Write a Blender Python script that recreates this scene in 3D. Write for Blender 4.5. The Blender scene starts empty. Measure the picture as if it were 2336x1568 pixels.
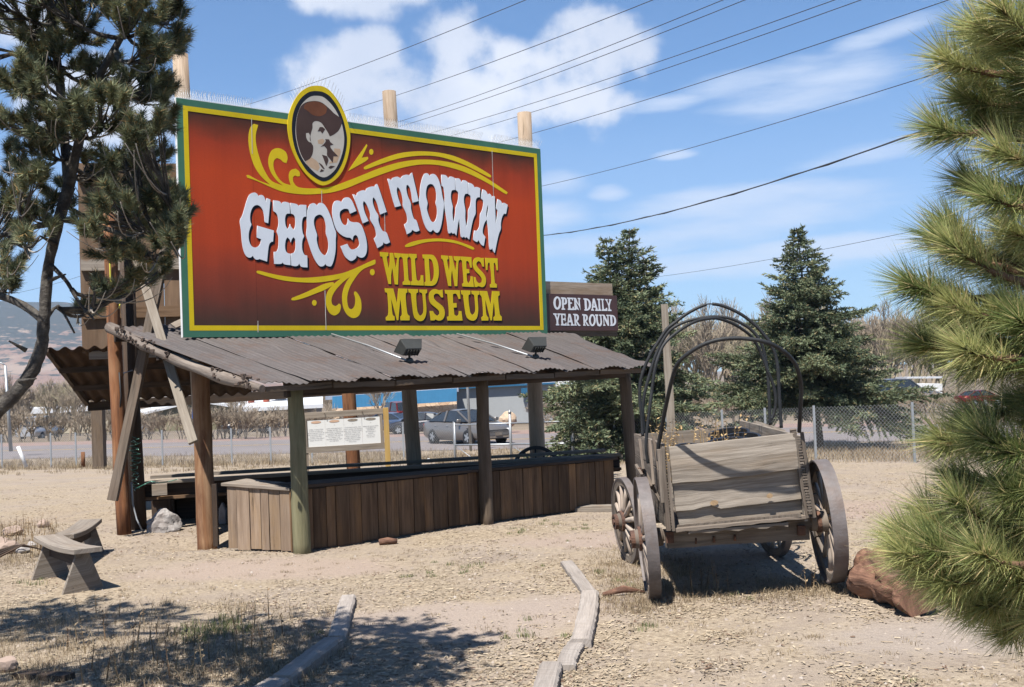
import bpy, bmesh, math, random
import numpy as np
from mathutils import Vector, Matrix
C = bpy.context
S = C.scene
rnd = random.Random(7)
npr = np.random.default_rng(11)
R_ = math.radians

# ------------------------------------------------------------------ camera
F_, CX, CY = 2600.0, 1168.0, 784.0      # focal length and centre in the 2336x1568 reading of the photograph
ROLL, PITCH, EYE = R_(2.2), math.atan(78 / 2600.0), 1.9
cam = bpy.data.cameras.new('camera'); camo = bpy.data.objects.new('camera', cam)
S.collection.objects.link(camo)
cam.sensor_width = 36; cam.lens = 36 * F_ / 2336
cam.clip_start = 0.05; cam.clip_end = 20000
camo.matrix_world = (Matrix.Translation((0, 0, EYE)) @ Matrix.Rotation(R_(90) + PITCH, 4, 'X') @ Matrix.Rotation(-ROLL, 4, 'Z'))
cam.dof.use_dof = True; cam.dof.focus_distance = 14.0; cam.dof.aperture_fstop = 18.0
S.camera = camo
S.render.resolution_x, S.render.resolution_y = 1024, 687

# ------------------------------------------------------------------ exposure
S.view_settings.view_transform = 'Standard'; S.view_settings.look = 'None'
S.view_settings.exposure = 1.2; S.view_settings.gamma = 1
S.cycles.use_denoising = True
S.cycles.max_bounces = 6; S.cycles.diffuse_bounces = 2; S.cycles.glossy_bounces = 2
S.cycles.transparent_max_bounces = 12; S.cycles.volume_bounces = 0

# ------------------------------------------------------------------ sun and sky
SUN_EL, SUN_H = R_(61), Vector((-0.44, -0.898, 0)).normalized()   # horizontal direction towards the sun
sun_dir = Vector((SUN_H.x * math.cos(SUN_EL), SUN_H.y * math.cos(SUN_EL), math.sin(SUN_EL)))
sl = bpy.data.lights.new('sun', 'SUN'); sl.energy = 5.0; sl.angle = R_(0.53); sl.color = (1, 0.955, 0.88)
so = bpy.data.objects.new('sun', sl); S.collection.objects.link(so)
so.rotation_euler = sun_dir.to_track_quat('Z', 'Y').to_euler()

def nd(nt, t, ins=None, **kw):
    n = nt.nodes.new('ShaderNode' + t)
    for k, v in kw.items(): setattr(n, k, v)
    for k, v in (ins or {}).items():
        if isinstance(v, bpy.types.NodeSocket): nt.links.new(v, n.inputs[k])
        else: n.inputs[k].default_value = v
    return n
def mth(nt, op, a, b=0.0, c=None, clamp=False):
    n = nt.nodes.new('ShaderNodeMath'); n.operation = op; n.use_clamp = clamp
    for i, v in enumerate((a, b, c)):
        if v is None: continue
        if isinstance(v, bpy.types.NodeSocket): nt.links.new(v, n.inputs[i])
        else: n.inputs[i].default_value = v
    return n.outputs[0]
def mixc(nt, f, a, b, mode='MIX'):
    n = nt.nodes.new('ShaderNodeMix'); n.data_type = 'RGBA'; n.blend_type = mode; n.clamp_factor = True
    for i, v in ((0, f), (6, a), (7, b)):
        if isinstance(v, bpy.types.NodeSocket): nt.links.new(v, n.inputs[i])
        else: n.inputs[i].default_value = v if i == 0 else (tuple(v) + (1,))[:4]
    return n.outputs[2]
def mrange(nt, v, a, b, c=0.0, d=1.0, smooth=True):
    n = nd(nt, 'MapRange', {0: v, 1: a, 2: b, 3: c, 4: d}); n.interpolation_type = 'SMOOTHSTEP' if smooth else 'LINEAR'
    return n.outputs[0]

W = bpy.data.worlds.new('World'); S.world = W; W.use_nodes = True
nt = W.node_tree; nt.nodes.clear()
sky = nd(nt, 'TexSky'); sky.sky_type = 'NISHITA'; sky.sun_disc = False
sky.sun_elevation = SUN_EL; sky.sun_rotation = math.atan2(SUN_H.x, SUN_H.y)
sky.altitude = 1650; sky.air_density = 1.0; sky.dust_density = 0.6; sky.ozone_density = 1.6
tc = nd(nt, 'TexCoord'); D0 = tc.outputs['Generated']
sx = nd(nt, 'SeparateXYZ', {0: D0})
az = mth(nt, 'ARCTAN2', sx.outputs[0], sx.outputs[1]); el = mth(nt, 'ARCSINE', sx.outputs[2])
# clouds stand on the sky at compass bearings and heights (degrees)
def warp(scale, amt, seed):
    n = nd(nt, 'TexNoise', {'Vector': nd(nt, 'Mapping', {0: D0, 1: (seed, seed * 2, 0)}).outputs[0], 'Scale': scale, 'Detail': 7.0, 'Roughness': 0.56})
    return mth(nt, 'MULTIPLY', mth(nt, 'SUBTRACT', n.outputs[0], 0.5), amt)
def blob(a0, e0, sa, se, tilt=0.0):
    da = mth(nt, 'SUBTRACT', az, R_(a0)); de = mth(nt, 'SUBTRACT', el, R_(e0))
    de = mth(nt, 'SUBTRACT', de, mth(nt, 'MULTIPLY', da, tilt))
    q = mth(nt, 'ADD', mth(nt, 'POWER', mth(nt, 'ABSOLUTE', mth(nt, 'DIVIDE', da, R_(sa))), 2.0), mth(nt, 'POWER', mth(nt, 'ABSOLUTE', mth(nt, 'DIVIDE', de, R_(se))), 2.0))
    return mth(nt, 'SUBTRACT', 1.0, q)
def union(bs):
    r = bs[0]
    for b in bs[1:]: r = nd(nt, 'Math', {0: r, 1: b, 2: 0.25}, operation='SMOOTH_MAX').outputs[0]
    return r
big = union([blob(-3.4, 14.2, 7.2, 2.6), blob(4.4, 15.9, 3.6, 2.2), blob(-2.4, 16.6, 2.6, 2.1), blob(-8.8, 14.8, 2.9, 2.3), blob(-6.3, 19.2, 4.6, 1.6), blob(0.6, 13.6, 5.4, 2.2), blob(1.2, 15.3, 3.4, 1.7), blob(-6.5, 16.0, 2.4, 1.5), blob(-11.0, 12.8, 4.0, 1.9), blob(3.6, 13.4, 3.6, 1.5), blob(-3, 12.0, 8, 1.4), blob(-12.5, 12.6, 3.4, 1.6), blob(-20, 13.5, 5.0, 2.2), blob(-24, 17, 4, 1.6), blob(24, 19, 7, 3), blob(-44, 16, 9, 4), blob(48, 14, 9, 3)])
dens = mth(nt, 'ADD', big, mth(nt, 'ADD', warp(11.0, 3.4, 3.1), mth(nt, 'ADD', warp(34.0, 1.3, 8.3), warp(4.0, 1.2, 1.3))))
puff = mrange(nt, dens, 0.05, 0.95)
wisp = union([blob(13.2, 14.0, 4.6, 0.75, 0.10), blob(8.2, 13.2, 2.5, 0.45, 0.06), blob(2.5, 9.6, 1.9, 0.75), blob(14.0, 7.6, 7.0, 1.3, 0.12), blob(10, 5.2, 8.0, 0.9), blob(5.2, 9.0, 1.2, 0.5), blob(19, 15.5, 3.0, 0.6, 0.2), blob(8.5, 10.7, 1.2, 0.3), blob(15.5, 13.4, 5.5, 1.5, 0.08), blob(11.5, 8.3, 7.0, 1.0, 0.05), blob(6.0, 6.4, 7.0, 0.8), blob(16, 5.6, 6.0, 0.8), blob(2.0, 8.0, 2.6, 1.1), blob(18, 10.0, 5.0, 0.7, 0.1)])
st = nd(nt, 'TexNoise', {'Vector': nd(nt, 'Mapping', {0: D0, 3: (3.0, 3.0, 16.0)}).outputs[0], 'Scale': 2.6, 'Detail': 7.0, 'Roughness': 0.6})
wd = mth(nt, 'ADD', wisp, mth(nt, 'MULTIPLY', mth(nt, 'SUBTRACT', st.outputs[0], 0.5), 2.6))
wisps = mth(nt, 'MULTIPLY', mrange(nt, wd, -0.1, 1.4), 0.74)
shade = mrange(nt, warp(6.0, 2.2, 15.0), -0.45, 0.5)
ccol = mixc(nt, shade, (6.4, 6.95, 8.1), (8.9, 9.1, 9.6))
skyc = mixc(nt, 1.0, sky.outputs[0], (0.62, 1.03, 1.32), 'MULTIPLY')
lowhaze = mrange(nt, el, R_(16), R_(0.5))
skyc = mixc(nt, mth(nt, 'MULTIPLY', lowhaze, 0.52), skyc, (5.2, 6.4, 8.6))
c1 = mixc(nt, wisps, skyc, (7.2, 8.0, 9.4))
c2 = mixc(nt, mth(nt, 'MULTIPLY', puff, 0.95), c1, ccol)
bg = nd(nt, 'Background', {'Color': c2, 'Strength': 0.05})
out = nd(nt, 'OutputWorld', {'Surface': bg.outputs[0]})

# ------------------------------------------------------------------ measuring: a pixel of the photograph at a known distance is a place
def ray(px, py):
    x = px - CX; y = -(py - CY)
    c, s = math.cos(ROLL), math.sin(ROLL)
    X = x * c + y * s; Y = -x * s + y * c
    c, s = math.cos(PITCH), math.sin(PITCH)
    return Vector((X, F_ * c - Y * s, F_ * s + Y * c)) / F_
def P(px, py, Y):
    d = ray(px, py); return Vector((0, 0, EYE)) + d * (Y / d.y)
def onplane(px, py, p0, n):
    d = ray(px, py); o = Vector((0, 0, EYE)); t = (Vector(p0) - o).dot(n) / d.dot(n); return o + d * t
def ss(t):
    t = min(1, max(0, t)); return t * t * (3 - 2 * t)
def zg(x, y):
    s = 0.276 * x + 0.961 * y
    z = -0.87 * ss((s - 18) / 24)
    if s > 56: z -= 0.033 * (min(s, 165) - 56)
    if s < 30:
        z -= 0.19 * math.exp(-((x + 3.97) ** 2 + (y - 14.56) ** 2) / 0.45)
        z += 0.09 * math.exp(-((x - 3.0) ** 2 + (y - 9.6) ** 2) / 0.8)
        k = 1 if y > 6 else max(0, y / 6)
        z += k * 0.022 * (math.sin(x * 1.7 + y * 0.6) + math.sin(y * 1.3 - x * 0.8 + 1) * 0.7) * max(0, 1 - s / 30)
    return z
def G(px, py, dz=0.0):
    z = 0.0
    for _ in range(14):
        d = ray(px, py); t = (z + dz - EYE) / d.z; p = Vector((0, 0, EYE)) + d * t; z = zg(p.x, p.y)
    p.z = z; return p
def onground(px, Y, py=950):
    p = P(px, py, Y); p.z = zg(p.x, p.y); return p
def zm(x0, y0, sc):
    return lambda x, y: ((x0 + x / sc) * 0.80663, (y0 + y / sc) * 0.80663)

# ------------------------------------------------------------------ objects
def link(o, parent=None):
    S.collection.objects.link(o)
    if parent is not None:
        o.parent = parent
        o.matrix_parent_inverse = parent_inv(parent)
    return o
def parent_inv(p): return world_of(p).inverted()
def world_of(o):
    if o.parent is None: return o.matrix_basis.copy()
    return world_of(o.parent) @ o.matrix_parent_inverse @ o.matrix_basis
def tag(o, label=None, cat=None, group=None, kind=None):
    if label: o['label'] = label
    if cat: o['category'] = cat
    if group: o['group'] = group
    if kind: o['kind'] = kind
    return o
def thing(name, label, cat, loc=(0, 0, 0), group=None, rz=0.0):
    o = bpy.data.objects.new(name, None); o.empty_display_size = 0.1
    o.location = loc; o.rotation_euler = (0, 0, rz)
    link(o); return tag(o, label, cat, group)
def kids(o): return [c for c in o.children]
def dup(o, loc=None, rz=None, scale=None, parent=None):
    c = o.copy(); S.collection.objects.link(c)
    if parent is not None: c.parent = parent
    if loc is not None: c.location = loc
    if rz is not None: c.rotation_euler = (0, 0, rz)
    if scale is not None: c.scale = scale if hasattr(scale, '__len__') else (scale,) * 3
    for ch in list(o.children): dup(ch, parent=c)
    return c

class MB:
    'collects shapes for ONE mesh object; every piece gets uv in metres along its length and a random tone'
    def __init__(s): s.v = []; s.f = []; s.uv = []; s.r = []; s.sm = []
    def quadstrip(s, rings, closed=True, caps=True, L=None, smooth=False, tone=None):
        n = len(rings[0]); b = len(s.v); t = rnd.random() if tone is None else tone; ou, ov = rnd.random() * 50, rnd.random() * 50
        for r in rings: s.v += [tuple(p) for p in r]
        l = [0.0]
        for a, c in zip(rings, rings[1:]): l.append(l[-1] + (Vector(a[0]) - Vector(c[0])).length)
        per = [0.0]
        for k in range(n): per.append(per[-1] + (Vector(rings[0][k]) - Vector(rings[0][(k + 1) % n])).length)
        for i in range(len(rings) - 1):
            for k in range(n if closed else n - 1):
                k2 = (k + 1) % n
                s.f.append((b + i * n + k, b + i * n + k2, b + (i + 1) * n + k2, b + (i + 1) * n + k))
                s.uv.append([(l[i] + ou, per[k] + ov), (l[i] + ou, per[k + 1] + ov), (l[i + 1] + ou, per[k + 1] + ov), (l[i + 1] + ou, per[k] + ov)])
                s.r.append(t); s.sm.append(smooth)
        if caps and closed:
            for i, rev in ((0, True), (len(rings) - 1, False)):
                idx = [b + i * n + k for k in range(n)]
                if rev: idx = idx[::-1]
                s.f.append(tuple(idx)); c0 = Vector(s.v[idx[0]])
                s.uv.append([(ou + 0.02 * k, ov + (Vector(s.v[j]) - c0).length) for k, j in enumerate(idx)])
                s.r.append(t); s.sm.append(False)
        return s
    def bar(s, a, b, w, t, up=(0, 0, 1), n=1, rough=0.0, twist=0.0, taper=1.0, tone=None):
        'rectangular bar from a to b: w across (perpendicular to up), t along up'
        a, b = Vector(a), Vector(b); d = (b - a).normalized(); up = Vector(up)
        side = d.cross(up)
        if side.length < 1e-4: side = d.cross(Vector((1, 0, 0)))
        side.normalize(); upn = side.cross(d).normalized()
        rings = []
        for i in range(n + 1):
            q = i / n; c = a.lerp(b, q); k = 1 + (taper - 1) * q; an = twist * (q - 0.5)
            sd = side * math.cos(an) + upn * math.sin(an); un = upn * math.cos(an) - side * math.sin(an)
            j = [(rnd.uniform(-1, 1) * rough, rnd.uniform(-1, 1) * rough) for _ in range(4)]
            hw, ht = w / 2 * k, t / 2 * k
            rings.append([c + sd * (sx * (hw + j[m][0])) + un * (sy * (ht + j[m][1])) for m, (sx, sy) in enumerate(((-1, -1), (1, -1), (1, 1), (-1, 1)))])
        return s.quadstrip(rings, tone=tone)
    def box(s, c, size, rz=0.0, M=None, tone=None):
        M = M or (Matrix.Translation(c) @ Matrix.Rotation(rz, 4, 'Z'))
        x, y, z = (k / 2 for k in size)
        ax = max(range(3), key=lambda k: size[k])
        e = [Vector((1, 0, 0)), Vector((0, 1, 0)), Vector((0, 0, 1))]
        A, B_, C_ = e[ax], e[(ax + 1) % 3], e[(ax + 2) % 3]; h = [x, y, z]
        ha, hb, hc = h[ax], h[(ax + 1) % 3], h[(ax + 2) % 3]
        rings = [[M @ (A * (sa * ha) + B_ * (p * hb) + C_ * (q * hc)) for p, q in ((-1, -1), (1, -1), (1, 1), (-1, 1))] for sa in (-1, 1)]
        return s.quadstrip(rings, tone=tone)
    def tube(s, pts, rad, n=8, caps=True, smooth=True, bumpy=0.0, tone=None):
        pts = [Vector(p) for p in pts]; m = len(pts)
        if not hasattr(rad, '__len__'): rad = [rad] * m
        rings = []; prev = None
        for i, p in enumerate(pts):
            d = (pts[min(i + 1, m - 1)] - pts[max(i - 1, 0)]).normalized()
            if prev is None:
                q = d.cross(Vector((0, 0, 1)) if abs(d.z) < 0.9 else Vector((1, 0, 0))).normalized()
            else:
                q = prev - d * prev.dot(d)
                q = q.normalized() if q.length > 1e-6 else d.orthogonal().normalized()
            prev = q; w = d.cross(q)
            rings.append([p + (q * math.cos(2 * math.pi * k / n) + w * math.sin(2 * math.pi * k / n)) * rad[i] * (1 + rnd.uniform(-1, 1) * bumpy) for k in range(n)])
        return s.quadstrip(rings, caps=caps, smooth=smooth, tone=tone)
    def lathe(s, prof, M, n=24, smooth=True, tone=None):
        'profile of (radius, height along local z)'
        rings = [[M @ Vector((r * math.cos(2 * math.pi * k / n), r * math.sin(2 * math.pi * k / n), h)) for k in range(n)] for r, h in prof]
        return s.quadstrip(rings, smooth=smooth, tone=tone)
    def ring(s, M, ro, ri, z0, z1, n=32, tone=None):
        prof = [(ri, z0), (ro, z0), (ro, z1), (ri, z1)]
        rings = [[M @ Vector((r * math.cos(2 * math.pi * k / n), r * math.sin(2 * math.pi * k / n), h)) for r, h in prof] for k in range(n + 1)]
        return s.quadstrip(rings, caps=False, tone=tone)
    def poly(s, pts, tone=None):
        b = len(s.v); s.v += [tuple(p) for p in pts]; s.f.append(tuple(range(b, b + len(pts))))
        o = Vector(pts[0]); e = (Vector(pts[1]) - o).normalized(); nrm = e.cross(Vector(pts[-1]) - o).normalized(); g = nrm.cross(e)
        s.uv.append([((Vector(p) - o).dot(e), (Vector(p) - o).dot(g)) for p in pts]); s.r.append(rnd.random() if tone is None else tone); s.sm.append(False)
        return s
    def slab(s, pts, off, tone=None):
        'a polygon given thickness along off'
        off = Vector(off); a = [Vector(p) for p in pts]; t = rnd.random() if tone is None else tone
        s.quadstrip([[p for p in a], [p + off for p in a]], tone=t); return s
    def grid(s, fn, nu, nv, smooth=False, tone=None):
        b = len(s.v); t = rnd.random() if tone is None else tone
        for j in range(nv + 1):
            for i in range(nu + 1): s.v.append(tuple(fn(i / nu, j / nv)))
        for j in range(nv):
            for i in range(nu):
                k = b + j * (nu + 1) + i
                s.f.append((k, k + 1, k + nu + 2, k + nu + 1))
                s.uv.append([(i, j), (i + 1, j), (i + 1, j + 1), (i, j + 1)]); s.r.append(t); s.sm.append(smooth)
        return s
    def build(s, name, mat, parent=None, bevel=0.0):
        me = bpy.data.meshes.new(name); me.from_pydata(s.v, [], s.f)
        u1 = me.uv_layers.new(name='UVMap'); u2 = me.uv_layers.new(name='R')
        flat = [c for f in s.uv for p in f for c in p]; u1.data.foreach_set('uv', flat)
        rr = [c for f, t in zip(s.f, s.r) for _ in f for c in (t, (t * 7.31) % 1.0)]; u2.data.foreach_set('uv', rr)
        me.polygons.foreach_set('use_smooth', s.sm)
        bm = bmesh.new(); bm.from_mesh(me); bmesh.ops.recalc_face_normals(bm, faces=bm.faces[:]); bm.to_mesh(me); bm.free()
        me.materials.append(mat); me.update()
        o = bpy.data.objects.new(name, me); link(o, parent)
        if bevel:
            b = o.modifiers.new('bevel', 'BEVEL'); b.width = bevel; b.segments = 1; b.limit_method = 'ANGLE'
        return o

def arr_mesh(name, V, F, mat, R=None, parent=None, smooth=False):
    V = np.asarray(V, np.float32); F = np.asarray(F, np.int32); n = F.shape[1]
    me = bpy.data.meshes.new(name)
    me.vertices.add(len(V)); me.vertices.foreach_set('co', V.ravel())
    me.loops.add(F.size); me.loops.foreach_set('vertex_index', F.ravel())
    me.polygons.add(len(F)); me.polygons.foreach_set('loop_start', np.arange(0, F.size, n, dtype=np.int32))
    if smooth: me.polygons.foreach_set('use_smooth', np.ones(len(F), bool))
    if R is not None:
        u = me.uv_layers.new(name='R'); rr = np.repeat(np.asarray(R, np.float32), n)
        u.data.foreach_set('uv', np.stack([rr, (rr * 7.31) % 1], 1).ravel())
    me.update(calc_edges=True); me.validate()
    me.materials.append(mat)
    o = bpy.data.objects.new(name, me); link(o, parent); return o

# ------------------------------------------------------------------ materials
def lin(r, g, b):
    f = lambda c: c / 12.92 if c <= 0.04045 else ((c + 0.055) / 1.055) ** 2.4
    return tuple(f(c / 255) for c in (r, g, b))
def newmat(name):
    m = bpy.data.materials.new(name); m.use_nodes = True; nt = m.node_tree; nt.nodes.clear()
    b = nd(nt, 'BsdfPrincipled'); o = nd(nt, 'OutputMaterial', {0: b.outputs[0]})
    return m, nt, b
KA = 0.69     # all painted-on reflectances are set against a bright exposure
def sc_(c): return tuple(k * KA for k in c)
def tone_of(nt): return nd(nt, 'SeparateXYZ', {0: nd(nt, 'UVMap', uv_map='R').outputs[0]})
def plain(name, col, rough=0.7, metal=0.0, var=0.12, scale=6.0, bump=0.0, spec=0.5, dirt=None, dscale=2.0, damt=0.5):
    col = sc_(col); dirt = sc_(dirt) if dirt else None
    m, nt, b = newmat(name); tcn = nd(nt, 'TexCoord'); ob = tcn.outputs['Object']
    nz = nd(nt, 'TexNoise', {'Vector': ob, 'Scale': scale, 'Detail': 6.0, 'Roughness': 0.65})
    t = mrange(nt, nz.outputs[0], 0.25, 0.75, 1 - var, 1 + var, False)
    c = mixc(nt, 1.0, col, nd(nt, 'CombineColor', {0: t, 1: t, 2: t}).outputs[0], 'MULTIPLY')
    if dirt:
        dz = nd(nt, 'TexNoise', {'Vector': ob, 'Scale': dscale, 'Detail': 8.0, 'Roughness': 0.7})
        c = mixc(nt, mth(nt, 'MULTIPLY', mrange(nt, dz.outputs[0], 0.42, 0.68), damt), c, dirt)
    nt.links.new(c, b.inputs['Base Color']); b.inputs['Roughness'].default_value = rough; b.inputs['Metallic'].default_value = metal
    b.inputs['Specular IOR Level'].default_value = spec
    if bump:
        bp = nd(nt, 'Bump', {'Height': nz.outputs[0], 'Strength': bump, 'Distance': 0.02}); nt.links.new(bp.outputs[0], b.inputs['Normal'])
    return m
def wood(name, c1, c2, c3=None, rough=0.85, along=1.2, across=26.0, bump=0.35, tvar=0.35, patch=0.5, knots=0.0):
    c1, c2, c3 = sc_(c1), sc_(c2), sc_(c3) if c3 else None
    m, nt, b = newmat(name); uv = nd(nt, 'UVMap', uv_map='UVMap').outputs[0]; tn = tone_of(nt)
    g = nd(nt, 'TexNoise', {'Vector': nd(nt, 'Mapping', {0: uv, 3: (along, across, 1)}).outputs[0], 'Scale': 1.0, 'Detail': 6.0, 'Roughness': 0.65, 'Distortion': 0.4})
    fine = nd(nt, 'TexNoise', {'Vector': nd(nt, 'Mapping', {0: uv, 3: (along * 4, across * 6, 1)}).outputs[0], 'Scale': 1.0, 'Detail': 3.0})
    bl = nd(nt, 'TexNoise', {'Vector': nd(nt, 'Mapping', {0: uv, 3: (1.1, 4.0, 1)}).outputs[0], 'Scale': 1.0, 'Detail': 5.0, 'Roughness': 0.6})
    c = mixc(nt, mrange(nt, g.outputs[0], 0.3, 0.7), c1, c2)
    if c3: c = mixc(nt, mth(nt, 'MULTIPLY', mrange(nt, bl.outputs[0], 0.45, 0.7), patch), c, c3)
    crack = mrange(nt, g.outputs[0], 0.30, 0.36, 0.45, 1.0)
    t = mth(nt, 'MULTIPLY', crack, mth(nt, 'ADD', mth(nt, 'MULTIPLY', tn.outputs[0], tvar), 1 - tvar / 2))
    t = mth(nt, 'MULTIPLY', t, mrange(nt, fine.outputs[0], 0.3, 0.7, 0.86, 1.12, False))
    c = mixc(nt, 1.0, c, nd(nt, 'CombineColor', {0: t, 1: t, 2: t}).outputs[0], 'MULTIPLY')
    if knots:
        vo = nd(nt, 'TexVoronoi', {'Vector': nd(nt, 'Mapping', {0: uv, 3: (1.6, 3.4, 1)}).outputs[0], 'Scale': 1.0, 'Randomness': 1.0})
        c = mixc(nt, mth(nt, 'MULTIPLY', mrange(nt, vo.outputs[0], 0.14, 0.05), knots), c, (0.16, 0.085, 0.035))
    nt.links.new(c, b.inputs['Base Color']); b.inputs['Roughness'].default_value = rough; b.inputs['Specular IOR Level'].default_value = 0.25
    bp = nd(nt, 'Bump', {'Height': mth(nt, 'ADD', g.outputs[0], mth(nt, 'MULTIPLY', fine.outputs[0], 0.4)), 'Strength': bump, 'Distance': 0.012})
    nt.links.new(bp.outputs[0], b.inputs['Normal'])
    return m
def sheet_iron(name, c1, c2, rust):
    'old corrugated iron: streaks and rust run down the slope, every sheet its own tone'
    c1, c2, rust = sc_(c1), sc_(c2), sc_(rust)
    m, nt, b = newmat(name); uv = nd(nt, 'UVMap', uv_map='UVMap').outputs[0]; tn = tone_of(nt); ob = nd(nt, 'TexCoord').outputs['Object']
    off = nd(nt, 'CombineXYZ', {0: mth(nt, 'MULTIPLY', tn.outputs[1], 90.0), 1: tn.outputs[0], 2: 0.0}).outputs[0]
    vec = nd(nt, 'VectorMath', {0: nd(nt, 'Mapping', {0: uv, 3: (0.30, 0.035, 1)}).outputs[0], 1: off}, operation='ADD').outputs[0]
    st = nd(nt, 'TexNoise', {'Vector': vec, 'Scale': 2.0, 'Detail': 7.0, 'Roughness': 0.7}).outputs[0]
    bl = nd(nt, 'TexNoise', {'Vector': ob, 'Scale': 1.5, 'Detail': 8.0, 'Roughness': 0.72}).outputs[0]
    fi = nd(nt, 'TexNoise', {'Vector': ob, 'Scale': 30.0, 'Detail': 3.0}).outputs[0]
    c = mixc(nt, mrange(nt, st, 0.3, 0.7), c1, c2)
    c = mixc(nt, mth(nt, 'MULTIPLY', mrange(nt, mth(nt, 'ADD', bl, mth(nt, 'MULTIPLY', st, 0.6)), 0.78, 1.02), 0.75), c, rust)
    t = mth(nt, 'MULTIPLY', mth(nt, 'ADD', mth(nt, 'MULTIPLY', tn.outputs[0], 0.30), 0.85), mrange(nt, fi, 0.25, 0.75, 0.85, 1.12, False))
    c = mixc(nt, 1.0, c, nd(nt, 'CombineColor', {0: t, 1: t, 2: t}).outputs[0], 'MULTIPLY')
    nt.links.new(c, b.inputs['Base Color']); b.inputs['Roughness'].default_value = 0.75; b.inputs['Specular IOR Level'].default_value = 0.3
    return m
def leafmat(name, a, b_, c=None, rough=0.6, trans=0.25):
    a, b_, c = sc_(a), sc_(b_), sc_(c) if c else None
    m, nt, b = newmat(name); tn = tone_of(nt)
    col = mixc(nt, tn.outputs[0], a, b_)
    if c: col = mixc(nt, mrange(nt, tn.outputs[1], 0.86, 0.9), col, c)
    nt.links.new(col, b.inputs['Base Color']); b.inputs['Roughness'].default_value = rough; b.inputs['Specular IOR Level'].default_value = 0.3
    if trans:
        tr = nd(nt, 'BsdfTranslucent', {'Color': col}); mx = nd(nt, 'MixShader', {0: trans, 1: b.outputs[0], 2: tr.outputs[0]})
        nt.links.new(mx.outputs[0], [n for n in nt.nodes if n.type == 'OUTPUT_MATERIAL'][0].inputs[0])
    return m

M_graywood = wood('weathered_grey_wood', (0.20, 0.165, 0.135), (0.33, 0.285, 0.24), (0.27, 0.20, 0.14), knots=0.5)
M_palewood = wood('pale_wood', (0.20, 0.165, 0.13), (0.30, 0.26, 0.215), (0.16, 0.12, 0.085), tvar=0.2, bump=0.2)
M_plankbrown = wood('brown_planks', (0.080, 0.045, 0.024), (0.165, 0.102, 0.060), (0.25, 0.135, 0.058), tvar=0.75, across=18, patch=0.6, bump=0.3)  # roof shade on the counter front is put into this brown
M_darkwood = wood('dark_wood', (0.035, 0.025, 0.02), (0.075, 0.052, 0.038), (0.10, 0.055, 0.03), tvar=0.5)
M_redpost = wood('orange_brown_post', (0.085, 0.034, 0.018), (0.27, 0.115, 0.05), (0.34, 0.19, 0.10), across=18, tvar=0.2, patch=0.7)
M_peelpost = wood('peeled_post', (0.20, 0.09, 0.04), (0.42, 0.26, 0.15), (0.12, 0.045, 0.022), across=9, along=0.5, tvar=0.2, patch=0.9)
M_greenpost = wood('treated_green_post', (0.155, 0.145, 0.08), (0.255, 0.235, 0.14), (0.2, 0.16, 0.09), across=14, tvar=0.2)
M_brownpost = wood('brown_post', (0.09, 0.065, 0.045), (0.16, 0.118, 0.085), (0.15, 0.10, 0.06), across=14, tvar=0.3)
M_polewood = wood('pole_wood', (0.30, 0.22, 0.15), (0.44, 0.35, 0.27), (0.27, 0.17, 0.10), across=12, tvar=0.3)
M_yellowwood = wood('fresh_yellow_wood', (0.52, 0.33, 0.10), (0.62, 0.42, 0.16), (0.5, 0.3, 0.1), tvar=0.15, bump=0.15)
M_logwood = wood('bare_log', (0.13, 0.105, 0.09), (0.27, 0.225, 0.19), (0.085, 0.055, 0.04), across=12, patch=0.7, tvar=0.2, bump=0.6)
M_redlog = wood('red_rotten_log', (0.075, 0.036, 0.024), (0.27, 0.145, 0.095), (0.20, 0.13, 0.10), across=13, along=4, bump=1.0, patch=0.8, tvar=0.2)
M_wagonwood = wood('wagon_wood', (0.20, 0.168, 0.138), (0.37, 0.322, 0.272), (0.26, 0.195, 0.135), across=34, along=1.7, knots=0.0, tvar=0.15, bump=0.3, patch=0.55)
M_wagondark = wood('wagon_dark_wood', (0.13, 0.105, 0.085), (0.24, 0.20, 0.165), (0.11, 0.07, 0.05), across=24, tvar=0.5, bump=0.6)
M_spoke = wood('spoke_wood', (0.36, 0.29, 0.24), (0.52, 0.44, 0.37), (0.26, 0.18, 0.13), across=22, tvar=0.3)
M_rust = plain('rusty_iron', (0.10, 0.052, 0.038), 0.85, 0.2, 0.35, 18, 0.4, dirt=(0.24, 0.115, 0.065), dscale=9, damt=0.7)
M_tyre = plain('worn_iron_tyre', (0.155, 0.135, 0.132), 0.65, 0.2, 0.25, 14, 0.3, dirt=(0.13, 0.085, 0.065), dscale=5, damt=0.6)
M_black = plain('black_rubber', (0.016, 0.017, 0.019), 0.6, 0, 0.3, 8, dirt=(0.036, 0.038, 0.042), dscale=6, damt=0.6, spec=0.3)
M_pot = plain('black_plastic_pot', (0.016, 0.016, 0.018), 0.4)
M_galv = plain('galvanised_steel', (0.42, 0.44, 0.46), 0.5, 0.6, 0.15)
M_white = plain('white_paint', (0.72, 0.72, 0.72), 0.6, var=0.05)
M_asphalt = plain('asphalt', (0.20, 0.172, 0.168), 0.9, 0, 0.12, 0.6, 0.1, dirt=(0.165, 0.145, 0.145), dscale=0.25, damt=0.6)
M_red = plain('red_paint', (0.30, 0.03, 0.03), 0.4)
M_blue = plain('blue_paint', (0.02, 0.10, 0.42), 0.4)
M_glass = plain('dark_glass', (0.03, 0.035, 0.04), 0.12, 0, 0.1, spec=0.8)

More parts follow.
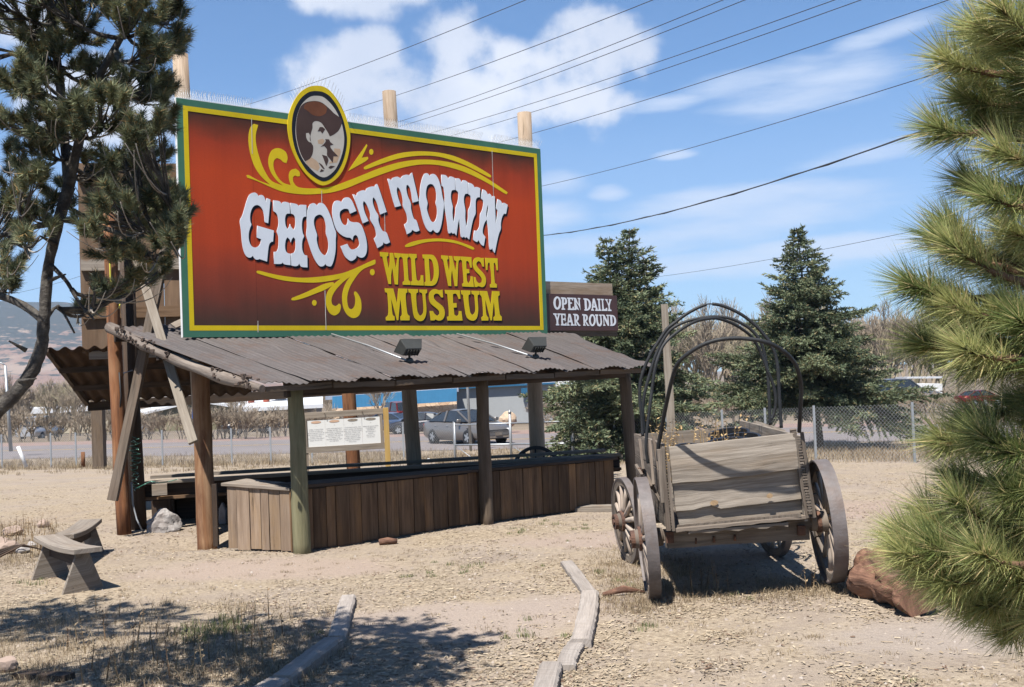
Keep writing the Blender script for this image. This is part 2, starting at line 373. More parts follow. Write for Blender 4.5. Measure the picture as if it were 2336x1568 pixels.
# ================================================================== the setting: ground, road, hills
def ground_material():
    m, nt, b = newmat('dry_ground'); ob = nd(nt, 'TexCoord').outputs['Object']
    def N(sc, det=8.0, ro=0.65, mp=(1, 1, 1), dist=0.0):
        return nd(nt, 'TexNoise', {'Vector': nd(nt, 'Mapping', {0: ob, 3: mp}).outputs[0], 'Scale': sc, 'Detail': det, 'Roughness': ro, 'Distortion': dist}).outputs[0]
    big = N(0.34); mid = N(1.6); fine = N(22.0, 6.0, 0.7); grit = N(85.0, 3.0, 0.6)
    straw = mixc(nt, mrange(nt, fine, 0.36, 0.66), (0.190, 0.148, 0.105), (0.310, 0.254, 0.186))
    dust = mixc(nt, mrange(nt, mid, 0.3, 0.7), (0.208, 0.168, 0.135), (0.27, 0.224, 0.182))
    c = mixc(nt, mrange(nt, mth(nt, 'ADD', big, mth(nt, 'MULTIPLY', mid, 0.55)), 0.60, 0.90), dust, straw)
    red = N(0.21, 5.0)
    c = mixc(nt, mth(nt, 'MULTIPLY', mrange(nt, red, 0.55, 0.72), 0.5), c, (0.22, 0.165, 0.13))
    def spot(x, y, rx, ry):
        sxy = nd(nt, 'SeparateXYZ', {0: ob}); q = mth(nt, 'ADD', mth(nt, 'POWER', mth(nt, 'DIVIDE', mth(nt, 'SUBTRACT', sxy.outputs[0], x), rx), 2.0), mth(nt, 'POWER', mth(nt, 'DIVIDE', mth(nt, 'SUBTRACT', sxy.outputs[1], y), ry), 2.0))
        return mrange(nt, mth(nt, 'ADD', q, mth(nt, 'MULTIPLY', mth(nt, 'SUBTRACT', mid, 0.5), 1.6)), 1.3, 0.2)
    for (sx0, sy0, rx, ry, col) in ((-0.45, 9.1, 1.3, 0.8, (0.262, 0.213, 0.18)), (0.5, 9.6, 0.9, 0.4, (0.25, 0.205, 0.175)), (-2.6, 12.0, 1.5, 0.75, (0.262, 0.205, 0.168)), (3.2, 7.9, 1.4, 0.6, (0.25, 0.21, 0.18)), (1.5, 13.2, 2.0, 0.8, (0.255, 0.2, 0.165)), (5.5, 15.0, 3.5, 1.1, (0.25, 0.19, 0.155))):
        c = mixc(nt, mth(nt, 'MULTIPLY', spot(sx0, sy0, rx, ry), 0.85), c, col)
    t = mrange(nt, grit, 0.25, 0.75, 0.78, 1.2, False)
    t2 = mrange(nt, fine, 0.28, 0.42, 0.72, 1.0)
    t = mth(nt, 'MULTIPLY', t, t2)
    c = mixc(nt, 1.0, c, nd(nt, 'CombineColor', {0: t, 1: t, 2: t}).outputs[0], 'MULTIPLY')
    # beyond the road the land turns to drab scrub
    sp = nd(nt, 'SeparateXYZ', {0: ob}); far = mrange(nt, sp.outputs[1], 45, 90)
    scrub = mixc(nt, mrange(nt, N(0.12, 9.0, 0.7), 0.35, 0.65), (0.115, 0.09, 0.065), (0.17, 0.135, 0.10))
    c = mixc(nt, far, c, scrub)
    nt.links.new(c, b.inputs['Base Color']); b.inputs['Roughness'].default_value = 0.95; b.inputs['Specular IOR Level'].default_value = 0.15
    h = mth(nt, 'ADD', mth(nt, 'MULTIPLY', fine, 0.6), mth(nt, 'ADD', mth(nt, 'MULTIPLY', grit, 0.25), mid))
    bp = nd(nt, 'Bump', {'Height': h, 'Strength': 0.7, 'Distance': 0.045}); nt.links.new(bp.outputs[0], b.inputs['Normal'])
    return m
M_ground = ground_material()
ys = [-8, -5, -2.5] + [0.35 * i for i in range(80)]
y = ys[-1]
while y < 4200: y *= 1.045; ys.append(y)
nx = 130; V = []; F = []
for y in ys:
    half = 9 + 1.15 * max(y, 0)
    for i in range(nx + 1):
        q = i / nx * 2 - 1; x = half * (0.6 * q + 0.4 * q ** 3); V.append((x, y, zg(x, y)))
for j in range(len(ys) - 1):
    for i in range(nx):
        k = j * (nx + 1) + i; F.append((k, k + 1, k + nx + 2, k + nx + 1))
tag(arr_mesh('ground', V, F, M_ground, smooth=True), kind='structure')
RD = Vector((0.961, -0.276, 0)); RN = Vector((0.276, 0.961, 0))      # along the road, across it
def strip(name, s0, s1, mat, dz, t0=-160, t1=110, n=90, m=4):
    b = MB()
    def fn(u, v):
        p = RD * (t0 + (t1 - t0) * u) + RN * (s0 + (s1 - s0) * v); return (p.x, p.y, zg(p.x, p.y) + dz)
    b.grid(fn, n, m, True); return tag(b.build(name, mat), kind='structure')
M_shoulder = plain('red_gravel_shoulder', (0.26, 0.175, 0.145), 0.95, 0, 0.2, 1.5, 0.2)
M_roadline = plain('faded_yellow_road_paint', (0.46, 0.31, 0.10), 0.8)
strip('road', 42.6, 53.6, M_asphalt, 0.012)
strip('road_shoulder', 53.6, 60.5, M_shoulder, 0.008)
strip('road_line_marking', 49.0, 49.12, M_roadline, 0.016, m=1)
strip('road_line_marking', 49.32, 49.44, M_roadline, 0.016, m=1)
# hills far away: one ridge with shrub speckle
def hill_material():
    m, nt, b = newmat('scrub_hillside'); ob = nd(nt, 'TexCoord').outputs['Object']
    n1 = nd(nt, 'TexNoise', {'Vector': ob, 'Scale': 0.035, 'Detail': 6.0, 'Roughness': 0.7}).outputs[0]
    n2 = nd(nt, 'TexNoise', {'Vector': nd(nt, 'Mapping', {0: ob, 3: (1, 1, 3.0)}).outputs[0], 'Scale': 0.006, 'Detail': 5.0}).outputs[0]
    c = mixc(nt, mrange(nt, n2, 0.42, 0.6), (0.18, 0.115, 0.085), (0.225, 0.17, 0.13))
    z = nd(nt, 'SeparateXYZ', {0: ob}).outputs[2]
    k = mth(nt, 'ADD', n1, mrange(nt, z, 20, 190, -0.10, 0.10))
    c = mixc(nt, mrange(nt, k, 0.42, 0.52), c, (0.036, 0.040, 0.032))
    nt.links.new(c, b.inputs['Base Color']); b.inputs['Roughness'].default_value = 1.0; b.inputs['Specular IOR Level'].default_value = 0.0
    return m
M_hill = hill_material()
from mathutils import noise as mnoise
def hill_h(x, y, base, h, x0, w):
    q = (x - x0) / w
    e = math.exp(-q * q * 1.0) * h
    nz = mnoise.fractal(Vector((x * 0.004, y * 0.004, 3.0)), 1.0, 2.1, 6)
    return base + e + nz * 16 * (0.3 + e / max(h, 1))
HY = 2450.0
b = MB()
def fn(u, v):
    x = -2600 + 3600 * u; yy = 1500 + 1250 * v
    h = hill_h(x, yy, -12, 238, -1150, 900) * ss(v) + mnoise.fractal(Vector((x * 0.002 + 9, yy * 0.002, 0)), 1, 2, 5) * 14 * v
    return (x, yy, -9 + h)
b.grid(fn, 240, 70, True); tag(b.build('hills', M_hill), kind='structure')

# ================================================================== the stand: posts, roof, counter
O = Vector((-2.48, 13.03, 0)); U = Vector((0.7506, 0.6607, 0)); VV = Vector((-0.6607, 0.7506, 0)); NF = -VV    # along the front, into the back
UP = Vector((0, 0, 1))
def L(u, v, z=0.0): return O + U * u + VV * v + UP * z
def seg_at_v(px, py, v): return onplane(px, py, L(0, v), VV)

# front and left posts
def post(name, foot, toppx, toppy, Y, r, mat, label, group='log posts of the stand', bumpy=0.05, n=12):
    top = P(toppx, toppy, Y); foot = Vector(foot) - UP * 0.12
    b = MB(); m = 9
    b.tube([foot.lerp(top, i / m) + Vector((rnd.uniform(-1, 1), rnd.uniform(-1, 1), 0)) * 0.006 for i in range(m + 1)], [r * (1.06 - 0.12 * i / m) for i in range(m + 1)], n, bumpy=bumpy)
    return tag(b.build(name, mat), label, 'post', group)
p1 = G(690, 1262); post('post', p1, 673, 872, p1.y, 0.098, M_greenpost, 'olive green treated post at the near corner of the plank counter')
p2 = onground(474, 14.56, 1262); post('post', p2, 456, 826, p2.y + 0.02, 0.118, M_peelpost, 'half-peeled orange log post left of the counter end, bare pale streak down its side')
pm = G(1112, 1196); post('post', pm, 1097, 852, pm.y, 0.086, M_brownpost, 'shaded brown post in front of the middle of the plank counter')
p3 = L(5.72, 0.02); p3.z = zg(p3.x, p3.y)
p3 = onground(1440, 17.0); post('post', p3, 1424, 846, 17.0, 0.09, M_brownpost, 'dark post at the right end of the roof beside the wagon wheel')
p4 = G(283, 1219); post('post', p4, 247, 470, p4.y + 0.12, 0.092, M_redpost, 'tall orange-brown log post at the left rear corner of the roof', n=14)
b = MB(); a = onground(309, p4.y + 0.45); b.tube([a - UP * 0.1, P(300, 900, p4.y + 0.5), P(283, 420, p4.y + 0.6)], [0.115, 0.105, 0.1], 12, bumpy=0.04)
tag(b.build('post', M_darkwood), 'nearly black pole right behind the tall orange post, wrapped in green string lights', 'post', 'log posts of the stand')
# tall poles carrying the billboard
def sign_pole(bpx, bpy, tpx, tpy, v, r, label, mat=M_polewood, square=False):
    q = seg_at_v(bpx, bpy, v); foot = Vector((q.x, q.y, zg(q.x, q.y) - 0.1)); top = P(tpx, tpy, q.y)
    b = MB()
    b.tube([foot.lerp(top, i / 8) for i in range(9)], [r * (1.0 - 0.1 * i / 8) for i in range(9)], 14, bumpy=0.03)
    return tag(b.build('sign_pole', mat), label, 'pole', 'tall poles behind the billboard')
sign_pole(468, 1000, 411, 124, 2.78, 0.115, 'tall pole at the left edge of the billboard, round top against blue sky')
sign_pole(946, 1000, 887, 209, 2.78, 0.118, 'tall split-topped pole rising behind the middle of the billboard')
sign_pole(1224, 980, 1196, 258, 2.86, 0.135, 'thick tall pole behind the right part of the billboard with a knot near its top')
q = seg_at_v(806, 1000, 5.7); b = MB(); f = Vector((q.x, q.y, zg(q.x, q.y) - 0.1)); t = P(792, 840, q.y)
b.tube([f.lerp(t, i / 6) for i in range(7)], 0.125, 12, bumpy=0.04)
tag(b.build('post', M_redpost), 'reddish log post behind the instruction board', 'post', 'log posts of the stand')

from mathutils import noise as mnoise
# ---- corrugated roof with its log rafter, beams and fascia
EV, RV = -0.42, 3.62
def eave_z(u): return 1.935 + 0.0095 * u
def roof_p(u, v): return L(u, v, eave_z(u) + (v - EV) * 0.214)
le = P(600, 880, (O + VV * EV).y)
def solve_u(px, py, v):
    lo, hi = -4.0, 12.0
    for _ in range(50):
        mid = (lo + hi) / 2; p = roof_p(mid, v); d = ray(px, py); x = d.x / d.y
        if p.x / p.y < x: lo = mid
        else: hi = mid
    return lo
uL0, uR0 = solve_u(602, 878, EV), solve_u(1482, 838, EV); uL1 = solve_u(252, 742, RV)
uR1 = solve_u(1296, 772, 2.4)
uR1 = uR0 + (uR1 - uR0) / (2.4 - EV) * (RV - EV)
M_roof = sheet_iron('weathered_corrugated_iron', (0.075, 0.065, 0.063), (0.132, 0.116, 0.112), (0.098, 0.060, 0.044))
roof = thing('shelter_roof', 'low corrugated iron shed roof with a bark-patched log along its left edge', 'roof', L(0, 0, 1.9))
b = MB()
n = int((uR0 - uL0) / 0.58) + 1; v0, v1 = EV, RV
for k in range(n):
    a0 = uL0 + (uR0 - uL0) * k / n; a1 = uL0 + (uR0 - uL0) * (k + 1) / n + 0.05
    e0 = v0 + rnd.uniform(-0.06, 0.03); zo = 0.012 * (k % 2) + rnd.uniform(0, 0.006); dent = rnd.uniform(-0.015, 0.015); sd = rnd.random() * 50
    def fn(i, j):
        v = e0 + (v1 - e0) * j; u = a0 + (a1 - a0) * i
        h = (v - EV) / (RV - EV); left = (uL1 - uL0) * h; right = (uR1 - uR0) * h
        uu = u + left + (right - left) * (u - uL0) / (uR0 - uL0); p = roof_p(uu, v)
        lip = 0.02 * math.sin(9 * u + k) * max(0, 1 - j * 9)
        curl = max(0, mnoise.noise(Vector((sd, v * 1.6, 0))) + 0.05) * 0.075 * max(0, (i - 0.8) / 0.2) ** 1.5 + max(0, mnoise.noise(Vector((sd + 9, v * 1.9, 0)))) * 0.02 * max(0, (0.2 - i) / 0.2)
        return p + UP * (0.008 * math.sin(2 * math.pi * u / 0.085) + zo + dent * math.sin(math.pi * j) + lip + curl)
    b.grid(fn, 46, 40, True)
rs = b.build('roof_sheet', M_roof, roof)
sol = rs.modifiers.new('thickness', 'SOLIDIFY'); sol.thickness = 0.004
b = MB(); pts = [(249, 747, 0.985), (300, 772, 0.86), (362, 803, 0.69), (430, 832, 0.50), (510, 862, 0.25), (598, 887, 0.0)]
lp = [P(x, y, L(0, EV).y * 0 + (roof_p(uL0 + (uL1 - uL0) * h, EV + (RV - EV) * h).y - 0.03)) for x, y, h in pts]
sm = []
for i in range(len(lp) - 1):
    for k in range(4): sm.append(lp[i].lerp(lp[i + 1], k / 4))
sm.append(lp[-1])
b.tube(sm, [(0.07 if i < len(sm) - 3 else 0.07 - 0.012 * (i - len(sm) + 4)) + 0.007 * math.sin(i * 1.3) for i in range(len(sm))], 12, bumpy=0.09)
lg = b.build('log_rafter', M_logwood, roof)
b = MB()
for i in range(60):
    k = rnd.choice([2, 3, 4, 5, 6, 7, 9, 15, 17, 18, 19]); c = sm[k].lerp(sm[k + 1], rnd.random()); an = rnd.uniform(-0.4, 1.6)
    o = (NF * math.cos(an) * 0.5 - U * math.cos(an) + UP * math.sin(an)).normalized() * 0.09
    b.box(c + o, (rnd.uniform(0.02, 0.07), rnd.uniform(0.015, 0.03), rnd.uniform(0.02, 0.035)), M=Matrix.Translation(c + o) @ Matrix.Rotation(rnd.uniform(0, 6), 4, 'Z') @ Matrix.Rotation(rnd.uniform(-0.6, 0.6), 4, 'X'))
M_bark = plain('flaking_bark', (0.075, 0.05, 0.038), 0.95, 0, 0.5, 20, 0.8)
b.build('bark', M_bark, lg)
b = MB()
for (x, y) in ((537, 1017 * 0.80663 + 0), (574, 824)):
    pass
# beam under the eave, fascia strip, rafters
b = MB(); b.bar(L(uL0 + 0.5, 0.0, 1.865), L(uR0 - 0.1, 0.0, 1.925), 0.09, 0.17, n=8, rough=0.006); b.build('beam', M_darkwood, roof)
b = MB()
seg = 7
for k in range(seg):
    a0 = uL0 + 0.05 + (uR0 - uL0 - 0.15) * k / seg; a1 = uL0 + 0.05 + (uR0 - uL0 - 0.15) * (k + 0.97) / seg
    b.bar(L(a0, EV + 0.06, eave_z(a0) - 0.05 + rnd.uniform(-.012, .012)), L(a1, EV + 0.06, eave_z(a1) - 0.05 + rnd.uniform(-.012, .012)), 0.03, 0.062, n=4, rough=0.006)
b.build('fascia_board', M_brownpost, roof)
for k in range(8):
    u = uL0 + 0.75 + (uR0 - uL0 - 1.0) * k / 7; h = 1.0
    bb = MB(); t = u + (uL1 - uL0) * (1 - k / 7) + (uR1 - uR0) * k / 7
    bb.bar(roof_p(u, EV + 0.1) - UP * 0.06, roof_p(t, RV - 0.05) - UP * 0.06, 0.06, 0.08, n=2); bb.build('rafter', M_darkwood, roof)
bb = MB(); bb.bar(roof_p(uL1 + 0.05, RV) - UP * 0.13, roof_p(uR1 - 0.05, RV) - UP * 0.13, 0.08, 0.15, n=4); bb.build('beam', M_darkwood, roof)
bb = MB(); bb.bar(roof_p(uL1 * 0.6 + uL0 * .4 + 0.02, 2.25) - UP * 0.14, roof_p(uR1 * .6 + uR0 * .4, 2.25) - UP * 0.14, 0.08, 0.14, n=4); bb.build('beam', M_darkwood, roof)

# ---- plank counter
ca, cb, cc = G(523, 1257), G(669, 1261), G(1402, 1154)
counter = thing('plank_counter', 'long waist-high counter clad in brown vertical planks, its near end in the sun', 'counter', cb)
def plank_wall(a, c, h0, h1, w, mat, name, parent, nrm, skip=()):
    b = MB(); d = c - a; n = max(1, round(d.length / w)); d.normalize(); L_ = (c - a).length
    cuts = [(k + (rnd.uniform(-.22, .22) if 0 < k < n else 0)) / n for k in range(n + 1)]
    for k in range(n):
        q0, q1 = cuts[k], cuts[k + 1]; m = (q0 + q1) / 2; base = a.lerp(c, m); h = h0 + (h1 - h0) * m + rnd.uniform(-0.006, 0.006)
        z0 = zg(base.x, base.y) + rnd.uniform(0.01, 0.035); bw = L_ * (q1 - q0) - rnd.uniform(0.004, 0.010)
        o = nrm * rnd.uniform(-0.006, 0.006)
        b.bar(Vector((base.x, base.y, z0)) + o, Vector((base.x, base.y, h)) + o + d * rnd.uniform(-.003, .003), bw, 0.022, up=nrm, n=3, rough=0.0015)
    return b.build(name, mat, parent, bevel=0.002)
nend = Vector((-(cb - ca).y, (cb - ca).x, 0)).normalized(); nend = nend if nend.y < 0 else -nend
nfr = Vector(((cc - cb).y, -(cc - cb).x, 0)).normalized()
def top_z(px, py, p): return P(px, py, p.y).z
hA, hB, hC = top_z(527, 1108, ca), top_z(668, 1116, cb), top_z(1402, 1049, cc)
M_endplank = wood('sunlit_end_planks', (0.225, 0.155, 0.108), (0.34, 0.25, 0.182), (0.35, 0.23, 0.125), tvar=0.35, across=16, patch=0.6, bump=0.25)  # lighter copy for the sunny end; sunlight is put into the colour
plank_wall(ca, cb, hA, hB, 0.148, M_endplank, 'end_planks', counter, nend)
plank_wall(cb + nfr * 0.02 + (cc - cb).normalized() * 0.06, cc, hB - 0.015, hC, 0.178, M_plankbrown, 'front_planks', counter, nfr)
b = MB(); b.bar(Vector((cb.x, cb.y, zg(cb.x, cb.y) + 0.01)) + nfr * 0.01 + (cc - cb).normalized() * 0.01, Vector((cb.x, cb.y, hB)) + nfr * 0.01 + (cc - cb).normalized() * 0.01, 0.07, 0.03, up=nfr); b.build('corner_board', M_plankbrown, counter)
bk = -nfr
b = MB()
cd = (cc - cb).normalized()
for k, (o, w) in enumerate(((0.10, 0.25), (0.36, 0.25))):
    for j in range(2):
        q0, q1 = (0.0, 0.52) if j == 0 else (0.524, 1.01)
        a_ = cb.lerp(cc, q0) + bk * (o - 0.03); c_ = cb.lerp(cc, q1) + bk * (o - 0.03)
        b.bar(Vector((a_.x, a_.y, hB + (hC - hB) * q0 + 0.022)), Vector((c_.x, c_.y, hB + (hC - hB) * q1 + 0.022)), w, 0.036, n=10, rough=0.003)
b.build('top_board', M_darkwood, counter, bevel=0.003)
b = MB(); ed = (cb - ca).normalized()
b.bar(Vector((ca.x, ca.y, hA + 0.018)) - ed * 0.06 - nend * 0.10, Vector((cb.x, cb.y, hB + 0.0)) + ed * 0.0 - nend * 0.10, 0.28, 0.034, n=5, rough=0.003)
b.bar(Vector((ca.x, ca.y, hA + 0.02)) - ed * 0.05 - nend * 0.37, Vector((cb.x, cb.y, hB + 0.005)) - ed * 0.3 - nend * 0.37, 0.24, 0.034, n=4, rough=0.003)
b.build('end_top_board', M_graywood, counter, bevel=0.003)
b = MB(); b.bar(Vector((ca.x, ca.y, 0)) + bk * 0.9 + ed * .3, Vector((ca.x, ca.y, hA - 0.02)) + bk * 0.9 + ed * .3, 0.06, 0.06)
b.build('inner_post', M_darkwood, counter)
b = MB(); q = cc + bk * 0.5; b.bar(Vector((q.x, q.y, zg(q.x, q.y))), Vector((q.x, q.y, hC)), 0.5, 0.03, up=cd); b.build('end_panel', M_darkwood, counter)

# ---- rear wing: long trough, awning and the plain back of a second billboard
WD = Vector((math.cos(R_(12)), math.sin(R_(12)), 0)); WB = Vector((-WD.y, WD.x, 0))
t0 = P(330, 1099, 15.9); t1 = t0 + WD * 6.9; zt = t0.z
trough = thing('long_trough', 'long low wooden trough behind the counter with one sunlit top rail', 'trough', (t0.x, t0.y, 0))
b = MB(); b.bar(t0 - UP * 0.02, t1 + UP * 0.02, 0.13, 0.045, n=12, rough=0.003); b.build('top_rail', M_palewood, trough, bevel=0.003)
b = MB(); b.bar(t0 + WB * 0.8 + UP * 0.0, t1 + WB * 0.8 + UP * 0.04, 0.12, 0.045, n=12, rough=0.003); b.build('top_rail', M_graywood, trough)
b = MB(); b.bar(t0 - UP * 0.13 + WB * 0.03, t1 - UP * 0.09 + WB * 0.03, 0.03, 0.17, n=8, rough=0.002); b.build('side_board', M_darkwood, trough)
b = MB(); b.bar(t0 - UP * 0.235 - WB * 0.01, t1 - UP * 0.19 - WB * 0.01, 0.10, 0.04, n=8, rough=0.002); b.build('ledge', M_plankbrown, trough)
b = MB(); b.bar(t0 - UP * 0.20 + WB * 0.78, t1 - UP * 0.16 + WB * 0.78, 0.03, 0.3, n=2)
b.bar(t0 - UP * 0.26 + WB * 0.4, t1 - UP * 0.22 + WB * 0.4, 0.76, 0.03, n=2)
for k in range(5):
    q = t0 + WD * (0.3 + k * 1.55)
    for o in (0.06, 0.74):
        g = q + WB * o; b.bar(Vector((g.x, g.y, zg(g.x, g.y) - .05)), Vector((g.x, g.y, zt - 0.24)), 0.09, 0.09)
b.build('base_frame', M_darkwood, trough)
b = MB(); g0 = t0 + WB * 0.82; g1 = t1 + WB * 0.82; b.bar(Vector((g0.x, g0.y, 0.19)), Vector((g1.x, g1.y, 0.19)), 0.025, 0.42, n=2); b.build('shade_board', M_darkwood, trough)  # added dark board, put in to make the space under the trough dark
b = MB(); c = P(364, 1117, 15.75); b.box(c, (0.2, 0.12, 0.15), rz=R_(16)); b.build('end_block', M_graywood, trough)

aw = thing('rear_awning', 'dark corrugated awning on the rear side, its rippled underside seen from below', 'awning', P(300, 900, 16.6))
aL0, aL1 = P(200, 924, 20.0), P(106, 806, 17.0); aR0 = P(575, 905, 20.6); aR1 = aR0 + (aL1 - aL0)
M_awn = plain('orange_lit_underside', (0.055, 0.034, 0.022), 0.9, 0.0, 0.25, 3, spec=0.1, dirt=(0.085, 0.046, 0.024), dscale=1.2, damt=0.6)  # orange blotches stand for light coming through the sheet, put into the colour
b = MB()
def fn(u, v):
    p = aL0.lerp(aR0, u).lerp(aL1.lerp(aR1, u), v); k = u * (aR0 - aL0).length
    return p + UP * (0.028 * math.sin(2 * math.pi * k / 0.21) + 0.06)
b.grid(fn, 120, 8, True); o = b.build('roof_sheet', M_awn, aw); sol = o.modifiers.new('thickness', 'SOLIDIFY'); sol.thickness = 0.006
b = MB(); b.bar(aL0 - UP * 0.03, P(1345, 857, 22.5), 0.05, 0.16, n=8, rough=0.004); b.build('fascia_board', M_darkwood, aw)
b = MB(); b.bar(aL0 + UP * 0.02, aL1 + UP * 0.05, 0.06, 0.08, n=6, rough=0.012); b.build('edge_rafter', M_darkwood, aw)
for h in (0.38, 0.72):
    b = MB(); b.bar(aL0.lerp(aL1, h) - UP * 0.02, aR0.lerp(aR1, h) - UP * 0.02, 0.05, 0.09); b.build('purlin', M_darkwood, aw)
pl0 = P(188, 806, 17.3); pl1 = P(430, 806, 17.3 + 0.0); dW = Vector((math.cos(R_(13)), math.sin(R_(13)), 0))
bb0 = Vector((pl0.x, pl0.y, pl0.z)); zt2 = P(188, 372, 17.3).z
plyb = thing('rear_billboard', 'brown plywood back of the second billboard with weathered cross battens', 'billboard back', bb0)
M_ply = wood('brown_plywood', (0.145, 0.09, 0.055), (0.21, 0.135, 0.085), (0.24, 0.17, 0.12), across=3, along=0.6, tvar=0.3, patch=0.6, bump=0.1)
b = MB()
for k in range(2):
    a = bb0 + dW * (1.22 * k); c = a + dW * 1.214; nb = Vector((dW.y, -dW.x, 0))
    b.bar(Vector((a.x + c.x, a.y + c.y, 0)) / 2 + UP * bb0.z, Vector((a.x + c.x, a.y + c.y, 0)) / 2 + UP * zt2, 1.214, 0.02, up=nb)
b.build('panel', M_ply, plyb)
for px, py in ((188, 408), (188, 500), (188, 606), (188, 716)):
    z = P(px, py, 17.3).z; b = MB(); nb = Vector((dW.y, -dW.x, 0))
    b.bar(bb0 + UP * (z - bb0.z) + nb * 0.045 + dW * 0.02, bb0 + UP * (z - bb0.z) + nb * 0.045 + dW * 2.4, 0.07, 0.17, n=5, rough=0.004); b.build('batten', M_graywood if py == 606 else M_plankbrown, plyb)
b = MB(); z = P(188, 812, 17.3).z; b.bar(bb0 + UP * (z - bb0.z) + nb * 0.03 + dW * 0.1, bb0 + UP * (z - bb0.z) + nb * 0.03 + dW * 2.4, 0.05, 0.12, n=4); b.build('base_board', M_graywood, plyb)
g = onground(227, 37, 1045); b = MB(); b.bar(g - UP * 0.1, P(221, 850, 37), 0.36, 0.3, up=(0, -1, 0), n=3, rough=0.003)
tag(b.build('post', M_brownpost), 'thick square tan pole standing far behind the rear awning, by the fence', 'post')
# ---- braces
M_brownbrace = wood('brown_brace_wood', (0.11, 0.085, 0.065), (0.21, 0.165, 0.13), (0.16, 0.10, 0.065), tvar=.2)
def brace(a, c, w, t, mat, label, up=(0, -1, 0.3), **k):
    b = MB(); b.bar(a, c, w, t, up=up, n=8, rough=0.003); return tag(b.build('brace', mat, bevel=0.003), label, 'brace', k.get('group'))
brace(P(441, 1010, 13.75), P(262, 425, 16.4), 0.115, 0.045, M_palewood, 'pale new plank brace slanting up through the roof to the left')
brace(P(257, 1142, 14.95), P(388, 520, 15.3), 0.12, 0.09, M_brownbrace, 'dark weathered timber brace crossing in front of the tall orange post')
brace(P(395, 745, 15.15), P(432, 727, 15.4), 0.1, 0.03, M_graywood, 'short grey board lying on the roof beside the billboard corner')

# ================================================================== the billboard
SV = 2.5
sbl = onplane(418, 770, L(0, SV), VV)
def sl(px, py):
    p = onplane(px, py, L(0, SV), VV); return ((p - sbl).dot(U), p.z - sbl.z)
WS, HS = (sl(1228, 340)[0] + sl(1253, 765)[0]) / 2, (sl(390, 222)[1] + sl(1228, 340)[1]) / 2
def S3(s, t, out=0.0): return sbl + U * s + UP * t + NF * out
def flat_paint(name, col, var=0.06, dirt=None):
    return plain(name, col, 0.65, 0, var, 2.5, spec=0.2, dirt=dirt or tuple(k * 0.78 for k in col), dscale=1.1, damt=0.5)
M_sgreen = flat_paint('sign_green', (0.065, 0.19, 0.12), 0.12); M_syel = flat_paint('sign_yellow', (0.78, 0.56, 0.012), 0.05)
M_swhite = flat_paint('sign_white', (0.83, 0.855, 0.90), 0.03); M_sblack = flat_paint('sign_black', (0.012, 0.014, 0.022)); M_scream = flat_paint('portrait_cream', (0.60, 0.545, 0.47), 0.12)
M_sbrown = flat_paint('portrait_brown', (0.075, 0.043, 0.036), 0.25); M_srust = flat_paint('portrait_rust', (0.17, 0.06, 0.028), 0.35); M_stan = flat_paint('portrait_tan', (0.58, 0.40, 0.26), 0.25)
def vignette():
    m, nt, b = newmat('sign_red_blend'); uv = nd(nt, 'UVMap', uv_map='UVMap').outputs[0]; sp = nd(nt, 'SeparateXYZ', {0: uv})
    nz = nd(nt, 'TexNoise', {'Vector': uv, 'Scale': 1.6, 'Detail': 4.0}).outputs[0]
    t = mth(nt, 'ADD', mth(nt, 'DIVIDE', sp.outputs[1], HS), mth(nt, 'MULTIPLY', mth(nt, 'SUBTRACT', nz, 0.5), 0.14))
    r = nd(nt, 'ValToRGB', {0: t}); cr = r.color_ramp
    for p, c in ((0.06, lin(70, 54, 58)), (0.13, lin(92, 56, 58)), (0.25, lin(128, 60, 55)), (0.40, lin(166, 66, 46)), (0.70, lin(174, 68, 42)), (0.83, lin(150, 60, 46)), (0.90, lin(102, 52, 46)), (0.94, lin(68, 45, 46))):
        if p == 0.06: e = cr.elements[0]; e.position = p
        elif p == 0.94: e = cr.elements[len(cr.elements) - 1]; e.position = p
        else: e = cr.elements.new(p)
        e.color = (c[0] * 0.92, c[1] * 0.80, c[2] * 0.50, 1)
    x = mth(nt, 'DIVIDE', sp.outputs[0], WS)
    ln = mrange(nt, mth(nt, 'ABSOLUTE', mth(nt, 'SUBTRACT', mth(nt, 'FRACT', mth(nt, 'ADD', mth(nt, 'MULTIPLY', x, 6.0), 0.5)), 0.5)), 0.0, 0.006, 0.55, 1.0)
    gr = nd(nt, 'TexNoise', {'Vector': uv, 'Scale': 60.0, 'Detail': 2.0}).outputs[0]
    k = mth(nt, 'MULTIPLY', ln, mrange(nt, gr, 0.2, 0.8, 0.88, 1.12, False))
    sk = nd(nt, 'TexNoise', {'Vector': nd(nt, 'Mapping', {0: uv, 3: (3.5, 0.22, 1)}).outputs[0], 'Scale': 1.0, 'Detail': 7.0, 'Roughness': 0.65}).outputs[0]
    k = mth(nt, 'MULTIPLY', k, mrange(nt, sk, 0.3, 0.72, 0.84, 1.12, False))
    c = mixc(nt, 1.0, r.outputs[0], nd(nt, 'CombineColor', {0: k, 1: k, 2: k}).outputs[0], 'MULTIPLY')
    nt.links.new(c, b.inputs['Base Color']); b.inputs['Roughness'].default_value = 0.7; b.inputs['Specular IOR Level'].default_value = 0.15
    return m
sign = thing('billboard', 'big red, green and yellow painted billboard reading GHOST TOWN with an oval portrait', 'billboard', sbl)
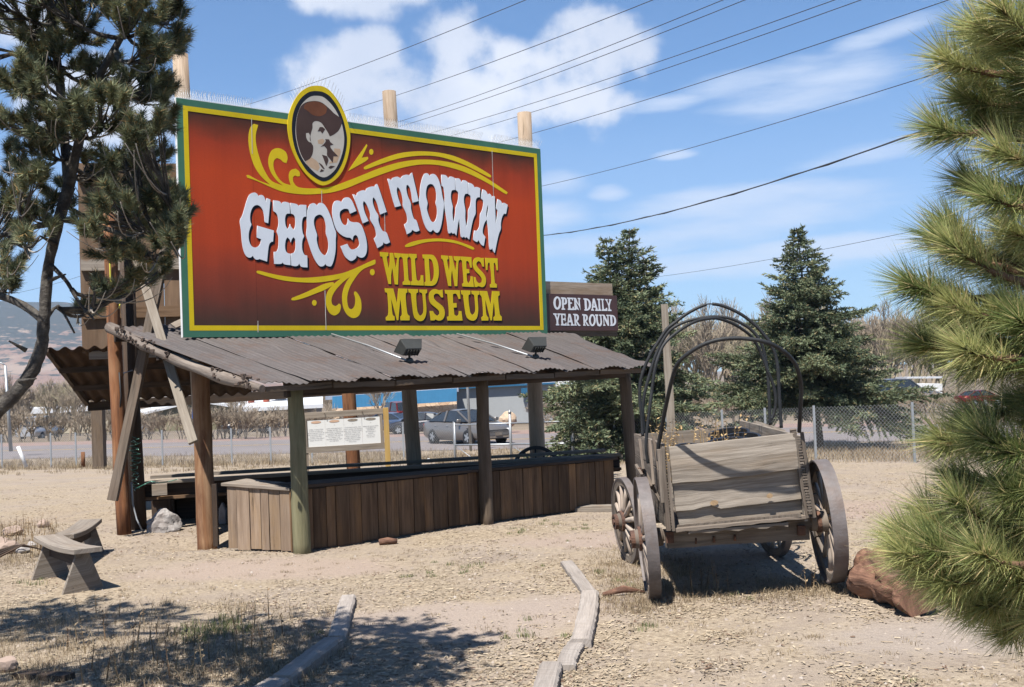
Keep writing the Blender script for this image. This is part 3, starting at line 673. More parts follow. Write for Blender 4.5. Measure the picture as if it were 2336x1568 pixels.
def spline(pts, k):
    'rounds a traced outline: Catmull-Rom on gentle corners, sharp corners kept'
    out = []; n = len(pts); V2 = [Vector(p) for p in pts]
    def sharp(i):
        a, b_, c = V2[i - 1], V2[i], V2[(i + 1) % n]
        if (b_ - a).length < 1e-6 or (c - b_).length < 1e-6: return True
        return (b_ - a).angle(c - b_) > R_(52)
    sh = [sharp(i) for i in range(n)]
    for i in range(n):
        p0, p1, p2, p3 = V2[i - 1], V2[i], V2[(i + 1) % n], V2[(i + 2) % n]
        m1 = (p2 - p1) if sh[i] else (p2 - p0) / 2; m2 = (p2 - p1) if sh[(i + 1) % n] else (p3 - p1) / 2
        if sh[i] and sh[(i + 1) % n]: out.append(p1); continue
        for j in range(k):
            t = j / k; h = (2 * t**3 - 3 * t**2 + 1, t**3 - 2 * t**2 + t, -2 * t**3 + 3 * t**2, t**3 - t**2)
            out.append(p1 * h[0] + m1 * h[1] + p2 * h[2] + m2 * h[3])
    return out
def shapes(name, loops, mat, out, thick, parent, rnd_=True, frame=None, k=3):
    'flat shapes (outer outlines and holes) cut from sheet, thick metres deep, standing out from the panel face'
    cu = bpy.data.curves.new(name, 'CURVE'); cu.dimensions = '2D'; cu.fill_mode = 'BOTH'; cu.extrude = thick / 2
    for lp in loops:
        pts = spline(lp, k) if rnd_ else lp
        sp = cu.splines.new('POLY'); sp.points.add(len(pts) - 1); sp.use_cyclic_u = True
        for q, p in zip(sp.points, pts): q.co = (p[0], p[1], 0, 1)
    t = bpy.data.objects.new('tmp', cu); S.collection.objects.link(t)
    dg = C.evaluated_depsgraph_get(); me = bpy.data.meshes.new_from_object(t.evaluated_get(dg)); me.name = name
    bpy.data.objects.remove(t); bpy.data.curves.remove(cu)
    o0, ex, ey, ez = frame or (sbl, U, UP, NF)
    Mx = Matrix.Identity(4)
    for i in range(3): Mx[i][0], Mx[i][1], Mx[i][2], Mx[i][3] = ex[i], ey[i], ez[i], (o0 + ez * (out + thick / 2))[i]
    me.transform(Mx); me.materials.clear(); me.materials.append(mat)
    if not me.uv_layers: me.uv_layers.new(name='UVMap')
    o = bpy.data.objects.new(name, me); link(o, parent); return o
def tr(fn, pts): return [sl(*fn(x, y)) for x, y in pts]
def ell(cx, cy, rx, ry, n=20, a0=0.0): return [(cx + rx * math.cos(2 * math.pi * k / n) , cy + ry * math.sin(2 * math.pi * k / n) + a0 * math.cos(2 * math.pi * k / n)) for k in range(n)]
A_, B_, C_, D_, E_, Q_ = zm(670, 520, 5.309), zm(1080, 470, 5.808), zm(1050, 690, 5.84), zm(680, 320, 2.92), zm(690, 680, 5.562), zm(800, 220, 4.9)
# panel, border bands
b = MB()
cor = [(0, 0), (WS, 0), (WS, HS), (0, HS)]
b.quadstrip([[S3(s, t, -0.05) for s, t in cor], [S3(s, t, 0.0) for s, t in cor]], tone=0.5)
b.build('panel', M_graywood, sign)
gB, yB = 0.088, 0.155
me_b = MB(); me_b.poly([S3(s, t, 0.004) for s, t in ((yB, yB), (WS - yB, yB), (WS - yB, HS - yB), (yB, HS - yB))])
bo = me_b.build('background', vignette(), sign)
for lp in bo.data.loops:
    p = bo.data.vertices[lp.vertex_index].co - sbl; bo.data.uv_layers['UVMap'].data[lp.index].uv = (p.dot(U), p.z)
rect = lambda m: [(m, m), (WS - m, m), (WS - m, HS - m), (m, HS - m)]
shapes('green_border', [rect(0.0), rect(gB)], M_sgreen, 0.0005, 0.006, sign, False)
shapes('yellow_border', [rect(gB), rect(yB)], M_syel, 0.0008, 0.007, sign, False)
GH = [
 [(245,135),(290,150),(318,190),(350,170),(395,190),(432,275),(442,218),(495,240),(463,595),(408,578),(402,480),(380,395),(340,340),(290,322),(240,345),(205,410),(190,490),(195,570),(210,615),(190,665),(172,740),(170,820),(185,890),(215,940),(265,960),(310,945),(345,900),(358,835),(288,808),(300,632),(548,705),(535,872),(505,878),(470,940),(445,1170),(340,1135),(335,1125),(320,1138),(280,1140),(250,1115),(232,1080),(215,1100),(180,1112),(130,1085),(95,1010),(70,880),(55,700),(38,560),(75,480),(105,380),(140,260),(180,170)],
 [(538,252),(600,258),(640,272),(662,305),(690,275),(740,278),(785,295),(788,450),(740,455),(718,500),(715,560),(725,630),(752,685),(775,650),(790,605),(805,645),(845,695),(865,650),(872,580),(865,510),(840,465),(800,450),(797,290),(860,300),(900,315),(920,340),(945,318),(1035,322),(1035,495),(1000,500),(975,540),(968,640),(980,740),(1000,790),(975,850),(970,960),(985,1030),(1010,1070),(1048,1080),(1052,1258),(960,1248),(928,1200),(905,1232),(860,1240),(808,1228),(806,1050),(850,1035),(872,980),(875,900),(865,830),(838,805),(815,840),(800,885),(785,840),(750,805),(725,850),(715,930),(722,1000),(750,1040),(795,1055),(797,1225),(720,1215),(690,1200),(675,1180),(655,1205),(550,1205),(548,1025),(590,1015),(612,970),(620,880),(615,790),(592,720),(612,650),(618,570),(605,490),(580,440),(538,412)],
 [(1135,293),(1170,305),(1195,330),(1225,295),(1265,292),(1310,320),(1360,400),(1410,520),(1450,650),(1480,740),(1475,850),(1475,960),(1465,1060),(1440,1170),(1410,1235),(1380,1243),(1340,1230),(1320,1205),(1295,1235),(1250,1243),(1210,1215),(1160,1140),(1110,1020),(1065,880),(1035,770),(1045,650),(1043,520),(1055,400),(1085,320)],
 [(1235,465),(1280,490),(1310,550),(1330,640),(1330,750),(1355,830),(1368,920),(1360,1000),(1335,1060),(1305,1078),(1260,1040),(1220,970),(1195,880),(1190,820),(1195,770),(1170,690),(1150,610),(1150,540),(1175,490)],
 [(1490,255),(1535,262),(1562,280),(1590,230),(1630,207),(1680,215),(1720,260),(1750,325),(1785,410),(1690,452),(1670,395),(1650,380),(1600,380),(1550,410),(1535,450),(1540,510),(1565,580),(1600,620),(1640,618),(1655,580),(1660,525),(1690,565),(1740,580),(1800,582),(1850,610),(1890,690),(1925,800),(1945,920),(1940,1020),(1915,1085),(1870,1113),(1820,1100),(1790,1075),(1780,1115),(1740,1150),(1700,1160),(1650,1130),(1600,1070),(1550,940),(1650,903),(1680,960),(1720,990),(1790,970),(1830,920),(1825,860),(1800,790),(1770,770),(1740,795),(1728,850),(1695,815),(1630,805),(1560,770),(1490,700),(1450,590),(1425,460),(1430,340),(1455,275)],
 [(1730,160),(1760,165),(1788,188),(1800,140),(1850,110),(1900,100),(1922,120),(1940,75),(1990,50),(2040,42),(2060,55),(2070,20),(2092,5),(2120,60),(2240,425),(2140,465),(2110,340),(2075,250),(2045,205),(2030,230),(2035,300),(2070,400),(2115,480),(2115,550),(2140,640),(2180,710),(2225,725),(2250,760),(2290,880),(2240,905),(2205,895),(2185,875),(2180,920),(2100,970),(2050,825),(2080,790),(2080,730),(2050,640),(1995,545),(1995,460),(1960,360),(1925,290),(1895,262),(1885,310),(1910,430),(1968,560),(1880,598),(1830,440)]]
TW = [
 [(85,210),(120,215),(150,240),(160,205),(200,185),(250,178),(300,205),(330,165),(380,145),(425,148),(448,160),(460,130),(488,110),(595,575),(495,605),(480,480),(455,370),(420,312),(395,320),(392,380),(415,490),(465,610),(470,700),(490,790),(520,870),(560,900),(610,1060),(560,1080),(520,1070),(490,1045),(470,1085),(400,1125),(360,960),(400,930),(410,880),(395,790),(340,665),(338,580),(320,480),(285,390),(250,345),(235,400),(255,510),(305,655),(205,680),(140,440)],
 [(715,120),(750,130),(778,165),(805,135),(850,135),(895,175),(935,260),(965,380),(985,500),(1012,620),(1000,740),(985,870),(960,1000),(930,1075),(895,1098),(860,1080),(830,1045),(800,1080),(770,1078),(730,1040),(690,960),(655,840),(630,720),(605,600),(615,480),(620,370),(645,240),(680,145)],
 [(790,297),(830,310),(865,370),(885,450),(885,550),(875,610),(895,690),(900,780),(885,860),(860,910),(825,925),(790,890),(755,800),(730,700),(742,610),(720,520),(715,430),(730,345),(755,310)],
 [(968,145),(1030,150),(1065,180),(1080,215),(1110,175),(1160,185),(1192,205),(1192,395),(1150,400),(1128,440),(1125,530),(1140,610),(1155,670),(1150,780),(1168,945),(1195,800),(1205,680),(1235,600),(1248,500),(1240,430),(1200,392),(1202,205),(1250,205),(1280,230),(1298,275),(1320,235),(1360,240),(1402,268),(1402,455),(1360,460),(1340,510),(1340,600),(1362,730),(1360,860),(1378,1020),(1405,870),(1410,730),(1440,660),(1455,560),(1445,490),(1408,460),(1412,275),(1460,290),(1495,320),(1512,355),(1545,345),(1605,365),(1600,515),(1560,520),(1535,560),(1530,650),(1530,780),(1500,850),(1470,960),(1425,1210),(1380,1165),(1365,1185),(1340,1160),(1315,1175),(1285,1160),(1275,1000),(1262,870),(1240,960),(1215,1145),(1180,1100),(1160,1115),(1130,1090),(1110,1108),(1080,1105),(1065,950),(1040,780),(1022,650),(1025,520),(1015,420),(1000,350),(970,325)],
 [(1645,385),(1690,405),(1715,435),(1728,470),(1760,455),(1785,480),(1795,515),(1820,495),(1845,500),(1850,700),(1862,960),(1880,860),(1892,760),(1885,720),(1868,690),(1890,545),(1940,570),(1968,625),(1995,605),(2058,640),(2030,790),(1995,785),(1965,840),(1945,940),(1945,1030),(1915,1110),(1885,1230),(1845,1430),(1820,1400),(1805,1350),(1785,1372),(1755,1370),(1745,1180),(1735,1020),(1712,880),(1675,940),(1650,1030),(1650,1110),(1690,1165),(1665,1315),(1620,1290),(1578,1220),(1555,1250),(1520,1235),(1488,1210),(1510,1060),(1555,1060),(1590,1000),(1600,910),(1605,800),(1640,720),(1658,620),(1650,560),(1618,535)],
 [(1732,635),(1738,700),(1725,800),(1710,868),(1705,790),(1715,700)]]
WM = [
 [(135,135),(275,145),(275,205),(250,208),(258,290),(285,410),(300,280),(300,150),(355,152),(400,400),(420,260),(415,235),(380,225),(375,150),(482,160),(482,215),(455,230),(447,330),(435,675),(380,670),(340,400),(322,520),(322,668),(275,662),(195,290),(175,215),(140,205)],
 [(487,162),(610,168),(612,220),(590,235),(592,320),(610,600),(640,625),(642,680),(512,678),(512,632),(540,610),(535,480),(520,300),(510,240),(487,220)],
 [(618,165),(742,170),(745,232),(715,245),(720,340),(735,520),(745,600),(775,615),(805,590),(812,520),(852,520),(862,690),(650,682),(650,630),(672,610),(660,420),(650,250),(618,215)],
 [(840,178),(990,180),(1040,210),(1080,280),(1105,380),(1110,500),(1090,600),(1060,660),(1000,695),(872,690),(872,638),(895,620),(885,450),(870,250),(842,235)],
 [(945,245),(985,265),(1015,340),(1028,450),(1022,550),(1000,610),(970,620),(962,520),(950,380)],
 [(1148,190),(1265,198),(1268,255),(1245,262),(1255,340),(1280,455),(1290,320),(1280,200),(1330,203),(1385,450),(1400,320),(1390,285),(1360,268),(1355,205),(1460,210),(1462,265),(1435,280),(1428,380),(1415,700),(1368,700),(1325,440),(1312,560),(1315,700),(1262,695),(1185,290),(1150,250)],
 [(1468,210),(1648,222),(1655,395),(1625,395),(1610,320),(1585,285),(1560,290),(1565,415),(1610,420),(1615,485),(1568,490),(1575,610),(1600,652),(1630,600),(1635,535),(1668,540),(1690,715),(1495,705),(1495,660),(1520,640),(1505,440),(1490,280),(1468,265)],
 [(1760,222),(1800,235),(1850,232),(1855,380),(1825,375),(1800,310),(1765,285),(1735,310),(1730,350),(1760,400),(1830,470),(1875,540),(1888,620),(1870,690),(1830,718),(1780,705),(1750,700),(1740,715),(1700,712),(1685,548),(1715,552),(1735,620),(1775,655),(1815,635),(1818,585),(1780,520),(1710,450),(1675,380),(1670,300),(1700,240)],
 [(1872,232),(2078,240),(2085,440),(2058,435),(2050,360),(2030,315),(2015,320),(2020,480),(2035,650),(2068,670),(2068,725),(1952,722),(1952,672),(1978,655),(1970,480),(1945,315),(1925,310),(1915,360),(1912,435),(1885,432)],
 [(215,735),(355,738),(418,985),(440,738),(588,742),(588,805),(565,815),(562,900),(588,1150),(625,1190),(625,1265),(475,1265),(475,1200),(500,1170),(490,1030),(472,915),(440,1262),(415,1262),(318,900),(330,1020),(345,1170),(378,1200),(380,1265),(235,1268),(235,1212),(270,1180),(275,1050),(260,850),(250,808),(220,800)],
 [(605,745),(765,750),(765,805),(738,815),(735,900),(755,1120),(800,1192),(845,1150),(855,1060),(838,850),(820,812),(788,800),(788,755),(915,755),(915,812),(888,825),(890,900),(905,1060),(895,1180),(855,1260),(790,1278),(720,1240),(685,1150),(650,850),(635,815),(608,800)],
 [(1055,748),(1110,768),(1170,755),(1178,885),(1145,885),(1110,835),(1060,822),(1025,850),(1030,905),(1080,960),(1160,1020),(1200,1090),(1205,1180),(1170,1250),(1110,1270),(1065,1255),(1045,1248),(1035,1265),(970,1265),(958,1110),(1010,1110),(1040,1160),(1085,1190),(1118,1160),(1110,1110),(1060,1060),(975,990),(945,910),(950,820),(990,765)],
 [(1208,762),(1455,768),(1465,910),(1432,912),(1405,840),(1375,822),(1340,835),(1345,980),(1400,978),(1405,1052),(1352,1055),(1365,1170),(1400,1195),(1432,1170),(1440,1110),(1482,1112),(1500,1268),(1248,1268),(1245,1205),(1275,1195),(1270,1050),(1245,830),(1210,820)],
 [(1475,768),(1628,772),(1628,835),(1600,845),(1598,920),(1625,1130),(1665,1175),(1705,1130),(1710,1040),(1695,870),(1675,838),(1650,828),(1648,775),(1775,778),(1775,838),(1750,850),(1750,930),(1760,1080),(1745,1200),(1710,1258),(1655,1270),(1590,1240),(1550,1160),(1515,900),(1505,845),(1478,830)],
 [(1785,778),(1905,782),(1965,1005),(1988,782),(2108,785),(2112,850),(2088,865),(2090,950),(2115,1165),(2145,1200),(2148,1268),(2012,1268),(2010,1215),(2040,1185),(2030,1060),(2015,960),(1985,1265),(1960,1265),(1875,925),(1880,1050),(1895,1180),(1925,1215),(1925,1268),(1812,1268),(1812,1215),(1840,1190),(1835,1050),(1815,880),(1785,840)]]
def shift(lp, ds, dt): return [(s + ds, t + dt) for s, t in lp]
gh = [tr(A_, l) for l in GH]; tw = [tr(B_, l) for l in TW]; wm = [tr(C_, l) for l in WM]
def cut(loops):     # each letter with its own holes, so overlapping painted shadows stay filled
    out = []
    for lp in loops:
        c = Vector((sum(p[0] for p in lp) / len(lp), sum(p[1] for p in lp) / len(lp)))
        xs = [p[0] for p in lp]; ys = [p[1] for p in lp]
        if out:
            o = out[-1][0]; ox = [p[0] for p in o]; oy = [p[1] for p in o]
            if min(xs) > min(ox) and max(xs) < max(ox) and min(ys) > min(oy) and max(ys) < max(oy): out[-1].append(lp); continue
        out.append([lp])
    return out
NM = {'gh': 'GHOST', 'tw': 'TOWN'}
title = thing('title_lettering', None, None, sbl); title.parent = sign; title.matrix_parent_inverse = parent_inv(sign)
for loops in (gh, tw):
    for i, L_ in enumerate(cut(loops)):
        shapes('letter_shade', [shift(l, 0.031, -0.033) for l in L_], M_sblack, 0.0042 + 0.0002 * i, 0.0015, title)
        shapes('letter', L_, M_swhite, 0.007 + 0.0002 * i, 0.008, title)
sub = thing('subtitle_lettering', None, None, sbl); sub.parent = sign; sub.matrix_parent_inverse = parent_inv(sign)
for i, L_ in enumerate(cut(wm)):
    shapes('letter_shade', [shift(l, 0.014, -0.018) for l in L_], M_sblack, 0.0042 + 0.0002 * i, 0.001, sub, k=2)
    shapes('letter', L_, M_syel, 0.008 + 0.0002 * i, 0.003, sub, k=2)
SC1 = [(48,515),(70,515),(150,558),(243,592),(195,550),(150,500),(105,420),(72,300),(65,200),(80,120),(110,90),(145,100),(125,180),(130,270),(165,400),(210,500),(260,565),(350,600),(300,560),(250,490),(228,410),(240,340),(270,300),(320,292),(370,320),(388,370),(378,415),(350,405),(330,385),(300,372),(275,395),(272,450),(300,520),(350,575),(415,597),(400,550),(400,500),(420,470),(455,460),(485,485),(490,520),(470,525),(450,515),(432,530),(435,570),(470,610),(540,622),(650,622),(760,605),(880,562),(1000,515),(1150,455),(1300,410),(1420,390),(1520,385),(1630,392),(1760,415),(1900,465),(2050,550),(2205,655),(2200,668),(2180,665),(2040,580),(1900,510),(1780,465),(1640,432),(1520,425),(1420,435),(1300,462),(1150,512),(1000,570),(880,620),(760,655),(650,668),(540,673),(430,665),(330,645),(230,605),(130,560),(55,535)]
SC2 = [(1018,462),(1030,440),(1150,385),(1300,335),(1430,318),(1530,318),(1640,328),(1760,355),(1880,405),(1980,460),(2060,510),(2068,530),(2050,530),(1970,490),(1860,435),(1750,392),(1640,362),(1530,352),(1420,358),(1300,378),(1150,425),(1040,465)]
SC3 = [(888,480),(920,430),(1040,258),(1047,270),(1010,350),(1000,370),(1050,362),(1055,378),(1030,400),(960,440)]
SC5 = [(380,1330),(385,1300),(480,1250),(650,1210),(850,1192),(1010,1195),(1180,1220),(1330,1265),(1480,1325),(1518,1355),(1510,1372),(1470,1370),(1330,1310),(1180,1265),(1010,1242),(850,1240),(680,1262),(520,1310),(420,1332)]
SC6 = [(195,490),(240,480),(400,520),(600,560),(850,588),(1050,585),(1300,560),(1550,515),(1750,440),(2030,312),(2065,320),(2065,360),(2040,385),(1900,440),(1820,500),(1750,590),(1680,700),(1640,800),(1620,900),(1625,1000),(1650,1070),(1690,1085),(1730,1050),(1748,980),(1745,900),(1728,840),(1735,810),(1760,810),(1800,860),(1835,940),(1845,1040),(1835,1120),(1800,1190),(1740,1222),(1680,1215),(1610,1160),(1560,1060),(1542,940),(1545,840),(1570,740),(1620,640),(1665,572),(1560,655),(1450,770),(1390,870),(1372,950),(1385,1010),(1430,1035),(1470,1020),(1490,995),(1515,1010),(1520,1060),(1500,1130),(1450,1175),(1400,1180),(1340,1140),(1300,1060),(1280,970),(1290,880),(1330,780),(1420,680),(1520,602),(1350,640),(1150,665),(980,665),(800,655),(600,630),(400,580),(250,535),(200,515)]
SC7 = [(742,935),(760,905),(900,850),(1100,760),(1250,690),(1380,660),(1410,670),(1400,700),(1280,775),(1120,840),(950,905),(820,942),(760,945)]
shapes('scrollwork', [tr(D_, SC1), tr(D_, SC2), tr(D_, SC3), tr(D_, ell(1079, 322, 17, 24)), tr(B_, SC5), tr(E_, SC6), tr(E_, SC7), tr(E_, ell(1104, 985, 36, 45)), tr(E_, ell(2016, 503, 37, 50))], M_syel, 0.0035, 0.003, sign)
# oval portrait
OV = [(470,115),(560,130),(660,200),(760,330),(830,460),(880,590),(920,750),(925,880),(905,1040),(860,1200),(790,1340),(690,1440),(590,1490),(510,1490),(420,1440),(320,1350),(220,1220),(150,1080),(100,940),(70,800),(58,680),(65,570),(90,460),(140,340),(220,220),(310,150),(390,120)]
BK = [(470,190),(550,205),(640,260),(720,360),(780,470),(830,600),(870,770),(878,890),(860,1030),(815,1180),(745,1310),(660,1400),(570,1440),(500,1425),(410,1370),(320,1290),(240,1170),(180,1050),(140,920),(118,780),(115,650),(130,520),(170,400),(240,290),(330,215),(400,192)]
WH = [(490,258),(560,280),(640,350),(710,440),(770,550),(810,660),(835,790),(838,900),(820,1020),(780,1150),(720,1270),(640,1350),(570,1385),(500,1370),(430,1320),(350,1240),(280,1160),(220,1040),(185,910),(165,780),(170,640),(190,520),(235,400),(310,310),(390,262)]
port = thing('oval_portrait', None, None, sbl); port.parent = sign; port.matrix_parent_inverse = parent_inv(sign)
ovs = tr(Q_, OV)
shapes('oval_board', [ovs], M_syel, 0.0045, 0.014, port)
shapes('oval_ring', [tr(Q_, BK)], M_sblack, 0.0188, 0.0012, port)
shapes('portrait_ground', [tr(Q_, WH)], M_scream, 0.0204, 0.0008, port)
shapes('hat_and_shade', [tr(Q_, [(235,405),(300,350),(400,328),(490,335),(560,370),(640,440),(700,500),(772,552),(805,600),(800,660),(760,740),(700,790),(640,820),(610,760),(570,700),(530,640),(480,610),(430,610),(400,640),(400,700),(380,770),(370,830),(385,910),(410,960),(400,1060),(360,1130),(295,1165),(238,1060),(198,930),(175,800),(173,640),(195,510)])], M_sbrown, 0.0214, 0.0006, port)
shapes('hat_crown', [tr(Q_, [(300,370),(400,335),(490,340),(570,385),(600,430),(580,500),(500,540),(400,520),(340,470),(280,430)])], M_srust, 0.0222, 0.0006, port)
shapes('face_tint', [tr(Q_, [(470,870),(540,850),(570,880),(540,930),(480,920)]), tr(Q_, [(300,1172),(380,1105),(470,1170),(500,1250),(470,1300),(350,1235)]), tr(Q_, [(700,985),(780,990),(790,1040),(740,1180),(622,1195),(690,1110)]), tr(Q_, [(187,895),(235,910),(203,965)])], M_stan, 0.0214, 0.0004, port)
shapes('ear', [tr(Q_, [(310,775),(345,770),(365,810),(360,860),(385,905),(345,890),(315,840)])], M_scream, 0.0222, 0.0006, port)
shapes('face_marks', [tr(Q_, [(470,750),(500,690),(540,690),(575,720),(555,750),(535,780),(510,745)]), tr(Q_, [(575,855),(630,860),(650,900),(690,930),(645,945),(660,990),(755,1095),(690,1095),(680,1185),(640,1130),(600,1080),(600,1000),(560,950),(510,960),(545,935),(580,890)]), tr(Q_, [(530,1070),(600,1092),(620,1150),(590,1230),(560,1150)]), tr(Q_, [(480,1180),(530,1210),(570,1270),(540,1260)]), tr(Q_, [(620,1250),(650,1225),(710,1232),(650,1265)]), tr(Q_, [(500,1310),(520,1270),(560,1290),(540,1305)])], M_sbrown, 0.0222, 0.0006, port)
M_seam = plain('pale_seam_caulk', (0.60, 0.55, 0.50), 0.8)
for s_, ta, tb in ((1 / 6, .80, .955), (1 / 6, .02, .07), (5 / 6, .715, .955), (2 / 6, .03, .21), (2 / 6, .60, .665), (3 / 6, .47, .585), (2 / 6, .74, .80)):
    b = MB(); b.bar(S3(WS * s_, HS * ta, 0.0085 if not .59 < ta < .7 else .0085), S3(WS * s_ + .004, HS * tb, 0.0085), 0.009, 0.002, up=NF, n=8, rough=0.0008); b.build('panel_seam', M_seam, sign)
# white metal edge and bird spikes
b = MB(); b.bar(S3(-0.003, 0.0, -0.025), S3(-0.003, HS, -0.025), 0.05, 0.005, up=U); b.bar(S3(0, HS + 0.006, -0.025), S3(WS, HS + 0.006, -0.025), 0.05, 0.012); b.build('edge_trim', M_white, sign)
M_spike = plain('stainless_spikes', (1.0, 0.97, 0.92), 0.35, 0.3)
b = MB(); s = 0.05
def spike(p, lean): b.tube([p, p + lean], 0.0024, 3, smooth=False)
while s < WS:
    sp_ = [q for q in ovs if q[1] > HS - 0.05]; in_oval = min(q[0] for q in sp_) < s < max(q[0] for q in sp_)
    gap = 0.80 < s / WS < 0.835
    if not in_oval and not gap and not (0.17 < s / WS < 0.30):
        for o in (-0.09, 0.0, 0.09): spike(S3(s, HS, -0.02), NF * o + UP * 0.125 + U * rnd.uniform(-.01, .01))
    s += 0.032
top = sorted([q for q in ovs if q[1] > HS + 0.12], key=lambda q: q[0])
for a_, c_ in zip(top, top[1:]):
    n = max(1, int(math.hypot(c_[0] - a_[0], c_[1] - a_[1]) / 0.05))
    for k in range(n):
        s_, t_ = a_[0] + (c_[0] - a_[0]) * k / n, a_[1] + (c_[1] - a_[1]) * k / n
        for o in (-0.09, 0.09): spike(S3(s_, t_, 0.008), NF * o + UP * 0.12)
b.build('bird_spikes', M_spike, sign)
# ---- open daily sign on its backing boards
q = lambda x, y: zm(1540, 790, 9.2227)(x, y)
def hl(x, y):
    p = onplane(*q(x, y), L(0, SV + 0.06), VV); return p
h0 = onplane(*q(60, 1345), L(0, SV + 0.06), VV)
hf = (h0, U, UP, NF)
def hs(pts): return [((hl(x, y) - h0).dot(U), hl(x, y).z - h0.z) for x, y in pts]
hours = thing('hours_sign', 'small maroon sign reading OPEN DAILY YEAR ROUND at the right edge of the billboard', 'sign', h0)
M_maroon = plain('maroon_paint', (0.068, 0.026, 0.024), 0.6, 0, 0.2, 4)
bd = [((p - h0).dot(U), p.z - h0.z) for p in (hl(-60, 1325), hl(1938, 1345), hl(1832, 436), hl(-60, 366))]
wR = (bd[1][0] + bd[2][0]) / 2; tR = (bd[2][1] + bd[3][1]) / 2
shapes('board', [[(-0.05, 0), (wR, 0), (wR, tR), (-0.05, tR)]], M_maroon, 0.0, 0.02, hours, False, hf)
zt_ = hl(900, 85).z - h0.z; zb_ = hl(900, 1490).z - h0.z; wb_ = (hl(1770, 130) - h0).dot(U) - 0.0
b = MB(); b.bar(h0 + NF * -0.02 + UP * ((zt_ + tR - 0.05) / 2) + U * -0.2, h0 + NF * -0.02 + UP * ((zt_ + tR - 0.05) / 2) + U * wb_, 0.03, zt_ - tR + 0.05); b.build('backing_board', M_polewood, hours)
b = MB(); b.bar(h0 + NF * -0.02 + UP * (zb_ / 2 + 0.03) + U * -0.2, h0 + NF * -0.02 + UP * (zb_ / 2 + 0.03) + U * wR, 0.03, abs(zb_) + 0.06); b.build('backing_board', M_brownpost, hours)
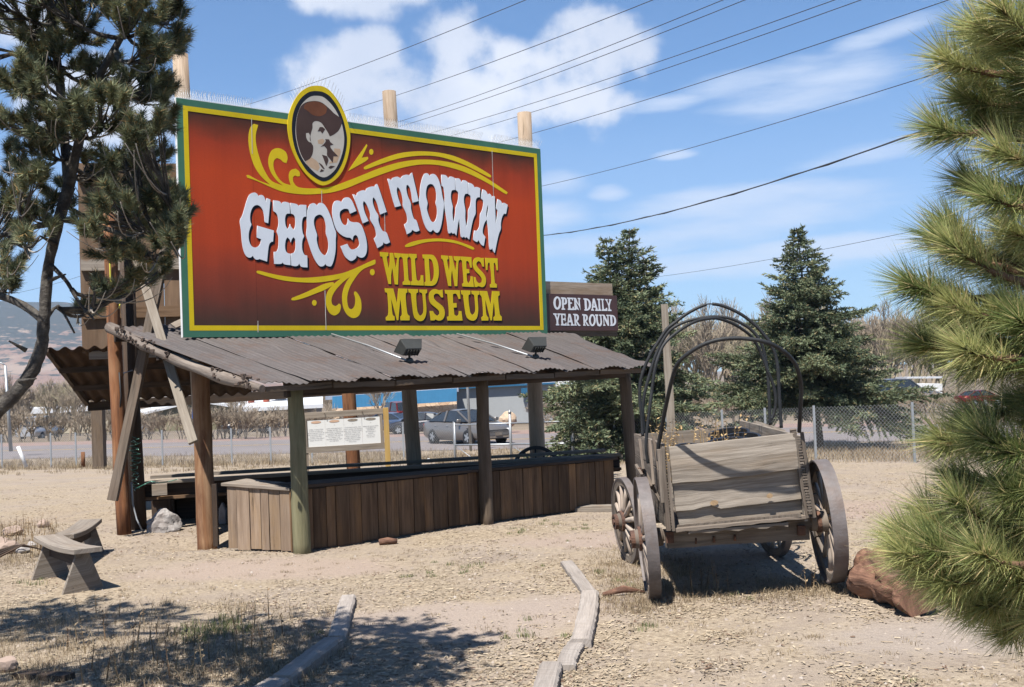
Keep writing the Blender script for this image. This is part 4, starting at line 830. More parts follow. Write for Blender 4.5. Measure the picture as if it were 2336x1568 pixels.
OD = [ell(310, 625, 100, 172, 20, 4), ell(312, 622, 46, 122, 18, 2),
 [(405,475),(500,480),(545,510),(565,570),(558,630),(525,662),(480,668),(485,760),(515,772),(515,803),(422,800),(422,772),(440,760),(428,515),(405,505)], [(485,515),(510,530),(515,580),(505,625),(482,632)],
 [(564,482),(718,488),(722,560),(700,560),(690,525),(640,520),(645,608),(690,608),(692,642),(648,642),(655,765),(705,768),(715,720),(742,720),(744,810),(585,805),(585,775),(605,765),(588,520),(565,510)],
 [(727,488),(795,492),(870,690),(865,525),(845,520),(845,492),(910,495),(910,525),(892,535),(918,815),(880,815),(785,600),(780,580),(790,765),(808,780),(808,808),(748,805),(748,775),(765,765),(748,520),(728,515)],
 [(992,502),(1090,508),(1150,550),(1190,640),(1185,730),(1140,800),(1080,825),(1018,822),(1018,792),(1035,785),(1015,540),(992,530)], [(1072,540),(1110,570),(1135,640),(1132,720),(1105,775),(1088,785)],
 [(1240,508),(1282,510),(1366,795),(1375,800),(1375,830),(1300,828),(1300,800),(1318,790),(1305,745),(1245,742),(1240,785),(1265,800),(1265,825),(1195,822),(1195,795),(1210,785)], [(1264,610),(1290,700),(1254,698)],
 [(1352,512),(1430,515),(1430,545),(1415,555),(1435,790),(1455,800),(1458,830),(1378,828),(1378,800),(1395,790),(1375,555),(1355,545)],
 [(1445,515),(1520,518),(1522,548),(1502,558),(1522,780),(1570,785),(1585,750),(1612,752),(1612,832),(1470,830),(1470,800),(1488,790),(1470,555),(1447,545)],
 [(1555,520),(1622,525),(1622,550),(1612,558),(1650,655),(1670,560),(1655,550),(1655,525),(1722,528),(1722,555),(1705,562),(1675,700),(1685,790),(1722,805),(1722,835),(1632,833),(1632,805),(1650,795),(1642,700),(1580,560),(1557,550)],
 [(205,892),(292,895),(292,930),(278,938),(312,1030),(332,940),(315,930),(315,895),(380,898),(380,928),(368,935),(335,1080),(340,1170),(360,1185),(360,1208),(275,1208),(275,1182),(290,1170),(288,1080),(235,940),(207,928)],
 [(385,898),(525,902),(528,985),(505,985),(495,945),(445,940),(450,1030),(500,1030),(503,1000),(524,1002),(526,1100),(502,1098),(500,1068),(455,1068),(460,1165),(520,1170),(530,1135),(550,1135),(552,1215),(405,1208),(405,1182),(420,1175),(408,940),(388,930)],
 [(605,905),(655,908),(720,1175),(740,1185),(740,1215),(660,1215),(660,1185),(678,1178),(668,1130),(605,1128),(602,1175),(630,1190),(630,1215),(560,1212),(560,1188),(572,1178)], [(628,980),(650,1080),(615,1078)],
 [(722,905),(820,912),(862,955),(872,1010),(855,1070),(828,1095),(885,1185),(912,1195),(912,1218),(855,1215),(790,1105),(800,1180),(818,1190),(818,1215),(750,1212),(750,1188),(765,1178),(748,945),(722,935)], [(790,950),(820,975),(825,1030),(805,1065),(792,1065)],
 [(958,915),(1050,920),(1095,955),(1105,1010),(1090,1065),(1062,1098),(1120,1190),(1145,1195),(1145,1220),(1090,1218),(1030,1110),(1035,1185),(1050,1195),(1050,1218),(985,1215),(985,1190),(1000,1180),(982,955),(960,945)], [(1028,955),(1055,980),(1060,1030),(1045,1065),(1032,1065)],
 ell(1222, 1072, 88, 157, 20, 4), ell(1224, 1072, 42, 110, 18, 2),
 [(1295,920),(1375,925),(1375,955),(1358,965),(1375,1130),(1415,1185),(1440,1120),(1425,965),(1405,955),(1405,925),(1470,928),(1470,955),(1455,965),(1475,1120),(1460,1200),(1420,1235),(1360,1215),(1335,1140),(1315,965),(1297,950)],
 [(1478,925),(1535,930),(1625,1110),(1612,970),(1590,960),(1590,930),(1655,932),(1655,960),(1640,970),(1660,1220),(1625,1220),(1530,1030),(1540,1180),(1562,1192),(1562,1220),(1507,1218),(1507,1192),(1522,1182),(1505,965),(1480,952)],
 [(1662,932),(1750,938),(1810,980),(1840,1060),(1840,1140),(1800,1205),(1750,1222),(1690,1220),(1690,1195),(1705,1185),(1685,970),(1662,958)], [(1738,965),(1775,1000),(1795,1070),(1790,1140),(1760,1185),(1750,1188)]]
ltr = thing('lettering', None, None, h0); ltr.parent = hours; ltr.matrix_parent_inverse = parent_inv(hours)
for i, g_ in enumerate(cut([hs(l) for l in OD])): shapes('letter', g_, M_swhite, 0.0204 + 0.0001 * i, 0.002, ltr, True, hf, 2)

# ---- two floodlights on the roof with their conduits
M_lamp = plain('grey_lamp_housing', (0.07, 0.07, 0.062), 0.6, 0.2, 0.2, 10)
def roof_hit(px, py):
    n = (roof_p(1, 0) - roof_p(0, 0)).cross(roof_p(0, 1) - roof_p(0, 0)).normalized(); return onplane(px, py, roof_p(0, 0), n)
for i, (bx, by, cx, cy, lab) in enumerate(((934, 829, 757, 772, 'grey floodlight on the roof under the word MUSEUM, conduit running up left'), (1222, 820, 1043, 771, 'grey floodlight on the roof near the right lower corner of the billboard'))):
    f = roof_hit(bx, by) + UP * 0.02; t = thing('floodlight', lab, 'floodlight', f, 'floodlights on the roof')
    b = MB(); b.lathe([(0.0, -0.02), (0.055, -0.02), (0.055, 0.02), (0.035, 0.05), (0.0, 0.05)], Matrix.Translation(f), 14); b.build('base', M_lamp, t)
    b = MB(); b.tube([f + UP * 0.04, f + UP * 0.085 + NF * 0.01, f + UP * 0.12], 0.016, 8); b.build('swivel', M_lamp, t)
    # head: shallow box facing up towards the billboard
    zx = U; fwd = (VV * 0.72 + UP * 0.69).normalized(); up2 = zx.cross(fwd); up2 = up2 if up2.z > 0 else -up2
    c = f + UP * 0.17 + NF * 0.02
    b = MB(); back = [c - fwd * 0.075 + zx * (sx_ * 0.12) + up2 * (sy_ * 0.06) for sx_, sy_ in ((-1, -1), (1, -1), (1, 1), (-1, 1))]
    front = [c + fwd * 0.04 + zx * (sx_ * 0.165) + up2 * (sy_ * 0.105) for sx_, sy_ in ((-1, -1), (1, -1), (1, 1), (-1, 1))]
    lip = [c + fwd * 0.062 + zx * (sx_ * 0.175) + up2 * (sy_ * 0.115) for sx_, sy_ in ((-1, -1), (1, -1), (1, 1), (-1, 1))]
    b.quadstrip([back, front, lip]); h_ = b.build('housing', M_lamp, t, bevel=0.006)
    b = MB(); b.poly([c + fwd * 0.0635 + zx * (sx_ * 0.16) + up2 * (sy_ * 0.10) for sx_, sy_ in ((-1, -1), (1, -1), (1, 1), (-1, 1))]); b.build('lens', M_glass, h_)
    b = MB()
    for k in range(5): b.bar(c - fwd * 0.085 + zx * (-0.09 + 0.045 * k) - up2 * 0.05, c - fwd * 0.085 + zx * (-0.09 + 0.045 * k) + up2 * 0.05, 0.004, 0.02, up=fwd)
    b.build('fins', M_lamp, h_)
    e = roof_hit(cx, cy); b = MB(); b.tube([f + UP * 0.02 - U * 0.05, f.lerp(e, 0.5) + UP * 0.05, e + UP * 0.06], 0.0125, 8); b.build('conduit', M_galv, t)

# ---- instruction board behind the counter
Z8 = zm(840, 1140, 7.839); IY = 19.0
def ib(x, y): return P(*Z8(x, y), IY + (x - 140) / 1760 * 0.25)
eX = (ib(1900, 600) - ib(140, 660)); eX.z = 0; eX.normalize(); eN = Vector((eX.y, -eX.x, 0))
notice = thing('instruction_board', 'grey framed board of four white gold panning instruction sheets behind the counter', 'notice board', ib(1000, 1100))
eT = (ib(1000, 110) - ib(1000, 1000)).normalized()
def fr(a, c, w, name='frame_board'):
    b = MB(); b.bar(a, c, w, 0.035, up=eN, n=3, rough=0.001); b.build(name, M_graywood, notice, bevel=0.002)
b0 = (ib(1700, 60) - ib(140, 215)).length
fr(ib(135, 288), ib(1905, 178), 0.098); fr(ib(185, 1052), ib(1950, 945), 0.098)
fr(ib(178, 360), ib(215, 985), 0.045); fr(ib(1858, 262), ib(1895, 888), 0.05)
M_paper = plain('white_paper', (0.80, 0.80, 0.80), 0.7, var=0.02); M_ink = plain('grey_ink', (0.30, 0.30, 0.33), 0.8)
M_pan = plain('printed_tan', (0.62, 0.40, 0.28), 0.8)
def text_mesh(txt, size, mat, name, parent, o0, ex, ey, ez, align='CENTER', out=0.001, space=0.9):
    cu = bpy.data.curves.new(name, 'FONT'); cu.body = txt; cu.size = size; cu.align_x = align; cu.align_y = 'TOP'; cu.space_line = space; cu.fill_mode = 'FRONT'; cu.resolution_u = 2
    t = bpy.data.objects.new('tmp', cu); S.collection.objects.link(t)
    me = bpy.data.meshes.new_from_object(t.evaluated_get(C.evaluated_depsgraph_get())); bpy.data.objects.remove(t); bpy.data.curves.remove(cu)
    Mx = Matrix.Identity(4)
    for i in range(3): Mx[i][0], Mx[i][1], Mx[i][2], Mx[i][3] = ex[i], ey[i], ez[i], (o0 + ez * out)[i]
    me.transform(Mx); me.materials.clear(); me.materials.append(mat); me.name = name
    o = bpy.data.objects.new(name, me); link(o, parent); return o
TX = ['1\n\nSWIRL A GOLD PAN\nSCOOP OF GRAVEL\nFROM THE BOTTOM OF\nTHE TROUGH. GENTLY\nSHAKE THE PAN,\nALLOWING THE HEAVY\nGOLD TO SETTLE', '2\n\nWITH PAN PARTIALLY\nUNDER WATER, TILT\nAND START A CIRCULAR\nSHAKING MOTION\nALLOWING THE WATER\nTO "WASH" THE\nLIGHTER GRAVEL OUT\nOF THE PAN', '3\n\nCONTINUE UNTIL THE\nLIGHT SANDS ARE GONE\nAND ONLY BLACK SAND\nREMAINS. TWIST THE\nPAN FLAT AND ADD A\nSMALL AMOUNT OF\nWATER. GENTLY SWIRL\nTHE PAN TO REVEAL\nTHE GOLD', '4\n\nREMOVE GOLD WITH\nTWEEZERS OR\nFINGERTIP\nBY THE GOLD\nFLAKES\nOR FALL TO\nYOUR VIAL']
xs_ = [(225, 615), (618, 1030), (1033, 1430), (1436, 1830)]
for k, (x0, x1) in enumerate(xs_):
    dy = lambda x: (x - 225) * -0.0625
    a, c, d_, e = ib(x0, 395 + dy(x0)), ib(x1, 395 + dy(x1)), ib(x1 + 28, 985 + dy(x1)), ib(x0 + 28, 985 + dy(x0))
    b = MB(); b.slab([e, d_, c, a], eN * -0.004); sh_ = b.build('sheet', M_paper, notice)
    o0 = (a + c) / 2 - eT * 0.085; w = (c - a).length
    text_mesh(TX[k], 0.026, M_ink, 'printed_text', sh_, o0, (c - a).normalized(), eT, eN, out=0.002, space=1.15)
    b = MB(); pc = (a + c) / 2 - eT * 0.035 + eN * 0.003
    b.poly([pc + (c - a).normalized() * (0.085 * math.cos(t_ * 2 * math.pi / 18)) + eT * (0.022 * math.sin(t_ * 2 * math.pi / 18)) for t_ in range(18)]); b.build('pan_drawing', M_pan if k < 2 else M_ink.copy() if False else (M_pan if k < 2 else M_graywood), sh_)
b = MB(); ft = onground(887, IY + 0.3, 1085); b.bar(Vector((ft.x, ft.y, ft.z - .1)), ib(1962, 105) + eN * 0.02, 0.088, 0.04, up=eN, n=3); tag(b.build('board_post', M_yellowwood, bevel=0.002), 'fresh yellow two-by-four post at the right end of the instruction board', 'post')
b = MB(); ft = onground(700, IY, 1085); b.bar(Vector((ft.x, ft.y, ft.z - .1)), ib(178, 400) - eN * 0.03, 0.08, 0.04, up=eN, n=3); b.build('leg', M_graywood, notice)
b = MB()
for x, y in ((610, 235), (1440, 195)): b.tube([ib(x, y) + eN * 0.0, ib(x, y) + eN * 0.06 + UP * 0.005], 0.006, 6)
b.build('nails', M_rust, notice)

# ================================================================== the wagon
Z8w = zm(1680, 1200, 2.8); Z7w = zm(1680, 820, 3.1365)
def w8(x, y, Y): return P(*Z8w(x, y), Y)
def w7(x, y, Y): return P(*Z7w(x, y), Y)
wA = G(1490, 1364); we = Vector((0.997, -0.03, 0.062)).normalized(); wf = Vector((0.045, 0.999, 0.0)); wf = (wf - we * wf.dot(we)).normalized(); wu = we.cross(wf)
wagon = thing('covered_wagon', 'weathered wooden covered wagon with bare black hoops, seen from its tailgate', 'wagon', wA + we * 0.8)
def make_wheel(c, axis, r, width, outward, nsp=12, label=None):
    ax = axis.normalized() * outward; x = ax.cross(UP).normalized(); y = ax.cross(x)
    M = Matrix(((x.x, y.x, ax.x, c.x), (x.y, y.y, ax.y, c.y), (x.z, y.z, ax.z, c.z), (0, 0, 0, 1)))
    b = MB(); b.ring(M, r, r - 0.014, -width / 2, width / 2, 110); w = b.build('wheel', M_tyre, wagon)
    if label: w['label'] = label
    b = MB()
    for k in range(7):     # felloes
        a0, a1 = 2 * math.pi * k / 7 + 0.012, 2 * math.pi * (k + 1) / 7 - 0.012; rings = []
        for q in range(9):
            a = a0 + (a1 - a0) * q / 8
            rings.append([M @ Vector((rr * math.cos(a), rr * math.sin(a), z)) for rr, z in ((r - 0.082, -0.024), (r - 0.015, -0.03), (r - 0.015, 0.03), (r - 0.082, 0.024))])
        b.quadstrip(rings)
    b.build('rim', M_wagondark, w, bevel=0.003)
    for k in range(nsp):
        a = 2 * math.pi * (k + 0.3) / nsp; d = Vector((math.cos(a), math.sin(a), 0)); t = Vector((-math.sin(a), math.cos(a), 0)); rings = []
        for rr, hw, hz in ((0.07, 0.022, 0.026), (0.14, 0.026, 0.028), (r * 0.6, 0.027, 0.021), (r - 0.08, 0.031, 0.02)):
            rings.append([M @ (d * rr + t * (hw * math.cos(q * math.pi / 4)) + Vector((0, 0, hz * math.sin(q * math.pi / 4) + 0.03 * (1 - rr / r)))) for q in range(8)])
        b = MB(); b.quadstrip(rings, smooth=True); b.build('spoke', M_spoke, w)
    b = MB(); b.lathe([(0.0, -0.13), (0.075, -0.13), (0.085, -0.05), (0.098, 0.0), (0.095, 0.05), (0.080, 0.08), (0.068, 0.125), (0.066, 0.13), (0.045, 0.13), (0.045, 0.11), (0.0, 0.11)], M, 20); h = b.build('hub', M_wagondark, w)
    b = MB()
    for z, rr in ((-0.07, 0.089), (0.055, 0.099), (0.118, 0.072)): b.ring(M, rr + 0.004, rr - 0.02, z - 0.017, z + 0.017, 20)
    b.lathe([(0, 0.10), (0.03, 0.10), (0.03, 0.145), (0, 0.145)], M, 6, smooth=False); b.build('iron_bands', M_rust, h)
    return w
R1, R2 = 0.51, 0.43
wB = wA + we * 1.50
make_wheel(wA + wu * (R1 - 0.01), we, R1, 0.10, -1)
make_wheel(wB + wu * (R1 - 0.01), (we - wf * 0.03), R1, 0.115, 1)
fl, fr_ = G(1434, 1284), P(1763, 1262, 11.62); fr_.z = zg(fr_.x, fr_.y)
fax = (Matrix.Rotation(R_(12), 3, 'Z') @ we)
make_wheel(fl + UP * (R2 - 0.01), fax, R2, 0.07, -1)
make_wheel(fr_ + UP * (R2 - 0.01), (Matrix.Rotation(R_(13), 3, 'Z') @ we), R2, 0.07, 1)
b = MB(); b.bar(wA + wu * R1 + we * 0.02, wB + wu * R1 - we * 0.02, 0.085, 0.09); b.bar(w8(572, 915, 9.5), w8(1690, 850, 9.6), 0.11, 0.125, n=6, rough=0.004); b.build('rear_axle', M_wagondark, wagon)
b = MB(); b.bar(fl + UP * R2, fr_ + UP * R2, 0.09, 0.09); b.bar(fl + UP * 0.55 + we * .3, fr_ + UP * 0.58 - we * .3, 0.1, 0.1); b.bar((fl + fr_) / 2 + UP * 0.42, (wA + wB) / 2 + wu * R1, 0.07, 0.07); b.build('front_axle', M_wagondark, wagon)
b = MB()
for x, y in ((655, 948), (805, 940), (950, 928), (1115, 915)): b.tube([w8(x, y - 40, 9.47), w8(x, y + 8, 9.47)], 0.011, 6)
b.box(w8(600, 895, 9.44), (0.06, 0.05, 0.09)); b.box(w8(1640, 840, 9.5), (0.06, 0.05, 0.08)); b.build('bolts', M_rust, wagon)
# tailgate boards
YT = 9.28
def wavy_board(tl, tr_, br, bl, out, thick, name, mat, bot=None, nseg=14, cup=0.0, tilt=0.0):
    b = MB(); nrm = -wf; rings = []
    for i in range(nseg + 1):
        q = i / nseg; a = tl.lerp(tr_, q); c = bl.lerp(br, q)
        if bot: c = c + UP * bot(q)
        mid = (a + c) / 2; o = nrm * (out + tilt * q)
        rings.append([a + o, mid + o + nrm * cup, c + o + nrm * cup * 0.3, c + o - nrm * thick, a + o - nrm * thick])
    b.quadstrip(rings, tone=rnd.random()); return b.build(name, mat, wagon, bevel=0.003)
wavy_board(w8(590, 178, YT), w8(1572, 66, YT + .05), w8(1606, 345, YT + .05), w8(616, 470, YT), 0.035, 0.035, 'tailgate_board', M_wagonwood, lambda q: 0.004 * math.sin(17 * q) - 0.012 * math.sin(math.pi * q), tilt=0.045, cup=0.012)
wavy_board(w8(616, 440, YT), w8(1604, 330, YT + .05), w8(1640, 590, YT + .05), w8(646, 690, YT), 0.016, 0.035, 'tailgate_board', M_wagonwood, lambda q: 0.03 * math.exp(-((q - 0.26) / 0.06) ** 2) - 0.012 * math.exp(-((q - 0.38) / 0.05) ** 2) - 0.01 * math.sin(math.pi * q), cup=-0.012, tilt=0.012)
wavy_board(w8(644, 670, YT), w8(1636, 575, YT + .05), w8(1667, 705, YT + .05), w8(680, 806, YT), -0.024, 0.03, 'tailgate_board', M_wagonwood, lambda q: 0.003 * math.sin(20 * q))
wavy_board(w8(640, 822, YT), w8(1668, 716, YT + .05), w8(1670, 742, YT + .05), w8(645, 852, YT), 0.06, 0.18, 'tail_sill', M_wagondark, lambda q: 0.004 * math.sin(31 * q))
wavy_board(w8(745, 842, YT), w8(1530, 770, YT + .05), w8(1530, 800, YT + .05), w8(740, 866, YT), 0.045, 0.12, 'tail_sill', M_graywood, lambda q: 0.008 * math.sin(23 * q) + 0.004 * math.sin(61 * q))
M_knot = plain('amber_knot', (0.33, 0.22, 0.12), 0.7, 0, 0.3, 30)
for x, y, ro, ri in ((950, 622, 0.033, 0.022), (1388, 566, 0.026, 0.020)):
    b = MB(); c = w8(x, y, YT) - wf * {950: 0.0105, 1388: 0.0155, 1178: 0.0725}[x]
    b.poly([c + we * (ro * math.cos(k * math.pi / 8)) + UP * (ri * math.sin(k * math.pi / 8)) for k in range(16)]); b.build('knot', M_knot if y > 300 else M_wagondark, wagon)
# corner standards
b = MB()
for a, c, w in (((541, 188), (588, 842), 0.034), ((588, 300), (628, 846), 0.022), ((512, 200), (545, 620), 0.03)): b = MB(); b.bar(w8(*a, YT - .05), w8(*c, YT - .03), w, 0.03, up=wf, n=5, rough=0.003); b.build('corner_stake', M_wagondark, wagon)
for a, c, w in (((1583, 72), (1690, 742), 0.03), ((1645, 62), (1742, 738), 0.03), ((1576, 40), (1580, 100), 0.05)): b = MB(); b.bar(w8(*a, YT - .02), w8(*c, YT), w, 0.03, up=wf, n=5, rough=0.003); b.build('corner_stake', M_wagondark, wagon)
for (x0, y0), (x1, y1), n in (((562, 240), (605, 830), 26), ((1612, 95), (1712, 715), 28)):
    b = MB()
    for k in range(n):
        q = (k + 0.5) / n; p = w8(x0 + (x1 - x0) * q, y0 + (y1 - y0) * q, YT - 0.02); b.box(p, (0.028 + rnd.uniform(0, .012), 0.03, 0.014), rz=rnd.uniform(-.3, .3))
    b.build('worn_rack', M_wagondark, wagon)
# box: sides, floor, front
zfl = w8(1160, 790, YT).z
sL0, sL1 = w8(540, 200, YT), None
def side(a, x_off, name, top0, top1, mat):
    b = MB(); n = 3
    p0 = a; p1 = a + wf * 2.95
    for k in range(n):
        z0 = zfl + (k / n) * top0; z1 = zfl + ((k + 0.96) / n) * top0
        b.bar(p0 + UP * ((z0 + z1) / 2 - p0.z), p1 + UP * ((z0 + z1) / 2 - p0.z + top1), 0.028, z1 - z0, n=6, rough=0.003)
    return b.build(name, mat, wagon, bevel=0.002)
pL = w8(560, 500, YT); pR = w8(1665, 420, YT)
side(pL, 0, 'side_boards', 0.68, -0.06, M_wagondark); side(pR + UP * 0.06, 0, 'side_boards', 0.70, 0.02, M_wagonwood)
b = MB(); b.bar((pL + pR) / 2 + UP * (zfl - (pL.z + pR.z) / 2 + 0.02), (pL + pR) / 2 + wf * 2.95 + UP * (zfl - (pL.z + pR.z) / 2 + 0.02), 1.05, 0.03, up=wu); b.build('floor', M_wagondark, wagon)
b = MB(); q0, q1 = pL + wf * 2.95, pR + wf * 2.95; b.bar(q0 + UP * (zfl + 0.3 - q0.z), q1 + UP * (zfl + 0.34 - q1.z), 0.03, 0.6); b.build('front_board', M_graywood, wagon)
b = MB(); b.slab([w7(1440, 1162, 11.7), w7(1700, 1243, 11.7), w7(1700, 1330, 11.7), w7(1420, 1310, 11.7)], wf * 0.03); b.slab([w7(1425, 1165, 11.72), w7(1446, 1165, 11.72), w7(1440, 1300, 11.72), w7(1405, 1300, 11.72)], wf * 0.06); b.build('front_wing_board', M_graywood, wagon)
b = MB()   # left side stakes and braces
for a, c in (((385, 350), (548, 650)), ((470, 100), (530, 500)), ((360, 120), (388, 360)), ((440, 130), (470, 480)), ((400, 420), (460, 500)), ((330, 330), (380, 410))): b.bar(w8(*a, 9.75), w8(*c, 9.62), 0.035, 0.022, up=-we, n=3, rough=0.002)
b.build('side_braces', M_wagondark, wagon)
b = MB(); b.box(w8(370, 372, 9.7), (0.05, 0.04, 0.06)); b.build('iron_loop', M_rust, wagon)
# hoops
def hoop(pts, ys, r, gap=None):
    pp = [w7(x, y, Y) for (x, y), Y in zip(pts, ys)]; out = []
    for i in range(len(pp) - 1):
        p0, p1, p2, p3 = pp[max(i - 1, 0)], pp[i], pp[i + 1], pp[min(i + 2, len(pp) - 1)]
        for j in range(5):
            t = j / 5; out.append(0.5 * ((2 * p1) + (p2 - p0) * t + (2 * p0 - 5 * p1 + 4 * p2 - p3) * t * t + (3 * p1 - p0 - 3 * p2 + p3) * t ** 3))
    out.append(pp[-1])
    b = MB()
    if gap is None: b.tube(out, r, 10)
    else:
        g0 = gap * 5; b.tube(out[:g0 - 2], r, 10); b.tube(out[g0 + 1:], r, 10); b.tube(out[g0 - 4:g0 + 3], r * 0.45, 6)
    b.build('hoop', M_black, wagon)
hp = [(572,1520),(570,1400),(600,1230),(640,1020),(690,800),(740,660),(830,570),(960,490),(1100,445),(1250,430),(1400,440),(1500,458),(1600,495),(1700,560),(1780,650),(1822,760),(1838,880),(1830,1050),(1820,1260)]
zt = lambda y: 9.3 - 0.60 * min(1, max(0, (1400 - y) / 950)) ** 1.2
hoop(hp, [zt(y) for x, y in hp], 0.0165)
h3 = [(480,1540),(462,1400),(470,1250),(490,1080),(515,880),(545,680),(600,520),(660,440),(760,360),(850,305),(920,275),(1000,258),(1100,256),(1230,300),(1330,360),(1400,420),(1450,500),(1500,610),(1545,730),(1590,850),(1612,960),(1605,1060),(1575,1150)]
hoop(h3, [10.1 + 0.5 * min(1, max(0, (x - 480) / 1000)) for x, y in h3], 0.0145)
h1 = [(432,1300),(425,1150),(405,950),(415,800),(460,660),(520,540),(590,430),(650,345),(720,290),(800,228),(900,170),(975,138),(1030,125),(1150,145),(1300,215),(1420,305),(1500,390),(1560,470),(1605,570),(1630,700),(1642,900),(1652,1080),(1662,1225)]
hoop(h1, [10.55] * len(h1), 0.0155, gap=12)
h2 = [(445,1270),(432,1080),(450,920),(490,760),(540,600),(600,470),(670,365),(750,310),(850,272),(1000,243),(1120,240),(1230,262),(1330,310),(1410,370),(1470,450),(1510,560),(1535,700),(1548,850),(1555,1030),(1562,1200)]
hoop(h2, [11.1] * len(h2), 0.0155)
# pots and dry weeds inside the wagon
def pot(x, y, Y, r, tilt, tz, lab):
    c = w7(x, y, Y) - UP * 0.075; M = Matrix.Translation(c) @ Matrix.Rotation(tz, 4, 'Z') @ Matrix.Rotation(tilt, 4, 'X')
    b = MB(); b.lathe([(0, -0.26), (r * 0.78, -0.26), (r * 0.96, -0.02), (r * 1.06, -0.02), (r * 1.06, 0.015), (r * 0.93, 0.015), (r * 0.76, -0.2), (0, -0.2)], M, 36, smooth=False)
    tag(b.build('nursery_pot', M_pot), lab, 'plant pot', 'black pots in the wagon')
pot(880, 1335, 9.75, 0.15, 0.2, 0.3, 'empty black nursery pot among dry weeds, lowest and nearest the tailgate on the left')
pot(1200, 1290, 9.95, 0.20, 0.17, -0.4, 'wide black nursery pot leaning just behind the tailgate, middle of the wagon')
pot(1290, 1250, 10.5, 0.18, 0.2, -0.5, 'black nursery pot behind the wide one, half hidden')
pot(1195, 1215, 11.1, 0.19, 0.24, -0.5, 'topmost black nursery pot at the back of the pile, rim tilted up')
M_dryweed = leafmat('dry_weed', (0.40, 0.25, 0.11), (0.62, 0.44, 0.22), None, 0.9, 0.2)
def weed_tris(base, h, nleaf, lean=0.15, leaf=0.03):
    V = []; F = []
    top = base + Vector((rnd.uniform(-lean, lean), rnd.uniform(-lean, lean), 1)) * h
    d = top - base; s = Vector((0.0055, 0.001, 0)); k = len(V)
    V += [base - s, base + s, top]; F.append((k, k + 1, k + 2))
    s2 = Vector((0.001, 0.0055, 0)); k = len(V); V += [base - s2, base + s2, top]; F.append((k, k + 1, k + 2))
    for _ in range(nleaf):
        p = base + d * rnd.uniform(0.25, 1.0); a = rnd.uniform(0, 6.28); l = leaf * rnd.uniform(0.6, 1.6)
        o = Vector((math.cos(a), math.sin(a), rnd.uniform(-0.4, 0.8))) * l; w = Vector((-math.sin(a), math.cos(a), 0.3)) * l * 0.25
        k = len(V); V += [p, p + o * 0.5 + w, p + o]; F.append((k, k + 1, k + 2)); k = len(V); V += [p, p + o, p + o * 0.5 - w]; F.append((k, k + 1, k + 2))
    return V, F
def weeds(name, bases, hs, nleaf, mat, label, cat, group=None, kind=None, lean=0.2, leaf=0.035):
    V = []; F = []; Rr = []
    for b_, h in zip(bases, hs):
        v, f = weed_tris(b_, h, nleaf, lean, leaf); k = len(V); V += [tuple(p) for p in v]; F += [tuple(i + k for i in t) for t in f]; t = rnd.random(); Rr += [min(1, max(0, t + rnd.uniform(-.2, .2))) for _ in f]
    return tag(arr_mesh(name, V, F, mat, Rr), label, cat, group, kind)
bs = []; hh = []
for _ in range(60):
    x, y = rnd.choice([(600, 1330), (620, 1330), (640, 1350), (700, 1330), (640, 1300), (820, 1290), (930, 1320), (1010, 1300), (1000, 1330), (1150, 1300), (1240, 1310), (950, 1250), (660, 1290), (620, 1340)]); Y = rnd.uniform(9.75, 10.9)
    p = w7(x + rnd.uniform(-45, 45), y + 40, Y); p.z = zfl + 0.3; bs.append(p); hh.append(rnd.uniform(0.28, 0.6))
weeds('dry_weeds', bs, hh, 13, M_dryweed, 'straw-coloured dead weeds growing out of the wagon bed', 'dead weeds', leaf=0.026)
# leaning plank post behind the wagon
g = onground(1536, 14.4, 990); b = MB(); b.bar(Vector((g.x, g.y, g.z - 0.1)), w7(622, 128, 14.4), 0.115, 0.05, up=(0, -1, 0), n=14, rough=0.006, taper=0.72)
tag(b.build('leaning_plank', M_palewood), 'tall pale split plank standing upright behind the wagon hoops', 'plank')
# dark wheel leaning behind the counter
c = P(1224, 1078, 19.0); x = Vector((0.95, 0.31, 0)); nn = Vector((0.31, -0.95, 0.05)).normalized(); y = nn.cross(x)
M = Matrix(((x.x, y.x, nn.x, c.x), (x.y, y.y, nn.y, c.y), (x.z, y.z, nn.z, c.z), (0, 0, 0, 1)))
wt = thing('wagon_wheel', 'black wagon wheel half hidden behind the counter, leaning on the thick pole', 'wheel', c)
b = MB(); b.ring(M, 0.44, 0.385, -0.025, 0.025, 40); b.build('rim', M_black, wt)
for k in range(12):
    a = k * math.pi / 6; b = MB(); b.tube([M @ Vector((0.05 * math.cos(a), 0.05 * math.sin(a), 0)), M @ Vector((0.39 * math.cos(a), 0.39 * math.sin(a), 0))], 0.014, 6); b.build('spoke', M_black, wt)
b = MB(); b.lathe([(0, -0.08), (0.07, -0.08), (0.08, 0), (0.06, 0.1), (0, 0.1)], M, 14); b.build('hub', M_black, wt)

